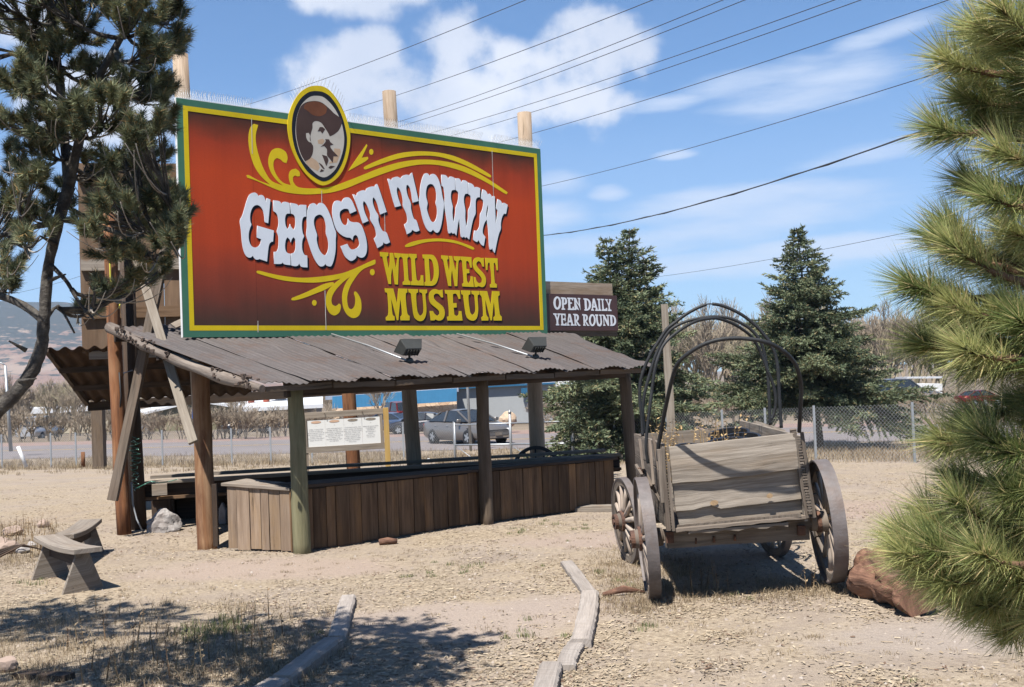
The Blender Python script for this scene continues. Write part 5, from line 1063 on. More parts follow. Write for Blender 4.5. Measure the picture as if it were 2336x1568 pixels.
# ================================================================== benches, timbers, rocks, log
def bench(n_leg, f_leg, h, label, legw, over0, over1, sw=0.27):
    d = (f_leg - n_leg); d.z = 0; D_ = d.length; d.normalize(); s = Vector((-d.y, d.x, 0))
    t = thing('bench', label, 'bench', n_leg, 'rough plank benches')
    b = MB(); a = n_leg - d * over0 + UP * h; c = f_leg + d * over1; c.z = f_leg.z + h
    rings = []
    m = 8
    for i in range(m + 1):
        q = i / m; p = a.lerp(c, q) - UP * 0.03 * math.sin(math.pi * q)
        rings.append([p + s * (sw / 2) - UP * 0.05, p - s * (sw / 2) - UP * 0.05, p - s * (sw / 2), p + s * (sw / 2)])
    b.quadstrip(rings); b.build('seat', M_graywood, t, bevel=0.004)
    for g in (n_leg, f_leg):
        b = MB(); hw = legw / 2; z1 = h - 0.055
        pts = [g + s * hw - UP * 0.03, g - s * hw - UP * 0.03, g - s * 0.055 + UP * z1, g + s * 0.055 + UP * z1]
        b.slab([p - d * 0.022 for p in pts], d * 0.045); b.build('leg', M_graywood, t, bevel=0.003)
    b = MB(); b.bar(n_leg + UP * (h - 0.13) + d * 0.03, f_leg + UP * (h - 0.13) - d * 0.03, 0.035, 0.15, n=3, rough=0.002); b.build('apron', M_darkwood, t)
    return t
nl, flg = G(190, 1349), G(124, 1321)
d = (flg - nl); 
bench(nl, flg + d * 0.12, 0.435, 'nearer rough grey plank bench with triangular legs', 0.42, 0.19, 0.12)
n2 = G(206, 1262); f2 = G(150, 1300)
bench(n2, f2, 0.40, 'farther rough grey plank bench, set at an angle behind the near one', 0.34, 0.08, 0.16, 0.26)
Zt = zm(700, 1480, 2.1236)
def timber(x0, y0, x1, y1, w, h, label, sag=0.0, bow=0.0, name='edging_timber'):
    a, c = G(*Zt(x0, y0), dz=h), G(*Zt(x1, y1), dz=h); d = c - a; d.z = 0; s = Vector((-d.y, d.x, 0)).normalized(); b = MB(); rings = []; m = 26
    for i in range(m + 1):
        q = i / m; p = a.lerp(c, q) + s * bow * math.sin(math.pi * q); z = zg(p.x, p.y)
        j = [rnd.uniform(-1, 1) * 0.0055 for _ in range(8)]
        rings.append([p.xy.to_3d() + s * (w / 2 + j[0]) + UP * (z - 0.04), p.xy.to_3d() - s * (w / 2 + j[1]) + UP * (z - 0.04), p.xy.to_3d() - s * (w / 2 + j[2]) + UP * (z + h * 0.75), p.xy.to_3d() - s * (w * 0.38) + UP * (z + h + j[3] * .5), p.xy.to_3d() + s * (w * 0.38) + UP * (z + h + j[4] * .5), p.xy.to_3d() + s * (w / 2 + j[5]) + UP * (z + h * 0.75)])
    b.quadstrip(rings); return tag(b.build(name, M_graypath), label, 'timber', 'grey timbers edging the path')
M_graypath = wood('grey_path_timber', (0.27, 0.235, 0.21), (0.40, 0.355, 0.32), (0.33, 0.28, 0.24), across=16, tvar=0.2, bump=0.5)
timber(605, 430, 535, 676, 0.135, 0.055, 'left path timber farthest from the viewer, its far half in the sun')
timber(515, 682, 205, 910, 0.15, 0.075, 'left path timber in tree shade, its nail showing')
timber(185, 925, 40, 1010, 0.16, 0.06, 'left path timber cut by the bottom edge of the photo')
timber(1918, 225, 2052, 402, 0.125, 0.05, 'right path timber that points away to the left, nearest the wagon')
timber(2056, 402, 2000, 694, 0.15, 0.07, 'right path timber, the long straight one in the middle of its row', bow=0.01)
timber(1985, 698, 1912, 850, 0.13, 0.045, 'right path timber with a ragged broken edge, second from the bottom', bow=-0.02)
timber(1822, 830, 1775, 1000, 0.145, 0.07, 'right path timber cut by the bottom edge of the photo')
def rock(c, sx_, sy_, sz_, mat, name='rock', seed=0, rough=0.22, sub=3, flat=0.3, rz=0.0):
    bm = bmesh.new(); bmesh.ops.create_icosphere(bm, subdivisions=sub, radius=1); r2 = random.Random(seed)
    pl = [(Vector((r2.uniform(-1, 1), r2.uniform(-1, 1), r2.uniform(-0.6, 1))).normalized(), r2.uniform(0.62, 0.9)) for _ in range(9)]
    for v in bm.verts:
        p = v.co.copy()
        for n_, o_ in pl:
            e = p.dot(n_) - o_
            if e > 0: p -= n_ * e
        p *= 1 + rough * mnoise.fractal(p * 1.7 + Vector((seed, 0, 0)), 1, 2, 4) * 0.5
        v.co = p
    me = bpy.data.meshes.new(name); bm.to_mesh(me); bm.free()
    me.transform(Matrix.Translation(c) @ Matrix.Rotation(rz, 4, 'Z') @ Matrix.Diagonal((sx_, sy_, sz_, 1))); me.materials.append(mat)
    for q in me.uv_layers: pass
    o = bpy.data.objects.new(name, me); return link(o)
M_rock = plain('pale_quartz_rock', (0.40, 0.375, 0.36), 0.9, 0, 0.3, 6, 0.5, dirt=(0.20, 0.16, 0.14), dscale=3, damt=0.7)
M_rock2 = plain('pink_rock', (0.36, 0.27, 0.22), 0.9, 0, 0.25, 8, 0.5, dirt=(0.25, 0.17, 0.13), dscale=4)
M_rock3 = plain('tan_boulder_stone', (0.50, 0.37, 0.26), 0.9, 0, 0.2, 4, 0.3)
g = G(376, 1212); tag(rock(g + UP * 0.10, 0.22, 0.17, 0.19, M_rock, 'boulder', 4, 0.5, 4, rz=0.4), 'pale angular boulder under the stand beside the orange post', 'boulder')
g = G(508, 1226); b = MB(); b.slab([g + Vector((-0.06, 0, 0)), g + Vector((0.05, 0.0, 0.0)), g + Vector((0.05, 0.02, 0.2)), g + Vector((0.0, 0.02, 0.31)), g + Vector((-0.05, 0.02, 0.22))], (0.0, 0.09, 0)); tag(b.build('stone_block', M_rock, bevel=0.01), 'small upright white stone between the peeled post and the counter', 'stone')
for i, (px, py, r) in enumerate(((18, 1262, .17), (52, 1262, .10), (100, 1203, .12), (122, 1232, .06), (30, 1222, .15), (72, 1248, .08), (0, 1248, .14))):
    g = G(px, py); tag(rock(g + UP * r * 0.35, r, r * 0.8, r * 0.6, M_rock2 if i % 2 == 0 else M_rock, 'rock', 20 + i, rz=i), ['pink flat rock at the front of the rubble heap', 'low grey rock in the middle of the rubble heap', 'pinkish rounded rock farthest right behind the rubble weeds', 'fist-sized grey rock near the bench', 'pink rock half hidden under the rubble weeds', 'small pale rock beside the sticks of the rubble heap', 'pink rock at the left edge of the photo'][i], 'rock', 'rocks of the rubble heap')
for i in range(5):
    a = G(-20 + i * 4, 1266 + i * 4); c = G(75 + i * 9, 1258 + i * 3); b = MB(); b.tube([a + UP * 0.05, a.lerp(c, 0.5) + UP * (0.09 + .02 * i), c + UP * 0.06], [0.014, 0.011, 0.006], 6, bumpy=0.1); tag(b.build('stick', M_darkwood), 'thin dark stick lying in the rubble heap', 'stick', 'sticks in the rubble heap')
g = G(12, 1530); tag(rock(g + UP * 0.04, .1, .08, .07, M_rock2, 'rock', 51), 'square pinkish rock in deep tree shade, bottom left', 'rock')
a = G(40, 1546); c = G(160, 1552); b = MB(); b.bar(a + UP * .02, c + UP * .02, 0.1, 0.04, n=4, rough=.004); tag(b.build('board', M_darkwood), 'dark board lying in the tree shade at the bottom left', 'board')
# the rotten red log by the wagon wheel
a, c = G(1982, 1348), G(2100, 1408); dl = (c - a).normalized(); b = MB(); rings = []; m = 26; sdl = Vector((-dl.y, dl.x, 0))
for i in range(m + 1):
    q = i / m; p = a.lerp(c, q); ring_ = []
    rr = 0.185 * (0.75 + 0.3 * math.sin(math.pi * min(1, q * 1.4 + 0.2)))
    for k in range(28):
        an = 2 * math.pi * k / 28; nz = mnoise.fractal(Vector((q * 4, math.cos(an) * 1.2, math.sin(an) * 1.2)), 1, 2, 5)
        r_ = rr * (1 + 0.48 * nz); ring_.append(p + sdl * math.cos(an) * r_ * 1.1 + UP * (math.sin(an) * r_ + 0.16))
    rings.append(ring_)
b.quadstrip(rings, smooth=True); tag(b.build('fallen_log', M_redlog), 'short red-brown rotten log lying beside the right wagon wheel', 'log')
for px, py, l, r_, lab in ((885, 1243, 0.2, 0.035, 'short pink chunk of wood lying in front of the counter'),):
    g = G(px, py); b = MB(); b.tube([g + UP * .03 - Vector((l / 2, 0, 0)), g + UP * .045, g + UP * .03 + Vector((l / 2, .04, 0))], [r_, r_ * 1.1, r_ * .8], 9, bumpy=.2); tag(b.build('wood_chunk', M_redlog), lab, 'wood chunk')
g0, g1 = G(1375, 1362), G(1470, 1356); b = MB(); b.tube([g0 + UP * .02, g0.lerp(g1, .5) + UP * .05, g1 + UP * .02], [.018, .03, .012], 7, bumpy=.3); tag(b.build('bark_strip', M_redlog), 'curled red bark strip on the grass left of the wagon wheel', 'bark')
a, c = G(1312, 1166), G(1408, 1166); b = MB(); b.bar(a + UP * .04, c + UP * .05, .2, .06, n=4, rough=.005); b.bar(a + UP * .0 - Vector((0, .12, 0)), c + UP * .0 - Vector((0, .12, 0)), .05, .1, n=3, rough=.004); tag(b.build('board', M_graywood), 'low grey board step at the right end of the counter', 'board')
b = MB(); g = onground(2330, 5.0, 1540); b.tube([g - UP * .1, g + UP * 0.42], 0.03, 10); tag(b.build('red_stake', M_red), 'red painted stake at the bottom right under the pine needles', 'stake')
# cables and lights on the left posts
b = MB(); Yc = p4.y - 0.02; pts = [P(x, y, Yc) for x, y in ((272, 850), (276, 905), (270, 950), (263, 990), (266, 1030), (275, 1062), (281, 1075))]; b.tube(pts, 0.011, 8); tag(b.build('black_cable', M_black), 'black cable hanging down the tall orange post', 'cable')
M_green = plain('green_wire', (0.03, 0.16, 0.11), 0.5); M_ylw = plain('yellow_rope', (0.62, 0.55, 0.06), 0.7); M_paleg = plain('pale_green_bulbs', (0.32, 0.55, 0.45), 0.4)
b = MB(); Yc = p4.y + 0.3; pr = None
pts = [P(290 + 7 * math.sin(i * 0.9), 952 + i * 5, Yc) for i in range(9)] + [P(305 + (10 - i * 0.0) * math.sin(i * 1.9) + (i % 3) * 3, 998 + i * 3.4, Yc - 0.04 + 0.1 * math.cos(i * 1.9)) for i in range(36)] + [P(x, y, Yc - .12) for x, y in ((330, 1105), (345, 1098), (362, 1102), (385, 1099), (404, 1094))]
b.tube(pts, 0.006, 5); sl_ = b.build('string_lights', M_green); tag(sl_, 'tangle of green string lights wrapped round the dark post', 'string lights')
b = MB()
for p in pts[::1]:
    o = Vector((rnd.uniform(-1, 1), rnd.uniform(-1, .2), rnd.uniform(-1, 1))) * 0.03; b.tube([p, p + o], [0.006, 0.002], 5)
b.build('bulbs', M_paleg, sl_)
b = MB(); pts = [P(x, y, p4.y - 0.02) for x, y in ((277, 548), (262, 560), (251, 600), (252, 640), (260, 665), (272, 678))]; b.tube(pts, 0.012, 6); b.tube([P(277, 548, p4.y), P(274, 575, p4.y - .02)], 0.014, 6); b.tube([P(275, 690, p4.y - .02), P(272, 704, p4.y - .02)], 0.011, 6)
tag(b.build('yellow_rope', M_ylw), 'yellow rope looped over the tall orange post above the roof', 'rope')
b = MB(); b.tube([P(302, 845, Yc), P(282, 852, Yc), P(277, 875, Yc), P(283, 950, Yc)], 0.009, 6); b.tube([P(300, 1100, Yc - .2), P(303, 1150, Yc - .2), P(312, 1185, Yc - .25), P(325, 1212, Yc - .3)], 0.012, 6); tag(b.build('grey_cable', M_galv), 'pale grey cable on the dark post, its tail on the ground', 'cable')
b = MB(); b.slab([P(451, 960, 14.5), P(447, 985, 14.5), P(446, 1010, 14.5), P(451, 1032, 14.5), P(458, 1036, 14.5), P(458, 962, 14.5)], (0, 0.1, 0)); tag(b.build('black_box', M_pot), 'black box fixed to the left side of the peeled post', 'box')

# ================================================================== trees
def rot_about(v, ax, a): return Matrix.Rotation(a, 3, ax) @ v
def tri_needles(bases, dirs, lens, width):
    'numpy: one slim triangle per needle'
    N = len(bases); r = npr.normal(size=(N, 3)); s = np.cross(dirs, r); s /= np.linalg.norm(s, axis=1, keepdims=True) + 1e-9
    V = np.empty((N * 3, 3), np.float32); V[0::3] = bases - s * width[:, None] / 2; V[1::3] = bases + s * width[:, None] / 2; V[2::3] = bases + dirs * lens[:, None]
    return V
def tuft(p, d, n, L0, seglen, amin, amax, width, up=0.0):
    p = np.array(p); d = np.array(d) / np.linalg.norm(d)
    r = npr.normal(size=(n, 3)); r -= (r @ d)[:, None] * d; r /= np.linalg.norm(r, axis=1, keepdims=True)
    a = npr.uniform(amin, amax, n); dirs = d[None] * np.cos(a)[:, None] + r * np.sin(a)[:, None]; dirs[:, 2] += up
    dirs /= np.linalg.norm(dirs, axis=1, keepdims=True)
    bases = p[None] - d[None] * (npr.uniform(0, 1, n) * seglen)[:, None]
    lens = L0 * npr.uniform(0.7, 1.1, n)
    return bases, dirs, lens, np.full(n, width)
class Needles:
    def __init__(s): s.b = []; s.d = []; s.l = []; s.w = []; s.r = []
    def add(s, t, tone, spread=0.25):
        s.b.append(t[0]); s.d.append(t[1]); s.l.append(t[2]); s.w.append(t[3]); s.r.append(np.clip(tone + npr.uniform(-spread, spread, len(t[0])), 0, 1))
    def build(s, name, mat, parent):
        V = tri_needles(np.concatenate(s.b), np.concatenate(s.d), np.concatenate(s.l), np.concatenate(s.w)); F = np.arange(len(V)).reshape(-1, 3)
        return arr_mesh(name, V, F, mat, np.concatenate(s.r), parent)
def curve(p0, p1, bend, n=6):
    m = (p0 + p1) / 2 + bend; return [p0 * (1 - t) ** 2 + m * 2 * t * (1 - t) + p1 * t * t for t in [i / n for i in range(n + 1)]]
M_pinebark = plain('pine_bark', (0.045, 0.037, 0.032), 0.95, 0, 0.6, 30, 1.0, dirt=(0.20, 0.18, 0.15), dscale=16, damt=0.55)
M_twig = plain('grey_twigs', (0.34, 0.30, 0.26), 0.9, 0, 0.25, 20)
M_pineL = leafmat('short_pine_needles', (0.065, 0.085, 0.05), (0.25, 0.27, 0.145), (0.36, 0.24, 0.10), 0.55, 0.15)
pineL = thing('pine_tree', 'crooked dark pine with short grey-green needles covering the left end of the billboard', 'tree', P(-400, 1720, 6.2))
Y0 = 6.0
tp = [P(x, y, Y) for x, y, Y in ((-400, 1730, 6.3), (-340, 1400, 6.25), (-230, 1130, 6.15), (-90, 1010, 6.05), (0, 932, 6), (60, 868, 6), (92, 800, 6), (100, 730, 6), (110, 610, 6), (134, 505, 6), (158, 425, 6))]
tr_ = [.065, .06, .05, .044, .039, .037, .033, .030, .028, .028, .032]
def smooth_path(pp, rr, k=4):
    out = []; ro = []
    for i in range(len(pp) - 1):
        p0, p1, p2, p3 = pp[max(i - 1, 0)], pp[i], pp[i + 1], pp[min(i + 2, len(pp) - 1)]
        for j in range(k):
            t = j / k; out.append(0.5 * ((2 * p1) + (p2 - p0) * t + (2 * p0 - 5 * p1 + 4 * p2 - p3) * t * t + (3 * p1 - p0 - 3 * p2 + p3) * t ** 3)); ro.append(rr[i] + (rr[i + 1] - rr[i]) * t)
    return out + [pp[-1]], ro + [rr[-1]]
b = MB(); q, r_ = smooth_path(tp, tr_, 5); b.tube(q, r_, 12, bumpy=0.12); skeleton = list(q)
for pts, rr in ((((158, 425, 6), (178, 330, 5.95), (212, 210, 5.9), (262, 110, 5.85), (330, 0, 5.8), (400, -130, 5.7), (430, -300, 5.6)), (.028, .025, .021, .018, .015, .011, .007)),
                (((158, 425, 6), (148, 330, 6.1), (138, 200, 6.2), (120, 60, 6.25), (95, -110, 6.3), (60, -350, 6.3), (20, -620, 6.3)), (.028, .026, .024, .022, .019, .016, .01)),
                (((100, 730, 6), (40, 690, 6.1), (-60, 650, 6.2), (-200, 560, 6.3), (-340, 380, 6.4)), (.024, .021, .019, .016, .01)),
                (((134, 505, 6), (70, 520, 5.85), (-20, 540, 5.7), (-120, 520, 5.6)), (.018, .015, .012, .008)),
                (((-90, 1010, 6.05), (-200, 760, 6.2), (-330, 480, 6.3), (-420, 120, 6.4), (-430, -260, 6.4), (-400, -620, 6.4)), (.045, .04, .036, .03, .024, .012)),
                (((135, 500, 6), (220, 515, 5.9), (300, 540, 5.85), (370, 535, 5.8), (420, 540, 5.75)), (.016, .014, .011, .008, .005)),
                (((110, 600, 6), (150, 640, 5.9), (180, 690, 5.8), (215, 730, 5.75)), (.014, .011, .008, .005)),
                (((92, 760, 6), (130, 700, 6.1), (170, 760, 6.05)), (.012, .008, .005))):
    q, r_ = smooth_path([P(*p) for p in pts], list(rr), 5); b.tube(q, r_, 9, bumpy=0.1); skeleton += q
for x, y, a in ((60, 800, 0), (112, 640, 1), (45, 870, 2), (130, 560, 0)): b.tube([P(x, y, 5.97), P(x + (38 if a != 0 else -40), y - 22 + a * 8, 5.92)], [0.014, 0.004], 6)
b.build('trunk', M_pinebark, pineL)
nd_ = Needles(); tw = MB(); bare = MB()
patches = [(60,60,90,70,30),(190,50,80,60,26),(300,30,80,50,18),(385,30,36,40,14),(392,100,30,40,12),(340,110,50,40,12),(120,140,80,50,26),(40,170,60,50,20),(230,170,60,45,16),(330,200,60,45,20),(372,215,32,35,12),(60,270,70,50,20),(150,260,60,50,16),(240,260,60,50,18),(330,290,50,45,18),(378,275,22,38,8),(100,330,60,40,12),(40,370,50,40,9),(270,340,60,40,16),(345,370,46,40,16),(210,390,50,36,10),(300,420,60,40,18),(365,440,44,40,16),(415,475,22,22,9),(385,520,45,30,14),(412,545,22,20,8),(330,500,60,40,18),(260,470,50,40,12),(250,560,45,30,9),(340,575,50,28,11),(245,665,45,18,7),(210,700,40,12,5),(60,480,50,30,7),(20,600,26,25,6),(90,540,50,20,5),(180,520,40,20,4),(60,590,30,15,3),(220,640,30,20,3),(30,440,45,30,10),(15,530,35,35,9),(95,480,45,25,7),(25,640,30,20,5),(140,440,40,30,8),(60,400,50,30,10),(300,640,35,25,6),(360,620,30,20,5),
 (60,-60,100,60,22),(250,-60,110,60,22),(400,-90,80,70,20),(150,-180,140,80,22),(350,-230,130,90,22),(40,-320,140,100,22),(230,-380,130,100,20),(430,-330,70,80,12),(0,-520,150,100,20),(200,-560,120,90,14),(-120,-80,90,90,18),(-150,120,80,90,16),(-140,330,70,70,12),(-300,-60,110,120,20),(-330,250,110,120,18),(-380,500,80,70,8),(-480,100,90,120,12),(-330,-330,140,120,22),(-150,-420,110,110,18),(-480,-260,110,120,16),(-380,-620,140,110,18),(-150,-680,130,90,12),(-600,-500,90,110,10)]
for cx, cy, rx, ry, n in patches:
    on = cx > -60 and cy > -60
    pc = P(cx, cy, Y0 + rnd.uniform(-0.7, 0.7)); near = min(skeleton, key=lambda s_: (s_ - pc).length + 0.3 * max(0, s_.z - pc.z))
    lim = curve(near, pc, Vector((rnd.uniform(-.1, .1), rnd.uniform(-.1, .1), -0.12)), 6); tw.tube(lim, [0.014 - 0.0016 * i for i in range(7)], 6, bumpy=0.1)
    for k in range(n):
        while True:
            u, v = rnd.uniform(-1, 1), rnd.uniform(-1, 1)
            if u * u + v * v < 1: break
        tip = P(cx + u * rx, cy + v * ry, pc.y + rnd.uniform(-0.32, 0.32)); st = lim[rnd.choice([2, 3, 4, 5, 6])]
        d = (tip - st); d = (d.normalized() + Vector((rnd.uniform(-.3, .3), rnd.uniform(-.3, .3), 0.45))).normalized()
        tw.tube(curve(st, tip, Vector((0, 0, -0.05)), 4), [0.0055, 0.005, 0.0045, 0.004, 0.003], 4)
        tone = rnd.random()
        for m in range(3 if on else 2):
            dd = (d + Vector((rnd.uniform(-.5, .5), rnd.uniform(-.5, .5), rnd.uniform(-.2, .4)))).normalized() if m else d
            tt = tip + dd * (0.03 if m == 0 else 0.05)
            nd_.add(tuft(tt, dd, 95 if on else 40, 0.06, 0.10, 0.35, 1.15, 0.0046 if on else 0.010), tone)
    for _b in range(2 if on else 0):
        s0 = lim[3]; e = P(cx + rnd.uniform(-1, 1) * rx * 1.2, cy + rnd.uniform(-1, 1) * ry * 1.2, pc.y - 0.35); bare.tube(curve(s0, e, Vector((rnd.uniform(-.1, .1), 0, -0.12)), 7), [0.0048, .0045, .004, .0036, .003, .0026, .0022, .0018], 4)
def shade_patch(px, py, h, r, n):
    'a limb of the same crown, above or left of the view, on the line from this spot of ground to the sun'
    g = G(px, py); c = g + sun_dir * (h / sun_dir.z); near = min(skeleton, key=lambda s_: (s_ - c).length)
    lim = curve(near, c, Vector((0, 0, -.1)), 6); tw.tube(lim, [0.018 - 0.002 * i for i in range(7)], 6, bumpy=.1)
    for k in range(int(n * 1.6)):
        while True:
            v = Vector((rnd.uniform(-1, 1), rnd.uniform(-1, 1), rnd.uniform(-.5, .5)))
            if v.length < 1: break
        tip = c + v * r; st = lim[rnd.choice([3, 4, 5, 6])]; d = (tip - st).normalized(); tw.tube(curve(st, tip, Vector((0, 0, -.04)), 3), [.006, .005, .004, .003], 4); tone = rnd.random()
        for m in range(3):
            dd = (d + Vector((rnd.uniform(-.6, .6), rnd.uniform(-.6, .6), rnd.uniform(-.1, .5)))).normalized(); nd_.add(tuft(tip + dd * .05, dd, 60, .062, .10, .35, 1.15, .013), tone)
for px, py, h, r, n in ((40, 1412, 5.6, .55, 34), (150, 1405, 5.8, .5, 34), (260, 1400, 6.0, .45, 26), (350, 1408, 6.0, .4, 22), (60, 1445, 5.2, .5, 26), (180, 1450, 5.2, .45, 22), (-60, 1430, 5.2, .6, 30), (100, 1390, 6.2, .5, 24), (640, 1440, 5.2, .4, 26), (760, 1445, 5.0, .4, 24), (560, 1462, 5.0, .4, 24), (440, 1485, 4.6, .4, 22), (330, 1520, 4.4, .4, 22), (900, 1452, 5.0, .36, 22), (1000, 1452, 5.0, .34, 20), (1060, 1462, 5.0, .25, 10), (860, 1490, 4.6, .4, 24), (960, 1500, 4.6, .34, 20), (1030, 1478, 4.8, .25, 12), (760, 1520, 4.4, .36, 18), (900, 1545, 4.4, .34, 18), (620, 1540, 4.4, .3, 10), (120, 1545, 4.6, .4, 18), (-40, 1560, 4.6, .5, 18), (240, 1560, 4.4, .4, 16), (520, 1420, 5.6, .3, 10), (1000, 1545, 4.4, .2, 6)): shade_patch(px, py, h, r, n)
tw.build('branches', M_pinebark, pineL); bare.build('bare_twigs', M_twig, pineL); nd_.build('crown', M_pineL, pineL)

# big long-needled pine at the right edge
M_pineR = leafmat('long_pine_needles', (0.15, 0.22, 0.068), (0.61, 0.61, 0.255), (0.85, 0.68, 0.36), 0.45, 0.42)
pineR = thing('pine_tree', 'close pine with long yellow-green needles filling the right edge', 'tree', P(2900, 1900, 3.9))
nd_ = Needles(); b = MB()
trunk = [P(x, y, 4.1) for x, y in ((2900, 2200), (2880, 1600), (2860, 900), (2850, 200), (2840, -500))]
q, r_ = smooth_path(trunk, [.12, .11, .1, .085, .06]); b.tube(q, r_, 12, bumpy=.08); sk = q
br = MB()
BR = [((2092,120),(2290,170),3.6,1),((2150,55),(2330,120),3.7,.9),((2245,60),(2420,160),3.5,1.1),((2066,285),(2240,300),3.55,1),((2130,215),(2330,240),3.7,1),((2300,190),(2500,250),3.6,1),((2135,405),(2330,430),3.65,1),((2210,330),(2420,380),3.5,1),((2310,330),(2520,400),3.7,1),((2075,520),(2290,610),3.6,1),((2010,640),(2250,680),3.5,1.1),((2140,560),(2350,640),3.75,1),((2240,520),(2450,560),3.5,1),((2030,780),(2250,790),3.55,1.1),((2110,700),(2330,760),3.65,1),((2220,690),(2440,750),3.5,1),((2320,620),(2520,700),3.6,1),((2150,840),(2330,830),3.6,1),((2290,800),(2480,850),3.5,1.1),((2150,960),(2350,920),3.75,.9),((2080,1000),(2290,1010),3.6,1),((2210,1030),(2430,1020),3.45,1),((2320,950),(2520,980),3.6,1),((2110,1090),(2300,1090),3.7,1),((2230,1130),(2440,1120),3.5,1),((1985,1215),(2230,1240),3.55,1),((2060,1180),(2260,1230),3.65,1),((2100,1260),(2310,1270),3.5,1),((2190,1200),(2400,1220),3.6,1),((2290,1180),(2500,1200),3.5,1.1),((2120,1330),(2330,1310),3.65,.9),((2170,1400),(2360,1340),3.6,1),((2260,1330),(2460,1300),3.5,1),((2300,1420),(2490,1360),3.55,1),((2330,1270),(2530,1280),3.6,1),((2340,1060),(2540,1080),3.55,1),((2345,870),(2540,900),3.55,1),((2340,480),(2540,520),3.6,1),((2345,60),(2540,120),3.6,1),((2330,740),(2530,770),3.65,1),((2270,440),(2470,470),3.6,1),((2290,1090),(2490,1100),3.8,1),((2250,910),(2450,930),3.8,1),((2230,620),(2430,650),3.85,1),((2230,1290),(2430,1290),3.8,1),((2320,1380),(2520,1350),3.8,1),((2180,110),(2380,170),3.8,1),((2220,260),(2420,300),3.85,1)]
BR2 = []
for (tx, ty), (bx, by), Y, sc in BR:
    for k in range(rnd.choice([1, 1, 2]) if ty < 480 else rnd.choice([1, 2, 2])):
        jx, jy = rnd.uniform(25, 150), rnd.uniform(-75, 75); BR2.append(((tx + jx, ty + jy), (bx + jx * .7, by + jy * .6 + 20), Y + rnd.uniform(-.28, .3), sc * .9))
BR2 += [((1990, 1250), (2220, 1290), 3.5, 1.0), ((2020, 1290), (2240, 1310), 3.6, 1.0), ((2050, 1235), (2280, 1270), 3.45, 1.0), ((2080, 1330), (2290, 1310), 3.5, 1.0), ((2110, 1370), (2320, 1330), 3.6, 1.0)]
for (tx, ty), (bx, by), Y, sc in BR + BR2:
    tip = P(tx + 22, ty, Y + rnd.uniform(-.05, .05)); base = P(bx, by, Y + 0.08); d = (tip - base)
    root = min(sk, key=lambda s_: (s_ - base).length); br.tube([root, root.lerp(base, .5) - UP * 0.04, base], [0.03, 0.022, 0.014], 7, bumpy=.1)
    cv = curve(base, tip - d.normalized() * 0.07, Vector((0, 0, -0.03)), 8); br.tube(cv, [0.013 - .0009 * i for i in range(9)], 7, bumpy=.15)
    tone = rnd.uniform(0.15, 0.85)
    for i in range(2, 9):
        dd = (cv[min(i + 1, 8)] - cv[i - 1]).normalized(); n = int((62 if i < 7 else 128) * sc * (0.6 if i < 4 else 1.3))
        nd_.add(tuft(cv[i], dd, n, 0.155 * (1.0 if i > 3 else .85), 0.045, 0.15 if i == 8 else 0.35, 0.95 if i == 8 else 1.1, 0.0034, up=-0.03), tone, 0.4)
# crown that shades from outside the frame
for k in range(46):
    base = P(rnd.uniform(2480, 3200), rnd.uniform(-900, 1300), rnd.uniform(3.3, 4.6)); d = Vector((rnd.uniform(-1, .6), rnd.uniform(-1, 1), rnd.uniform(-.1, .5))).normalized()
    root = min(sk, key=lambda s_: (s_ - base).length); br.tube([root, base], [0.02, 0.008], 5)
    for i in range(4): nd_.add(tuft(base + d * 0.06 * i, d, 40, 0.15, .06, .4, 1.1, .006), rnd.random())
b.build('trunk', M_pinebark, pineR); br.build('branches', plain('red_brown_pine_twigs', (0.19, 0.10, 0.06), .9, 0, .3, 25, .6), pineR); nd_.build('crown', M_pineR, pineR)

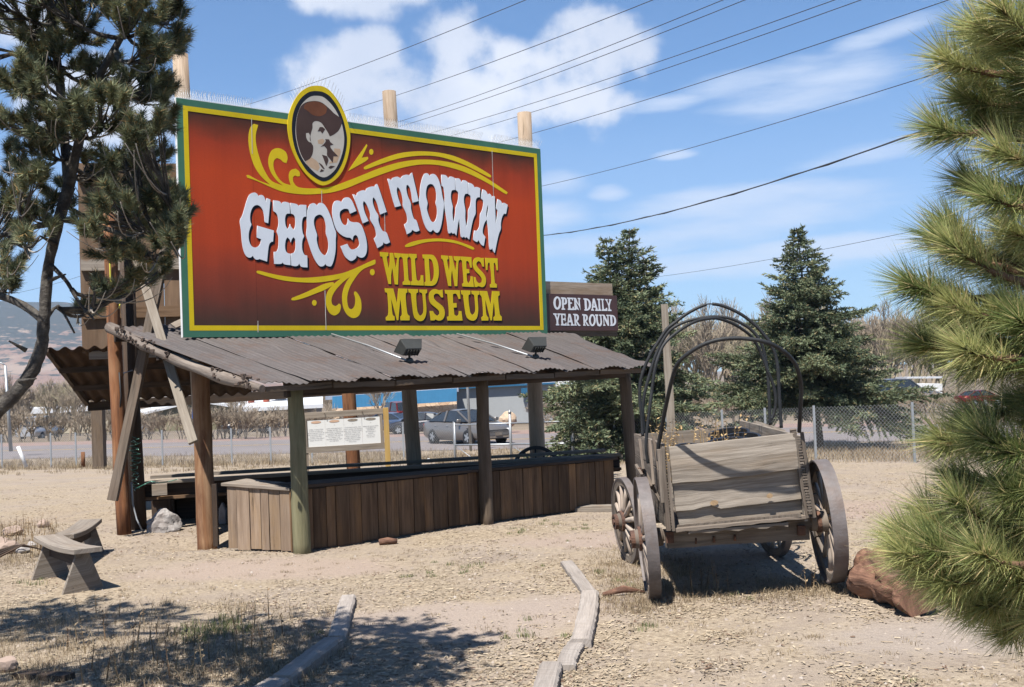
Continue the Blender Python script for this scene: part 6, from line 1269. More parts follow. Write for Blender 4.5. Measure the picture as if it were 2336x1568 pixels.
# two blue spruces behind the fence
M_spruce = leafmat('spruce_needles', (0.060, 0.090, 0.050), (0.24, 0.28, 0.155), (0.30, 0.25, 0.13), 0.6, 0.15)
M_sprucebark = plain('spruce_bark', (0.11, 0.085, 0.065), 0.95, 0, .3, 12, .6)
def spruce(label, foot, H, R0, seed, twin=None, zlow=0.25, lean=(0, 0), group='tall spruces behind the fence', name='spruce_tree', dens=1.0):
    r = random.Random(seed); t = thing(name, label, 'tree', foot, group); b = MB(); Bs = []; Ds = []; Ls = []; Wd = []; Rr = []
    tops = [(Vector((lean[0], lean[1], 0)), H)] + ([twin] if twin else [])
    for ti, (off, h) in enumerate(tops):
        z0 = 0 if ti == 0 else H * 0.58
        st = foot + UP * z0 + (off * 0.55 if ti else Vector((0, 0, 0))); en = foot + off + UP * h; b.tube([st.lerp(en, i / 6) for i in range(7)], [max(0.012, (0.13 if z0 == 0 else .06) * (1 - i / 6.2)) for i in range(7)], 8, bumpy=.05)
        nw = int((h - z0) / 0.165)
        for w in range(nw):
            f = (w + r.random() * 0.6) / nw; z = z0 + zlow * (z0 == 0) + (h - z0 - zlow * (z0 == 0)) * f
            hz = (z / h); prof = R0 * min(0.74, 1.10 * (1 - hz) ** 1.08 + 0.012) * (0.86 if hz < 0.12 else 1)
            nb = int((5 + 7 * (1 - hz)) * dens)
            for k in range(nb):
                a = 2 * math.pi * (k + r.random() * 0.9) / nb; ln = prof * r.uniform(0.55, 1.12) * (1 + 0.36 * math.sin(2 * a + seed + 5 * hz) * (1 - hz) + 0.2 * math.sin(3 * a + 13 * hz + seed))
                if r.random() < 0.10: continue
                if ln < 0.06: ln = 0.07
                q = st.lerp(en, (z - z0) / (h - z0)); up_ = 0.55 * (hz - 0.45) + r.uniform(-.26, .24)
                d0 = Vector((math.cos(a), math.sin(a), up_)).normalized(); sag = -0.16 * ln * (1 - hz)
                tip = q + d0 * ln + UP * (sag + 0.12 * ln * hz); mid = q + d0 * ln * 0.55 + UP * sag * 0.9
                pts = [q * (1 - s_) ** 2 + mid * 2 * s_ * (1 - s_) + tip * s_ * s_ for s_ in (0, .25, .5, .75, 1)]
                b.tube(pts, [.022 * (ln / 2 + .25), .016 * (ln / 2 + .2), .011, .008, .005], 4)
                side = Vector((-math.sin(a), math.cos(a), 0)); tone = r.random()
                nt_ = max(4, int(ln / 0.08))
                for j in range(nt_):
                    s_ = 0.22 + 0.8 * (j + r.random()) / nt_; s_ = min(s_, 1.02); c = q * (1 - s_) ** 2 + mid * 2 * s_ * (1 - s_) + tip * s_ * s_
                    tl = (0.10 + 0.34 * ln * (1 - s_) * 0.9 + 0.05) * r.uniform(.7, 1.2)
                    for sg in (-1, 1):
                        dd = (d0 * 0.75 + side * sg * r.uniform(.5, 1.0) + UP * r.uniform(-.6, .3)).normalized()
                        m = max(2, int(tl / 0.05))
                        for i in range(m):
                            p = c + dd * tl * (i + r.random()) / m
                            for _ in range(2):
                                Bs.append(p); dr = (dd + Vector((r.uniform(-.8, .8), r.uniform(-.8, .8), r.uniform(-.45, .75)))).normalized(); Ds.append(dr); Ls.append(r.uniform(.07, .14)); Wd.append(r.uniform(.035, .06)); Rr.append(min(1, max(0, tone * .7 + r.uniform(-.1, .35))))
    V = tri_needles(np.array([tuple(x) for x in Bs]), np.array([tuple(x) for x in Ds]), np.array(Ls), np.array(Wd)); arr_mesh('crown', V, np.arange(len(V)).reshape(-1, 3), M_spruce, Rr, t)
    b.build('trunk', M_sprucebark, t); return t
f1 = onground(1430, 31.5, 1040); f1z = f1.z
spruce('dark spruce with two pointed tops right of the billboard', f1, P(1436, 522, 31.5).z - f1z, 3.9, 3, twin=(P(1383, 545, 31.2) - Vector((f1.x, f1.y, P(1383, 545, 31.2).z)) , P(1383, 545, 31.2).z - f1z), lean=(P(1436, 522, 31.5).x - f1.x, 0), zlow=.75)
f2 = onground(1872, 37.5, 1010)
spruce('single-topped broad spruce behind the chain-link fence right of the wagon hoops', f2, P(1818, 520, 37.5).z - f2.z, 4.6, 8, zlow=1.75, lean=(P(1818, 520, 37.5).x - f2.x, 0))
f3 = onground(1362, 29.0, 1045); spruce('low bushy young spruce at the foot of the twin-topped one', f3, 1.05, 0.75, 15, group=None, name='spruce_bush', zlow=0.1, dens=1.4)

# leafless trees and brush
M_bare = plain('bare_tree_bark', (0.33, 0.265, 0.195), 0.95, 0, .25, 3)
M_bare2 = plain('budding_tree_bark', (0.37, 0.32, 0.21), 0.95, 0, .25, 3)
def bare_mesh(seed, H, nstem, spread, mat, depth=5, wmul=1.0):
    r = random.Random(seed); b = MB()
    def go(p, d, l, rad, k):
        e = p + d * l; m = (p + e) / 2 + Vector((r.uniform(-1, 1), r.uniform(-1, 1), 0)) * l * .06
        b.tube([p, m, e], [rad, rad * .85, rad * .7], 4 if k < 2 else 3, caps=False, smooth=False)
        if k >= depth: return
        nb = 3 if k < 2 else r.choice([3, 4, 4])
        for i in range(nb):
            ax = d.orthogonal().normalized(); ax = rot_about(ax, d, r.uniform(0, 6.28)); dd = rot_about(d, ax, r.uniform(.15, .75) * spread); dd = (dd + UP * 0.18).normalized()
            go(p + d * l * r.uniform(.45, 1.0), dd, l * r.uniform(.6, .82), max(rad * .58, 0.010 * wmul), k + 1)
    for s_ in range(nstem):
        a = r.uniform(0, 6.28); go(Vector((r.uniform(-.3, .3) * nstem * .3, r.uniform(-.3, .3), -0.15)), Vector((math.cos(a) * .25 * spread, math.sin(a) * .25 * spread, 1)).normalized(), H * .32, H * .016, 0)
    o = b.build('bare_tree', mat); return o
protoA = bare_mesh(1, 10, 2, 0.85, M_bare, 5, 1.9); protoB = bare_mesh(2, 10, 3, 1.0, M_bare2, 5, 1.9); protoC = bare_mesh(5, 10, 2, 0.75, M_bare, 5, 1.9)
protoS = bare_mesh(9, 2.4, 7, 1.25, M_bare, 4, 0.8)
protos = [protoA, protoB, protoC]; used = {}
def put(proto, px, Y, scale, label, cat='tree', group='bare trees beyond the road', name='bare_tree', rz=None, py=960):
    g = onground(px, Y, py); o = proto if proto.name not in used else dup(proto)
    used[proto.name] = 1; o.name = name; o.location = g; o.rotation_euler = (0, 0, rnd.uniform(0, 6.28)); o.scale = (scale * rnd.uniform(.9, 1.15), scale * rnd.uniform(.9, 1.15), scale)
    tag(o, label, cat, group)
TL = ['leafless grey-brown tree far beyond the road, one of many with nothing to tell them apart', 'leafless tree with a faint olive bud haze beyond the road', 'slender leafless grey-brown tree beyond the road']
for i in range(46):
    px = 1400 + i * 17 + rnd.uniform(-12, 12); Y = rnd.uniform(120, 190); k = i % 3
    hpx = {0: 175, 1: 190, 2: 160}[k] * (0.8 if px < 1560 else 1) * rnd.uniform(.75, 1.1); put(protos[k], px, Y, (hpx * Y / 2600 + 5.5) / 10, TL[k])
for i in range(26):
    px = -120 + i * 17 + rnd.uniform(-12, 12); Y = rnd.uniform(110, 165); k = (i + 1) % 3
    put(protos[k], px, Y, (rnd.uniform(15, 72) * Y / 2600 + 5.0) / 10, TL[k])
for i in range(12):
    px = 470 + i * 26 + rnd.uniform(-12, 12); Y = rnd.uniform(150, 200); k = i % 3; put(protos[k], px, Y, rnd.uniform(.55, .75), TL[k])
for px, Y, s_, lab in ((865, 62, .38, 'thin young leafless tree in front of the blue awning'), (538, 66, .34, 'spindly bare tree in front of the white-roofed shop'), (160, 80, .42, 'bare tree standing by the white van, left background')): put(protoC, px, Y, s_, lab, group=None)
for px, Y, s_ in ((1205, 64, 1.2), (1262, 62, 1.1), (1290, 58, .9), (560, 62, 1.1), (600, 63, .9), (520, 64, 1.2), (480, 63, 1.1), (420, 66, 1.0), (370, 68, 1.1), (330, 70, .9), (700, 64, .8), (740, 64, 1.0), (250, 72, 1.2), (200, 74, 1.3), (120, 76, 1.2), (60, 76, 1.4), (10, 78, 1.3), (2080, 60, .8), (2020, 62, .7), (2150, 60, .8), (1480, 60, 1.2), (1560, 62, 1.3), (1620, 62, 1.2), (1690, 60, 1.1), (1750, 62, 1.2), (640, 66, 1.1), (455, 64, 1.2), (300, 72, 1.3), (2110, 59, 1.0), (1340, 50, 1.0), (1390, 47, 1.1), (1440, 50, 1.0)):
    put(protoS, px, Y, s_, 'leafless brown shrub on the far side of the road', 'shrub', 'bare shrubs along the far side of the road', 'bare_shrub')

# ================================================================== fence, road furniture, wires
M_wire = plain('chain_link_wire', (0.40, 0.41, 0.42), 0.5, 0.4, .1)
def fence_run(name, label, stations, h, poststep=None, top_rail=False, ext=None):
    'stations: (px, distance) of the posts, left to right'
    ft = [onground(px, Y) for px, Y in stations]; t = thing(name, label, 'fence', ft[0]); 
    for i, f in enumerate(ft):
        if ext and i in ext: continue
        b = MB(); b.bar(f - UP * .2, f + UP * (h + .06), 0.05, 0.035, up=(0, 1, 0)); b.build('post', M_galv, t)
    b = MB(); sp = 0.085; w = 0.0045
    for a, c in zip(ft, ft[1:]):
        L_ = (c - a).length; d = (c - a) / L_; n = int(L_ / sp)
        nrm = Vector((d.y, -d.x, 0)).normalized()
        for k in range(-int(h / sp), n + 1):
            for sg in (1, -1):
                # one straight wire climbing at 45 degrees, clipped to the run
                x0 = k * sp; x1 = x0 + h
                if sg == -1: p_, q_ = (x1, 0.0), (x0, h)
                else: p_, q_ = (x0, 0.0), (x1, h)
                lo, hi = (p_, q_) if p_[0] < q_[0] else (q_, p_)
                if hi[0] <= 0 or lo[0] >= L_: continue
                def clipx(p, q, X): f = (X - p[0]) / (q[0] - p[0]); return (X, p[1] + (q[1] - p[1]) * f)
                if lo[0] < 0: lo = clipx(lo, hi, 0)
                if hi[0] > L_: hi = clipx(lo, hi, L_)
                A = a + d * lo[0] + UP * (lo[1] + .03); B = a + d * hi[0] + UP * (hi[1] + .03)
                o = (B - A).cross(nrm).normalized() * (w / 2)
                b.v += [tuple(A - o), tuple(A + o), tuple(B + o), tuple(B - o)]; k0 = len(b.v) - 4; b.f.append((k0, k0 + 1, k0 + 2, k0 + 3)); b.uv.append([(0, 0)] * 4); b.r.append(.5); b.sm.append(False)
    b.build('wire_mesh', M_wire, t)
    if top_rail:
        b = MB(); b.tube([f + UP * h for f in ft], 0.02, 6); b.build('top_rail', M_galv, t)
    return t
fence_run('chain_link_fence', 'chain-link fence running behind the stand to the left edge, thin steel posts', [(-190, 43), (-95, 42), (2, 41.5), (114, 41), (171, 40.7), (236, 40.3), (368, 39.6), (526, 38.8), (615, 38.3), (709, 37.6), (815, 37), (918, 36.3), (1034, 35.5)], 1.17)
fence_run('chain_link_fence', 'chain-link fence behind the wagon and the right spruce', [(1305, 31.6), (1400, 30.5), (1520, 29.2), (1647, 27.8), (1745, 26.7), (1857, 25.4), (2082, 23.8), (2250, 22.6), (2480, 21.2)], 1.2)
gate = thing('chain_link_gate', 'wide low pipe gate across the drive below the parked silver sedan', 'gate', onground(1034, 35.5))
ga, gm, gb = onground(1036, 35.45), onground(1163, 33.7), onground(1303, 31.7)
b = MB()
for p, h in ((ga, 1.2), (gm, 1.42), (gb, 1.2)):
    b = MB(); b.tube([p - UP * .1, p + UP * h], 0.04 if p is gm else .03, 8); pg = b.build('post', M_galv, gate)
    if p is gm: b = MB(); b.lathe([(0, 1.42), (.055, 1.42), (.04, 1.47), (.015, 1.5), (0, 1.53)], Matrix.Translation(gm), 10); b.build('cap', M_galv, pg)
for a, c in ((ga, gm), (gm, gb)):
    b = MB(); b.tube([a + UP * .5, c + UP * .5], .028, 8); b.tube([a + UP * 1.12, c + UP * 1.12], .022, 8); b.tube([a + UP * .48, a.lerp(c, .35) + UP * .05], .012, 6); b.build('rail', M_galv, gate)
# white leaning pipe and litter
g = G(55, 1062, 0); a = P(40, 1020, 36); g = onground(70, 36); g = P(58, 1062, 36); b = MB(); b.tube([P(60, 1066, 36), P(41, 1019, 36)], .06, 8); tag(b.build('pipe', M_white), 'white pipe leaning in the grass near the left edge', 'pipe')
g = P(190, 1052, 38); b = MB(); b.tube([g - UP * .2, g + UP * .3], .07, 7, bumpy=.1); tag(b.build('stump', M_redpost), 'short rust-brown stump by the fence', 'stump')
for px, py, lab, s_ in ((978, 1056, 'white plastic litter caught in the grass near the gate', .12), (2283, 1308, '', 0)):
    if s_:
        g = G(px, py); tag(rock(g + UP * .06, s_, s_, s_ * .6, M_white, 'litter', 3, .5), lab, 'litter')
# far chain-link enclosure, boulder by the sedan
tag(rock(P(1158, 957, 58), 0.48, .4, .42, M_rock3, 'boulder', 31, .12, 3), 'tan boulder across the road, right of the silver sedan', 'boulder')
b = MB(); g = P(1074, 1020, 44); tpp = P(1066, 872, 44); b.tube([g - UP * .3, tpp, tpp + (tpp - g) * .5], .055, 8); tag(b.build('steel_pole', M_galv), 'slim grey steel pole in front of the silver sedan', 'pole')
lamp = thing('street_lamp', 'pale street lamp at the far left edge', 'street lamp', P(25, 1025, 52), 'street lamps along the road'); b = MB(); b.tube([P(25, 1030, 52), P(12, 834, 52)], [.09, .06], 8); b.build('pole', M_galv, lamp)
b = MB(); b.tube([P(12, 834, 52), P(4, 829, 52), P(-24, 822, 52)], .035, 6); b.build('arm', M_galv, lamp); b = MB(); b.box(P(-30, 822, 52), (.7, .28, .16)); b.build('lamp_head', M_galv, lamp)
lamp = thing('street_lamp', 'street lamp with a bent arm rising behind the twin-topped spruce', 'street lamp', onground(1492, 52), 'street lamps along the road'); b = MB(); b.tube([onground(1492, 52), P(1471, 592, 52)], [.1, .07], 8); b.build('pole', M_galv, lamp)
b = MB(); b.tube([P(1471, 592, 52), P(1462, 583, 52), P(1440, 570, 52)], .05, 6); b.build('arm', M_galv, lamp); b = MB(); b.box(P(1434, 567, 52), (.7, .28, .16)); b.build('lamp_head', M_galv, lamp)
M_cable = plain('power_line', (0.05, 0.05, 0.055), 0.6)
for i, (x0, y0, Ya, x1, y1, Yb, r_, lab) in enumerate(((545,245,60,1200,0,30,.011,'uppermost power line, crossing the cloud to the photo top'), (800,250,60,1490,0,30,.012,'power line passing just above the middle sign pole'), (910,278,60,1650,0,30,.012,'upper of the close pair of power lines right of the middle pole'), (930,283.5,60,1700,0,30,.012,'lower of the close pair of power lines right of the middle pole'), (1000,299,60,1905,0,28,.012,'upper of the second pair of power lines, over the right cloud'), (1040,307,60,1965,0,28,.012,'lower of the second pair of power lines, over the right cloud'), (1140,325,60,2165,0,28,.013,'power line passing the top of the right sign pole'), (1240,424,60,2060,192,30,.012,'lone power line reaching the right pine half way up'), (1244,537,55,2060,316,26,.02,'thick twisted cable, lowest and darkest of the lines'), (1480,634,90,2000,545,55,.012,'faint far wire between the two spruces'), (-20,678,80,200,625,60,.01,'faint wire over the hills at the far left'))):
    a, c = P(x0, y0, Ya), P(x1, y1, Yb); pts = []
    for k in range(33):
        t = -0.55 + 2.0 * k / 32; p = a + (c - a) * t; p.z += -0.25 * (1 - (2 * t - 1) ** 2) * (0.6 if i != 8 else 1.4) + 0.0; pts.append(p)
    b = MB(); b.tube(pts, r_, 5)
    if i == 8: b.tube([p + Vector((0, 0, .03 * math.sin(k * 2.1))) for k, p in enumerate(pts)], .012, 5)
    tag(b.build('power_line', M_cable), lab, 'power line', 'overhead power lines')

# ================================================================== buildings and vehicles across the road
M_bluesheet = plain('blue_standing_seam', (0.030, 0.125, 0.235), 0.8, 0.0, .1, 1.0, spec=.1); M_blueroof = plain('blue_grey_shingles', (0.30, 0.34, 0.43), .8, 0, .15, 3)
M_greywall = plain('grey_stucco', (0.36, 0.375, 0.385), .9, 0, .07, 1.0); M_tanwall = plain('tan_block_wall', (0.40, 0.33, 0.27), .9, 0, .1, 1.0); M_olive = plain('olive_wall', (0.20, 0.18, 0.11), .9, 0, .1, 1.0); M_offwhite = plain('white_roof_membrane', (0.62, 0.63, 0.66), .7, 0, .06, .5)
def stonemat():
    m, nt, b = newmat('rubble_stone_wall'); ob = nd(nt, 'TexCoord').outputs['Object']
    v = nd(nt, 'TexVoronoi', {'Vector': nd(nt, 'Mapping', {0: ob, 3: (1, 1, 1.6)}).outputs[0], 'Scale': 2.6}); e = nd(nt, 'TexVoronoi', {'Vector': nd(nt, 'Mapping', {0: ob, 3: (1, 1, 1.6)}).outputs[0], 'Scale': 2.6}, feature='DISTANCE_TO_EDGE')
    c = mixc(nt, nd(nt, 'SeparateColor', {0: v.outputs['Color']}).outputs[0], (.46, .31, .21), (.60, .46, .34)); c = mixc(nt, mrange(nt, e.outputs[0], 0, .06), (.28, .19, .13), c)
    nt.links.new(c, b.inputs['Base Color']); b.inputs['Roughness'].default_value = .95; return m
M_stone = stonemat()
YB = 98.0
def pb(x, y, Y=YB): return P(x, y, Y)
bb = thing('blue_roof_building', 'low shop with a blue metal awning and a rubble stone wall', 'building', pb(900, 975))
def wallq(pts, back, mat, name, par):
    b = MB(); b.slab(pts, back); return b.build(name, mat, par)
BK_ = Vector((0, 9, 0))
wallq([pb(758, 984), pb(1042, 972), pb(1042, 905), pb(758, 915)], Vector((0, .4, 0)), M_stone, 'stone_wall', bb)
b = MB(); d0, d1, u1, u0 = pb(758, 933, 96.5), pb(1042, 916, 96.5), pb(1042, 886, 97.2), pb(758, 905, 97.2)
n = 34
for k in range(n):
    q0, q1 = k / n, (k + .93) / n; b.slab([d0.lerp(d1, q0), d0.lerp(d1, q1), u0.lerp(u1, q1), u0.lerp(u1, q0)], (0, .12, 0), tone=.5)
    q2 = (k + 1) / n; b.slab([d0.lerp(d1, q1), d0.lerp(d1, q2), u0.lerp(u1, q2), u0.lerp(u1, q1)], (0, -.02, 0), tone=.5)
b.build('awning', M_bluesheet, bb)
b = MB(); b.slab([pb(742, 905, 98), pb(1046, 886, 98), pb(1046, 870, 112), pb(742, 886, 112)], (0, 0, -.3)); b.build('roof', M_blueroof, bb)
b = MB(); b.slab([pb(905, 968, 97.8), pb(930, 967, 97.8), pb(930, 930, 97.8), pb(905, 931, 97.8)], (0, .1, 0)); b.build('window', M_glass, bb)
gbld = thing('grey_building', 'plain grey stuccoed building with a blue eave strip beside the blue awning', 'building', pb(1160, 965, 103))
wallq([pb(1042, 968, 103), pb(1330, 958, 103), pb(1330, 872, 103), pb(1042, 886, 103)], Vector((0, 8, 0)), M_greywall, 'wall', gbld)
b = MB(); b.bar(pb(1040, 886, 102.7), pb(1332, 871, 102.7), .3, .16); b.build('eave_trim', M_bluesheet, gbld)
b = MB(); b.slab([pb(1038, 884, 102.6), pb(1334, 870, 102.6), pb(1334, 852, 113), pb(1038, 868, 113)], (0, 0, -.15)); b.build('roof', M_blueroof, gbld)
b = MB(); b.box(pb(1196, 892, 102.4), (.55, .5, .5)); b.build('wall_lamp', M_bluesheet, gbld)
wsh = thing('white_roof_shop', 'low shop with a flat white roof, dark display window and two red roof vents', 'building', pb(640, 985, 140))
YW = 140.0
def sb(x, y, Y=YW): return P(*zm(540, 1080, 6.489)(x, y), Y)
wallq([sb(800, 1010), sb(2100, 960), sb(2100, 450), sb(800, 485)], Vector((0, 12, 0)), M_tanwall, 'wall', wsh)
b = MB(); b.slab([sb(790, 495, 138.5), sb(2420, 410, 138.5), sb(2420, 255, 156), sb(760, 315, 156)], (0, 0, -.45)); b.build('roof', M_offwhite, wsh)
b = MB(); b.slab([sb(1050, 850, 139.8), sb(1690, 835, 139.8), sb(1690, 500, 139.8), sb(1050, 545, 139.8)], (0, .1, 0)); w_ = b.build('window', M_glass, wsh)
b = MB()
for (x0, y0), (x1, y1) in (((1300, 515), (1310, 850)), ((1605, 505), (1615, 835)), ((1305, 650), (1610, 632)), ((1490, 640), (1495, 760)), ((1145, 540), (1150, 850)), ((1690, 498), (1695, 835))): b.bar(sb(x0, y0, 139.6), sb(x1, y1, 139.6), .1, .08, up=(0, 1, 0))
b.build('frame', M_galv, w_)
for x, y in ((1105, 335), (1385, 355)):
    b = MB(); b.lathe([(0, -.5), (.42, -.5), (.42, .1), (.3, .5), (.5, .55), (.5, .8), (0, .8)], Matrix.Translation(sb(x, y, 147)), 12); b.build('roof_vent', plain('red_vent', (.38, .08, .04), .7), wsh)
b = MB(); b.lathe([(0, -.3), (.7, -.3), (.7, .2), (1.5, .3), (1.4, .8), (.6, 1.0), (0, 1.0)], Matrix.Translation(sb(1645, 285, 149)), 16); b.build('roof_fan', M_white, wsh)
wing = thing('olive_house', 'olive gabled house wall with a white sloping verge left of the white-roofed shop', 'building', P(450, 985, 146))
wallq([P(318, 990, 146), P(540, 985, 146), P(538, 930, 146), P(448, 916, 146), P(318, 947, 146)], Vector((0, 10, 0)), M_olive, 'wall', wing)
b = MB(); b.slab([P(315, 950, 145.6), P(449, 917, 145.6), P(449, 911, 160), P(315, 941, 160)], (0, 0, .3)); b.slab([P(449, 917, 145.6), P(540, 932, 145.6), P(540, 925, 160), P(449, 911, 160)], (0, 0, .3)); b.build('roof', M_offwhite, wing)
lb = thing('cream_building', 'cream flat-roofed building behind the bare trees at the left', 'building', P(150, 985, 150))
wallq([P(74, 992, 150), P(262, 985, 150), P(262, 935, 150), P(74, 945, 150)], Vector((0, 9, 0)), plain('cream_wall', (.46, .40, .30), .9), 'wall', lb); b = MB(); b.slab([P(70, 945, 149.5), P(264, 935, 149.5), P(264, 929, 161), P(70, 939, 161)], (0, 0, .7)); b.build('roof', M_offwhite, lb)
pc = thing('carport', 'white flat-fronted carport with dark openings behind the right spruce', 'building', P(2040, 915, 92))
Zr = zm(2300, 1000, 4.9)
def rp(x, y, Y=92): return P(*Zr(x, y), Y)
b = MB(); b.slab([rp(880, 532), rp(1790, 515), rp(1790, 418), rp(955, 430), rp(880, 440)], (0, 4, 0)); b.build('fascia', M_white, pc)
b = MB()
for x in (1100, 1290, 1500, 1720): b = MB(); b.bar(rp(x, 640), rp(x, 520), .35, .3, up=(0, 1, 0)); b.build('column', M_white, pc)
b = MB(); b.slab([rp(830, 650, 95.5), rp(1800, 640, 95.5), rp(1800, 520, 95.5), rp(830, 535, 95.5)], (0, .2, 0)); b.build('back_wall', M_darkwood, pc)
b = MB(); b.slab([rp(800, 345, 95), rp(1210, 400, 95), rp(1210, 425, 95), rp(800, 430, 95)], (0, 3, 0)); b.slab([rp(1300, 325, 99), rp(1790, 318, 99), rp(1790, 345, 99), rp(1300, 348, 99)], (0, 3, 0)); b.build('roof', M_offwhite, pc)
# roadside sign boards
sg = thing('roadside_sign', 'white roadside sign boards partly behind the spruce, phone number and ROCKS', 'sign', onground(1300, 66)); Zs = zm(1540, 1040, 5.2269)
def rs_(x, y, Y=66): return P(*Zs(x, y), Y)
for (x0, y0, x1, y1, nm) in ((165, 168, 600, 360, 'board'), (155, 412, 600, 468, 'board'), (188, 520, 560, 560, 'board')):
    b = MB(); b.slab([rs_(x0, y1 + 4), rs_(x1, y1 - 8), rs_(x1, y0 - 8), rs_(x0, y0)], (0, .12, 0)); b.build(nm, M_white, sg)
M_txt = plain('grey_green_lettering', (.22, .30, .28), .8); M_txt2 = plain('dark_lettering', (.06, .06, .07), .8); M_blueb = plain('board_blue', (.25, .45, .6), .7)
eX_ = Vector((1, 0, 0)); eN_ = Vector((0, -1, 0))
text_mesh('Thun', 1.0, M_txt, 'lettering', sg, rs_(232, 205, 65.97), eX_, UP, eN_, 'LEFT'); text_mesh('630785', .68, M_txt, 'lettering', sg, rs_(245, 302, 65.97), eX_, UP, eN_, 'LEFT'); text_mesh('/ROCKS', .62, M_txt2, 'lettering', sg, rs_(238, 416, 65.97), eX_, UP, eN_, 'LEFT', space=1)
b = MB(); b.slab([rs_(385, 290, 65.96), rs_(440, 285, 65.96), rs_(428, 215, 65.96)], (0, .02, 0)); b.build('blue_shape', M_blueb, sg)
b = MB()
for x in (180, 560): b = MB(); p = rs_(x, 560, 66.2); p.z = zg(p.x, p.y); b.bar(p, rs_(x, 160, 66.2), .15, .15); b.build('post', M_brownpost, sg)
b = MB(); b.slab([P(438, 955, 60), P(448, 955, 60), P(448, 934, 60), P(438, 934, 60)], (0, .03, 0)); bs_ = thing('blue_sign', 'small blue road sign just left of the peeled post', 'sign', P(443, 975, 60)); b.build('panel', M_blue, bs_)
b = MB(); b.tube([onground(443, 60), P(443, 934, 60.05)], .03, 6); b.build('post', M_galv, bs_); b = MB(); b.slab([P(441, 948, 59.98), P(447, 948, 59.98), P(447, 942, 59.98), P(441, 942, 59.98)], (0, .01, 0)); b.build('symbol', M_white, bs_)

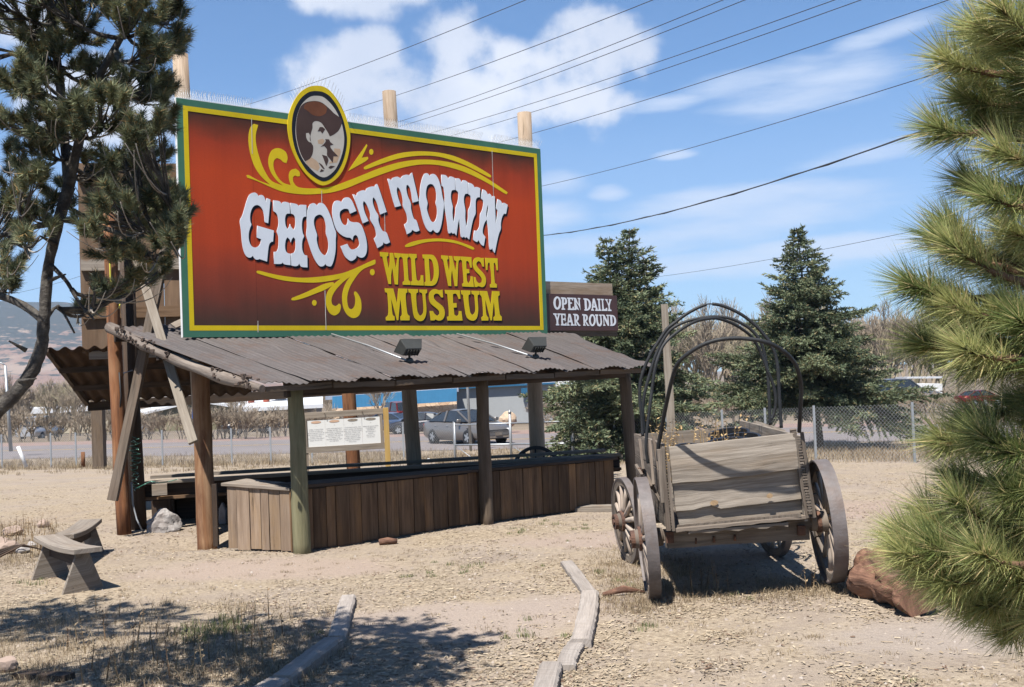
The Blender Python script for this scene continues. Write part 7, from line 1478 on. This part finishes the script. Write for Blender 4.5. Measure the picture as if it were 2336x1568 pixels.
def car_paint(name, col): 
    m = plain(name, col, 0.28, 0.55, 0.03, 3); return m
def make_car(label, loc, heading, mat, prof='sedan', sc=1.0, group=None, cat='car', name='parked_car'):
    'built along +x (front), then placed'
    M = Matrix.Translation(loc) @ Matrix.Rotation(heading, 4, 'Z') @ Matrix.Scale(sc, 4)
    t = thing(name, label, cat, loc, group)
    if prof == 'sedan':
        # x, half width, sill z, shoulder z, deck z
        st = [(-2.40, .62, .42, .70, .80), (-2.32, .78, .26, .80, .97), (-1.9, .88, .20, .86, 1.02), (-1.2, .91, .18, .88, 1.0), (0, .91, .18, .86, .97), (.95, .91, .18, .83, .96), (1.6, .88, .19, .78, .89), (2.1, .82, .22, .70, .77), (2.34, .70, .28, .60, .66), (2.40, .55, .40, .54, .58)]
        roof = [(-1.78, .70, 1.0), (-1.05, .64, 1.37), (-.35, .62, 1.455), (.25, .62, 1.44), (1.22, .72, .96)]
    elif prof == 'suv':
        st = [(-2.3, .75, .45, .95, 1.0), (-2.25, .86, .32, 1.0, 1.06), (-1.2, .92, .28, 1.02, 1.06), (0, .92, .28, 1.02, 1.06), (.9, .92, .28, 1.0, 1.06), (1.7, .9, .3, .94, 1.02), (2.2, .84, .34, .82, .9), (2.3, .7, .45, .7, .75)]
        roof = [(-2.2, .78, 1.05), (-1.95, .72, 1.68), (-.6, .72, 1.76), (.3, .70, 1.72), (1.15, .78, 1.05)]
    else:   # van
        st = [(-2.5, .86, .4, 1.1, 1.15), (-2.45, .95, .35, 1.12, 1.18), (0, .97, .32, 1.12, 1.18), (1.4, .97, .32, 1.1, 1.16), (2.2, .92, .36, .95, 1.05), (2.45, .8, .45, .8, .85)]
        roof = [(-2.45, .9, 1.17), (-2.35, .84, 1.95), (-.5, .85, 2.05), (.9, .84, 2.0), (1.9, .88, 1.15)]
    b = MB(); rings = []
    for x, w, z0, z1, z2 in st:
        rings.append([M @ Vector(p) for p in ((x, -w * .86, z0), (x, -w * .98, z0 + .12), (x, -w, (z0 + z1) / 2), (x, -w * .98, z1), (x, -w * .86, z2 - .01), (x, 0, z2 + .015), (x, w * .86, z2 - .01), (x, w * .98, z1), (x, w, (z0 + z1) / 2), (x, w * .98, z0 + .12), (x, w * .86, z0))])
    b.quadstrip(rings, smooth=True); b.build('body', mat, t)
    b = MB(); rr = []
    for x, w, z in roof: rr.append((x, w, z))
    zb = roof[0][2] - .02; prev = None
    cab = []
    for x, w, z in roof: cab.append([M @ Vector((x, -w - (.12 if z > zb + .1 else 0) * 0, z)), M @ Vector((x, -w * .6, z + .025)), M @ Vector((x, 0, z + .035)), M @ Vector((x, w * .6, z + .025)), M @ Vector((x, w, z))])
    b.quadstrip(cab[1:-1], closed=False, caps=False, smooth=True)
    # pillars
    base_w = st[len(st) // 2][1] * .93
    def pil(x0, z0, x1, z1, w0, w1, wd=.07):
        for s in (-1, 1): b.bar(M @ Vector((x0, s * w0, z0)), M @ Vector((x1, s * w1, z1)), wd, .05, up=(0, 0, 1))
    pil(roof[0][0], zb, roof[1][0], roof[1][2], roof[0][1], roof[1][1], .09); pil(roof[-1][0], zb, roof[-2][0], roof[-2][2], roof[-1][1], roof[-2][1], .06); xm = (roof[1][0] + roof[-2][0]) / 2 - .05; pil(xm, zb, xm - .05, roof[2][2] - .02, base_w, .63 if prof == 'sedan' else roof[2][1], .09)
    b.build('roof', mat, t)
    b = MB()
    for i in range(len(roof) - 1):
        (x0, w0, z0), (x1, w1, z1) = roof[i], roof[i + 1]
        for s in (-1, 1): b.poly([M @ Vector(p) for p in ((x0, s * base_w * .985, zb), (x1, s * base_w * .985, zb), (x1, s * (w1 - .012), z1 - .015), (x0, s * (w0 - .012), z0 - .015))])
    for i, j in ((0, 1), (-1, -2)):
        (x0, w0, z0), (x1, w1, z1) = roof[i], roof[j]; b.poly([M @ Vector(p) for p in ((x0, -w0 * .93, z0 + .01), (x0, w0 * .93, z0 + .01), (x1, w1 * .93, z1 + .0), (x1, -w1 * .93, z1 + .0))])
    b.build('windows', M_glass, t)
    wb = 1.37 if prof == 'sedan' else 1.4; R = .325 if prof == 'sedan' else .36
    for x in (-wb, wb):
        for s in (-1, 1):
            c = M @ Vector((x, s * (st[3][1] - .08), R)); Mw = M @ Matrix.Translation((x, s * (st[3][1] - .08), R)) @ Matrix.Rotation(R_(90) * s * -1, 4, 'X')
            b = MB(); b.lathe([(R * .62, -.1), (R * .95, -.1), (R, -.06), (R, .06), (R * .95, .095), (R * .66, .1)], Mw, 24); wh = b.build('wheel', M_black, t)
            b = MB(); b.lathe([(R * .66, .06), (R * .6, .085), (R * .5, .06), (R * .45, .05), (0, .05)], Mw, 24)
            for k in range(5):
                a = 2 * math.pi * k / 5; b.bar(Mw @ Vector((0, 0, .09)), Mw @ Vector((R * .6 * math.cos(a), R * .6 * math.sin(a), .085)), .09, .03, up=Mw.to_3x3() @ Vector((0, 0, 1)))
            b.build('rim', M_galv, wh)
            b = MB(); b.ring(Mw, R + .07, R * .5, -.06, .052, 24); b.build('wheel_arch', M_pot, wh)
    xf, xr = st[-2][0], st[0][0]
    for s in (-1, 1):
        b = MB(); b.box((0, 0, 0), (.16, .36, .13), M=M @ Matrix.Translation((xf - .06, s * (st[-2][1] - .2), st[-2][3] + .0)) @ Matrix.Rotation(-s * .45, 4, 'Z')); b.build('headlight', M_white, t, bevel=.02)
        b = MB(); b.box((0, 0, 0), (.10, .30, .16), M=M @ Matrix.Translation((xr + .08, s * (st[1][1] - .17), st[1][3] - .02))); b.build('tail_light', M_red, t, bevel=.02)
        b = MB(); b.box((0, 0, 0), (.12, .2, .13), M=M @ Matrix.Translation((roof[-1][0] - .35, s * (base_w + .12), zb + .05))); b.build('mirror', mat, t, bevel=.02)
        if prof != 'van':
            b = MB()
            for x in (-.15, -1.1): b.box((0, 0, 0), (.16, .02, .03), M=M @ Matrix.Translation((x, s * (st[3][1] + .005), st[3][3] - .08)))
            b.build('door_handle', M_galv, t)
    b = MB(); b.box((0, 0, 0), (.06, .95, .12), M=M @ Matrix.Translation((st[-1][0] - .03, 0, .56 if prof == 'sedan' else .7))); b.build('grille', M_pot, t)
    b = MB(); b.box((0, 0, 0), (.06, 1.1, .1), M=M @ Matrix.Translation((st[-1][0] - .04, 0, .34 if prof == 'sedan' else .45))); b.box((0, 0, 0), (.04, .32, .14), M=M @ Matrix.Translation((st[-1][0] + .0, 0, .45 if prof == 'sedan' else .55))); b.build('licence_plate', M_graywood, t)
    return t
M_silver = car_paint('silver_grey_paint', (.25, .23, .215))
cl = onground(1066, 49.5, 1012); make_car('silver-grey sedan seen from its front corner through the stand', cl + UP * .01, R_(-54), M_silver, name='sedan_car')
make_car('red pickup-like car parked under the blue awning', P(902, 968, 80) - UP * .0, R_(120), car_paint('red_car_paint', (.22, .02, .02)), 'suv', .9)
make_car('dull blue car half hidden behind the pole at the awning', P(882, 985, 66) + UP * 0, R_(150), car_paint('blue_car_paint', (.12, .17, .27)), 'sedan', .75)
make_car('dark car just behind the sedan, only its roofline showing', P(962, 990, 62), R_(170), car_paint('dark_car_paint', (.06, .06, .07)), 'sedan', .8)
make_car('white van seen from behind among bare trees at the left', P(94, 1003, 100), R_(82), car_paint('white_van_paint', (.6, .6, .62)), 'van', 1.0, cat='van', name='parked_van')
make_car('white box van half hidden by the orange post', P(308, 996, 95), R_(80), car_paint('white_van_paint_b', (.58, .6, .62)), 'van', .85, cat='van', name='parked_van')
make_car('grey wagon car parked in front of the white carport', P(2055, 932, 78), R_(10), car_paint('grey_car_paint', (.20, .21, .23)), 'suv', 1.15)
make_car('red car deep in the right background beside the pine needles', P(2235, 925, 82), R_(20), car_paint('red_car_paint_b', (.25, .03, .03)), 'sedan', .75)
make_car('dark car under bare brush in front of the olive house', P(572, 990, 74), R_(30), car_paint('dark_car_paint_b', (.07, .07, .075)), 'sedan', .75)

# ================================================================== litter of chips, dry grass and green tufts on the ground
def area_pts(n, y0, y1, xf=0.47, xadd=0.6, power=1.0):
    out = []
    while len(out) < n:
        u = rnd.random(); Y = y0 * (y1 / y0) ** u if power == 1 else (y0 ** (1 - power) + u * (y1 ** (1 - power) - y0 ** (1 - power))) ** (1 / (1 - power))
        x = rnd.uniform(-1, 1) * (xf * Y + xadd); out.append((x, Y))
    return out
def inside_stand(x, y):
    d = Vector((x, y, 0)) - O; return d.dot(VV) > 0.1 and -0.2 < d.dot(U) < 5.3
M_chip = leafmat('straw_wood_chips', (0.27, 0.204, 0.134), (0.47, 0.387, 0.282), (0.15, 0.095, 0.065), 0.95, 0.0)
V = []; F = []; Rr = []
for x, y in area_pts(68000, 6.6, 24, power=1.6):
    q = mnoise.noise(Vector((x * 0.45, y * 0.45, 2.0))) + 0.6 * mnoise.noise(Vector((x * 1.7, y * 1.7, 7.0)))
    if q < -0.15 and rnd.random() < 0.85: continue
    if any(((x - a_) / c_) ** 2 + ((y - b_) / d_) ** 2 < 1 and rnd.random() < .82 for a_, b_, c_, d_ in ((-0.45, 9.1, 1.2, .7), (0.5, 9.6, .8, .35), (-2.6, 12, 1.4, .7), (3.2, 7.9, 1.3, .5), (1.5, 13.2, 1.8, .7))): continue
    z = zg(x, y); l = rnd.uniform(.006, .022) * (1 if rnd.random() < .96 else 2.0); w = rnd.uniform(.003, .007); a = rnd.uniform(0, 6.28); ti = rnd.uniform(-.3, .3); c, s = math.cos(a), math.sin(a)
    dx, dy, dz = c * l, s * l, ti * l * .6; ex, ey = -s * w, c * w; tz = rnd.uniform(-.5, .5) * w; h = 0.004 + abs(dz) + rnd.uniform(0, .006); k = len(V)
    V += [(x - dx - ex, y - dy - ey, z + h - dz - tz), (x + dx - ex, y + dy - ey, z + h + dz - tz), (x + dx * .8 + ex, y + dy * .8 + ey, z + h + dz + tz), (x - dx + ex, y - dy + ey, z + h - dz + tz)]; F.append((k, k + 1, k + 2, k + 3)); Rr.append(rnd.random())
tag(arr_mesh('wood_chips', V, F, M_chip, Rr), 'straw and wood chips strewn over the ground', 'wood chips', kind='stuff')
def grass(name, centres, mat, label, cat, h0, h1, spread, per, width=.006, flop=.5):
    V = []; F = []; Rr = []
    for x0, y0, sc in centres:
        for _ in range(per):
            x, y = x0 + rnd.gauss(0, spread) * sc, y0 + rnd.gauss(0, spread) * sc; z = zg(x, y); h = rnd.uniform(h0, h1) * sc; a = rnd.uniform(0, 6.28); fl = rnd.uniform(.1, 1) * flop
            dx, dy = math.cos(a) * h * fl, math.sin(a) * h * fl; w = width * rnd.uniform(.6, 1.3); b_ = rnd.uniform(0, 6.28); ex, ey = math.cos(b_) * w / 2, math.sin(b_) * w / 2; k = len(V)
            V += [(x - ex, y - ey, z - .005), (x + ex, y + ey, z - .005), (x + dx * .4 + ex * .7, y + dy * .4 + ey * .7, z + h * .62), (x + dx * .4 - ex * .7, y + dy * .4 - ey * .7, z + h * .62), (x + dx, y + dy, z + h * .85)]
            F.append((k, k + 1, k + 2)); F.append((k, k + 2, k + 3)); F.append((k + 3, k + 2, k + 4)); t = rnd.random(); Rr += [t] * 3
    return tag(arr_mesh(name, V, F, mat, Rr), label, cat, kind='stuff')
M_drygrass = leafmat('dry_grass', (0.26, 0.19, 0.115), (0.46, 0.37, 0.245), (0.17, 0.11, 0.07), .9, .2)
M_green = leafmat('green_grass_blades', (0.10, 0.135, 0.05), (0.27, 0.29, 0.13), (.4, .33, .15), .7, .25)
cs = []
for _ in range(380):    # weedy corner under the pine
    px, py = rnd.uniform(-20, 760), rnd.uniform(1375, 1568)
    if py < 1400 + (px / 760) * 40 and rnd.random() < .5: continue
    g = G(px, py); cs.append((g.x, g.y, rnd.uniform(.5, 1.2)))
for _ in range(230):    # round the wagon
    px, py = rnd.choice([(1500, 1310), (1560, 1300), (1600, 1360), (1420, 1290), (1700, 1365), (1850, 1350), (1930, 1335), (1480, 1380), (1550, 1345), (1780, 1350)]); g = G(px + rnd.gauss(0, 40), py + rnd.gauss(0, 14)); cs.append((g.x, g.y, rnd.uniform(.5, 1.15)))
for _ in range(150):
    g = G(rnd.uniform(1360, 1500), rnd.uniform(1240, 1400)); cs.append((g.x, g.y, rnd.uniform(.3, .7)))
for _ in range(110): g = G(rnd.uniform(-10, 140), rnd.uniform(1195, 1300)); cs.append((g.x, g.y, rnd.uniform(.6, 1.3)))
for _ in range(190): g = G(rnd.uniform(0, 2336), rnd.uniform(1290, 1568)); cs.append((g.x, g.y, rnd.uniform(.25, .55)))
for _ in range(420): g = G(rnd.uniform(0, 2336), rnd.uniform(1090, 1300)); cs.append((g.x, g.y, rnd.uniform(.2, .45)))
grass('dry_grass', cs, M_drygrass, 'short dry straw-coloured grass on the bare ground', 'dry grass', .025, .09, .10, 34, .0035, 1.3)
cs = []
for _ in range(5200):   # verge along the fence and road
    s_ = rnd.uniform(25.5, 42.3); t_ = rnd.uniform(-34, 26); p = RD * t_ + RN * s_
    fd = 0
    if s_ < 31.5 and p.x < 2 and rnd.random() < .8: continue
    cs.append((p.x, p.y, rnd.uniform(.5, 1.1) * (.55 if p.x < 3 and s_ < 33 else 1)))
grass('verge_grass', cs, M_drygrass, 'tall dry grass along the fence and the road verge', 'dry grass', .08, .30, .25, 20, .011, .6)
cs = []
for px, py, n, sc in ((1000,1290,4,.5),(1115,1291,4,.5),(985,1311,4,.5),(1060,1301,5,.55),(1250,1295,3,.5),(1200,1216,6,.6),(1160,1212,4,.5),(1270,1196,7,.6),(1330,1205,5,.5),(900,1320,3,.5),(930,1318,3,.4),(1030,1306,3,.5),(470,1440,20,1.0),(520,1425,14,.9),(430,1455,12,.9),(560,1440,8,.8),(1180,1455,5,.6),(1220,1455,3,.6),(1300,1456,4,.6),(1470,1436,5,.5),(1180,1416,3,.5),(1380,1305,6,.5),(1420,1330,5,.5),(1290,1232,3,.4),(75,1335,5,.7),(95,1330,3,.6),(300,1200,4,.5),(1690,1362,4,.6),(740,1440,6,.6),(1580,1360,3,.5),(2080,1560,3,.5)):
    for _ in range(max(1, int(n * .6))): g = G(px + rnd.gauss(0, 11 + n), py + rnd.gauss(0, 3 + n * .4)); cs.append((g.x, g.y, sc * rnd.uniform(.7, 1.2)))
grass('green_grass', cs, M_green, 'small fresh green grass tufts in the dry ground', 'grass', .035, .10, .05, 26, .005, .7)
# tall single weeds in the pine shade and at the rubble heap
bs = [G(rnd.uniform(150, 720), rnd.uniform(1400, 1560)) for _ in range(46)] + [G(rnd.uniform(0, 130), rnd.uniform(1200, 1275)) for _ in range(60)] + [G(x + rnd.gauss(0, 20), y + rnd.gauss(0, 6)) for x, y in ((1600, 1352), (1640, 1350), (1910, 1330), (1860, 1345), (1930, 1318)) for _ in range(5)]
M_brownweed = leafmat('brown_weed', (0.20, 0.125, 0.075), (0.46, 0.34, 0.20), None, .9, .1)
weeds('dry_weeds', bs, [rnd.uniform(.1, .3) for _ in bs], 14, M_brownweed, 'thin dead weeds standing in the grass', 'weeds', kind='stuff', leaf=.02)
# pebbles
V = []; F = []; Rr = []
for x, y in area_pts(2600, 6.6, 22, power=1.6):
    z = zg(x, y); r = rnd.uniform(.006, .02); k = len(V)
    V += [(x + r * rnd.uniform(.7, 1.2), y, z), (x, y + r, z), (x - r, y + r * .2, z), (x, y - r, z), (x + r * .1, y, z + r * rnd.uniform(.6, 1.1))]; F += [(k, k + 1, k + 4), (k + 1, k + 2, k + 4), (k + 2, k + 3, k + 4), (k + 3, k, k + 4)]; Rr += [rnd.random()] * 4
tag(arr_mesh('pebbles', V, F, leafmat('pebble_stone', (.22, .18, .15), (.38, .32, .27), (.40, .35, .31), .95, 0), Rr), 'pebbles scattered over the ground', 'pebbles', kind='stuff')

# ================================================================== thin blue air that fades the far hills
b = MB(); b.box((-800, 1380, 220), (5200, 2960, 640))
hz = bpy.data.materials.new('thin_haze'); hz.use_nodes = True; n_ = hz.node_tree; n_.nodes.clear()
pv = nd(n_, 'VolumePrincipled', {'Color': (0.62, 0.76, 1.0, 1), 'Density': 0.00015, 'Anisotropy': 0.2}); nd(n_, 'OutputMaterial', {1: pv.outputs[0]})
tag(b.build('haze', hz), 'thin bluish haze that fades the hills', 'haze', kind='stuff')
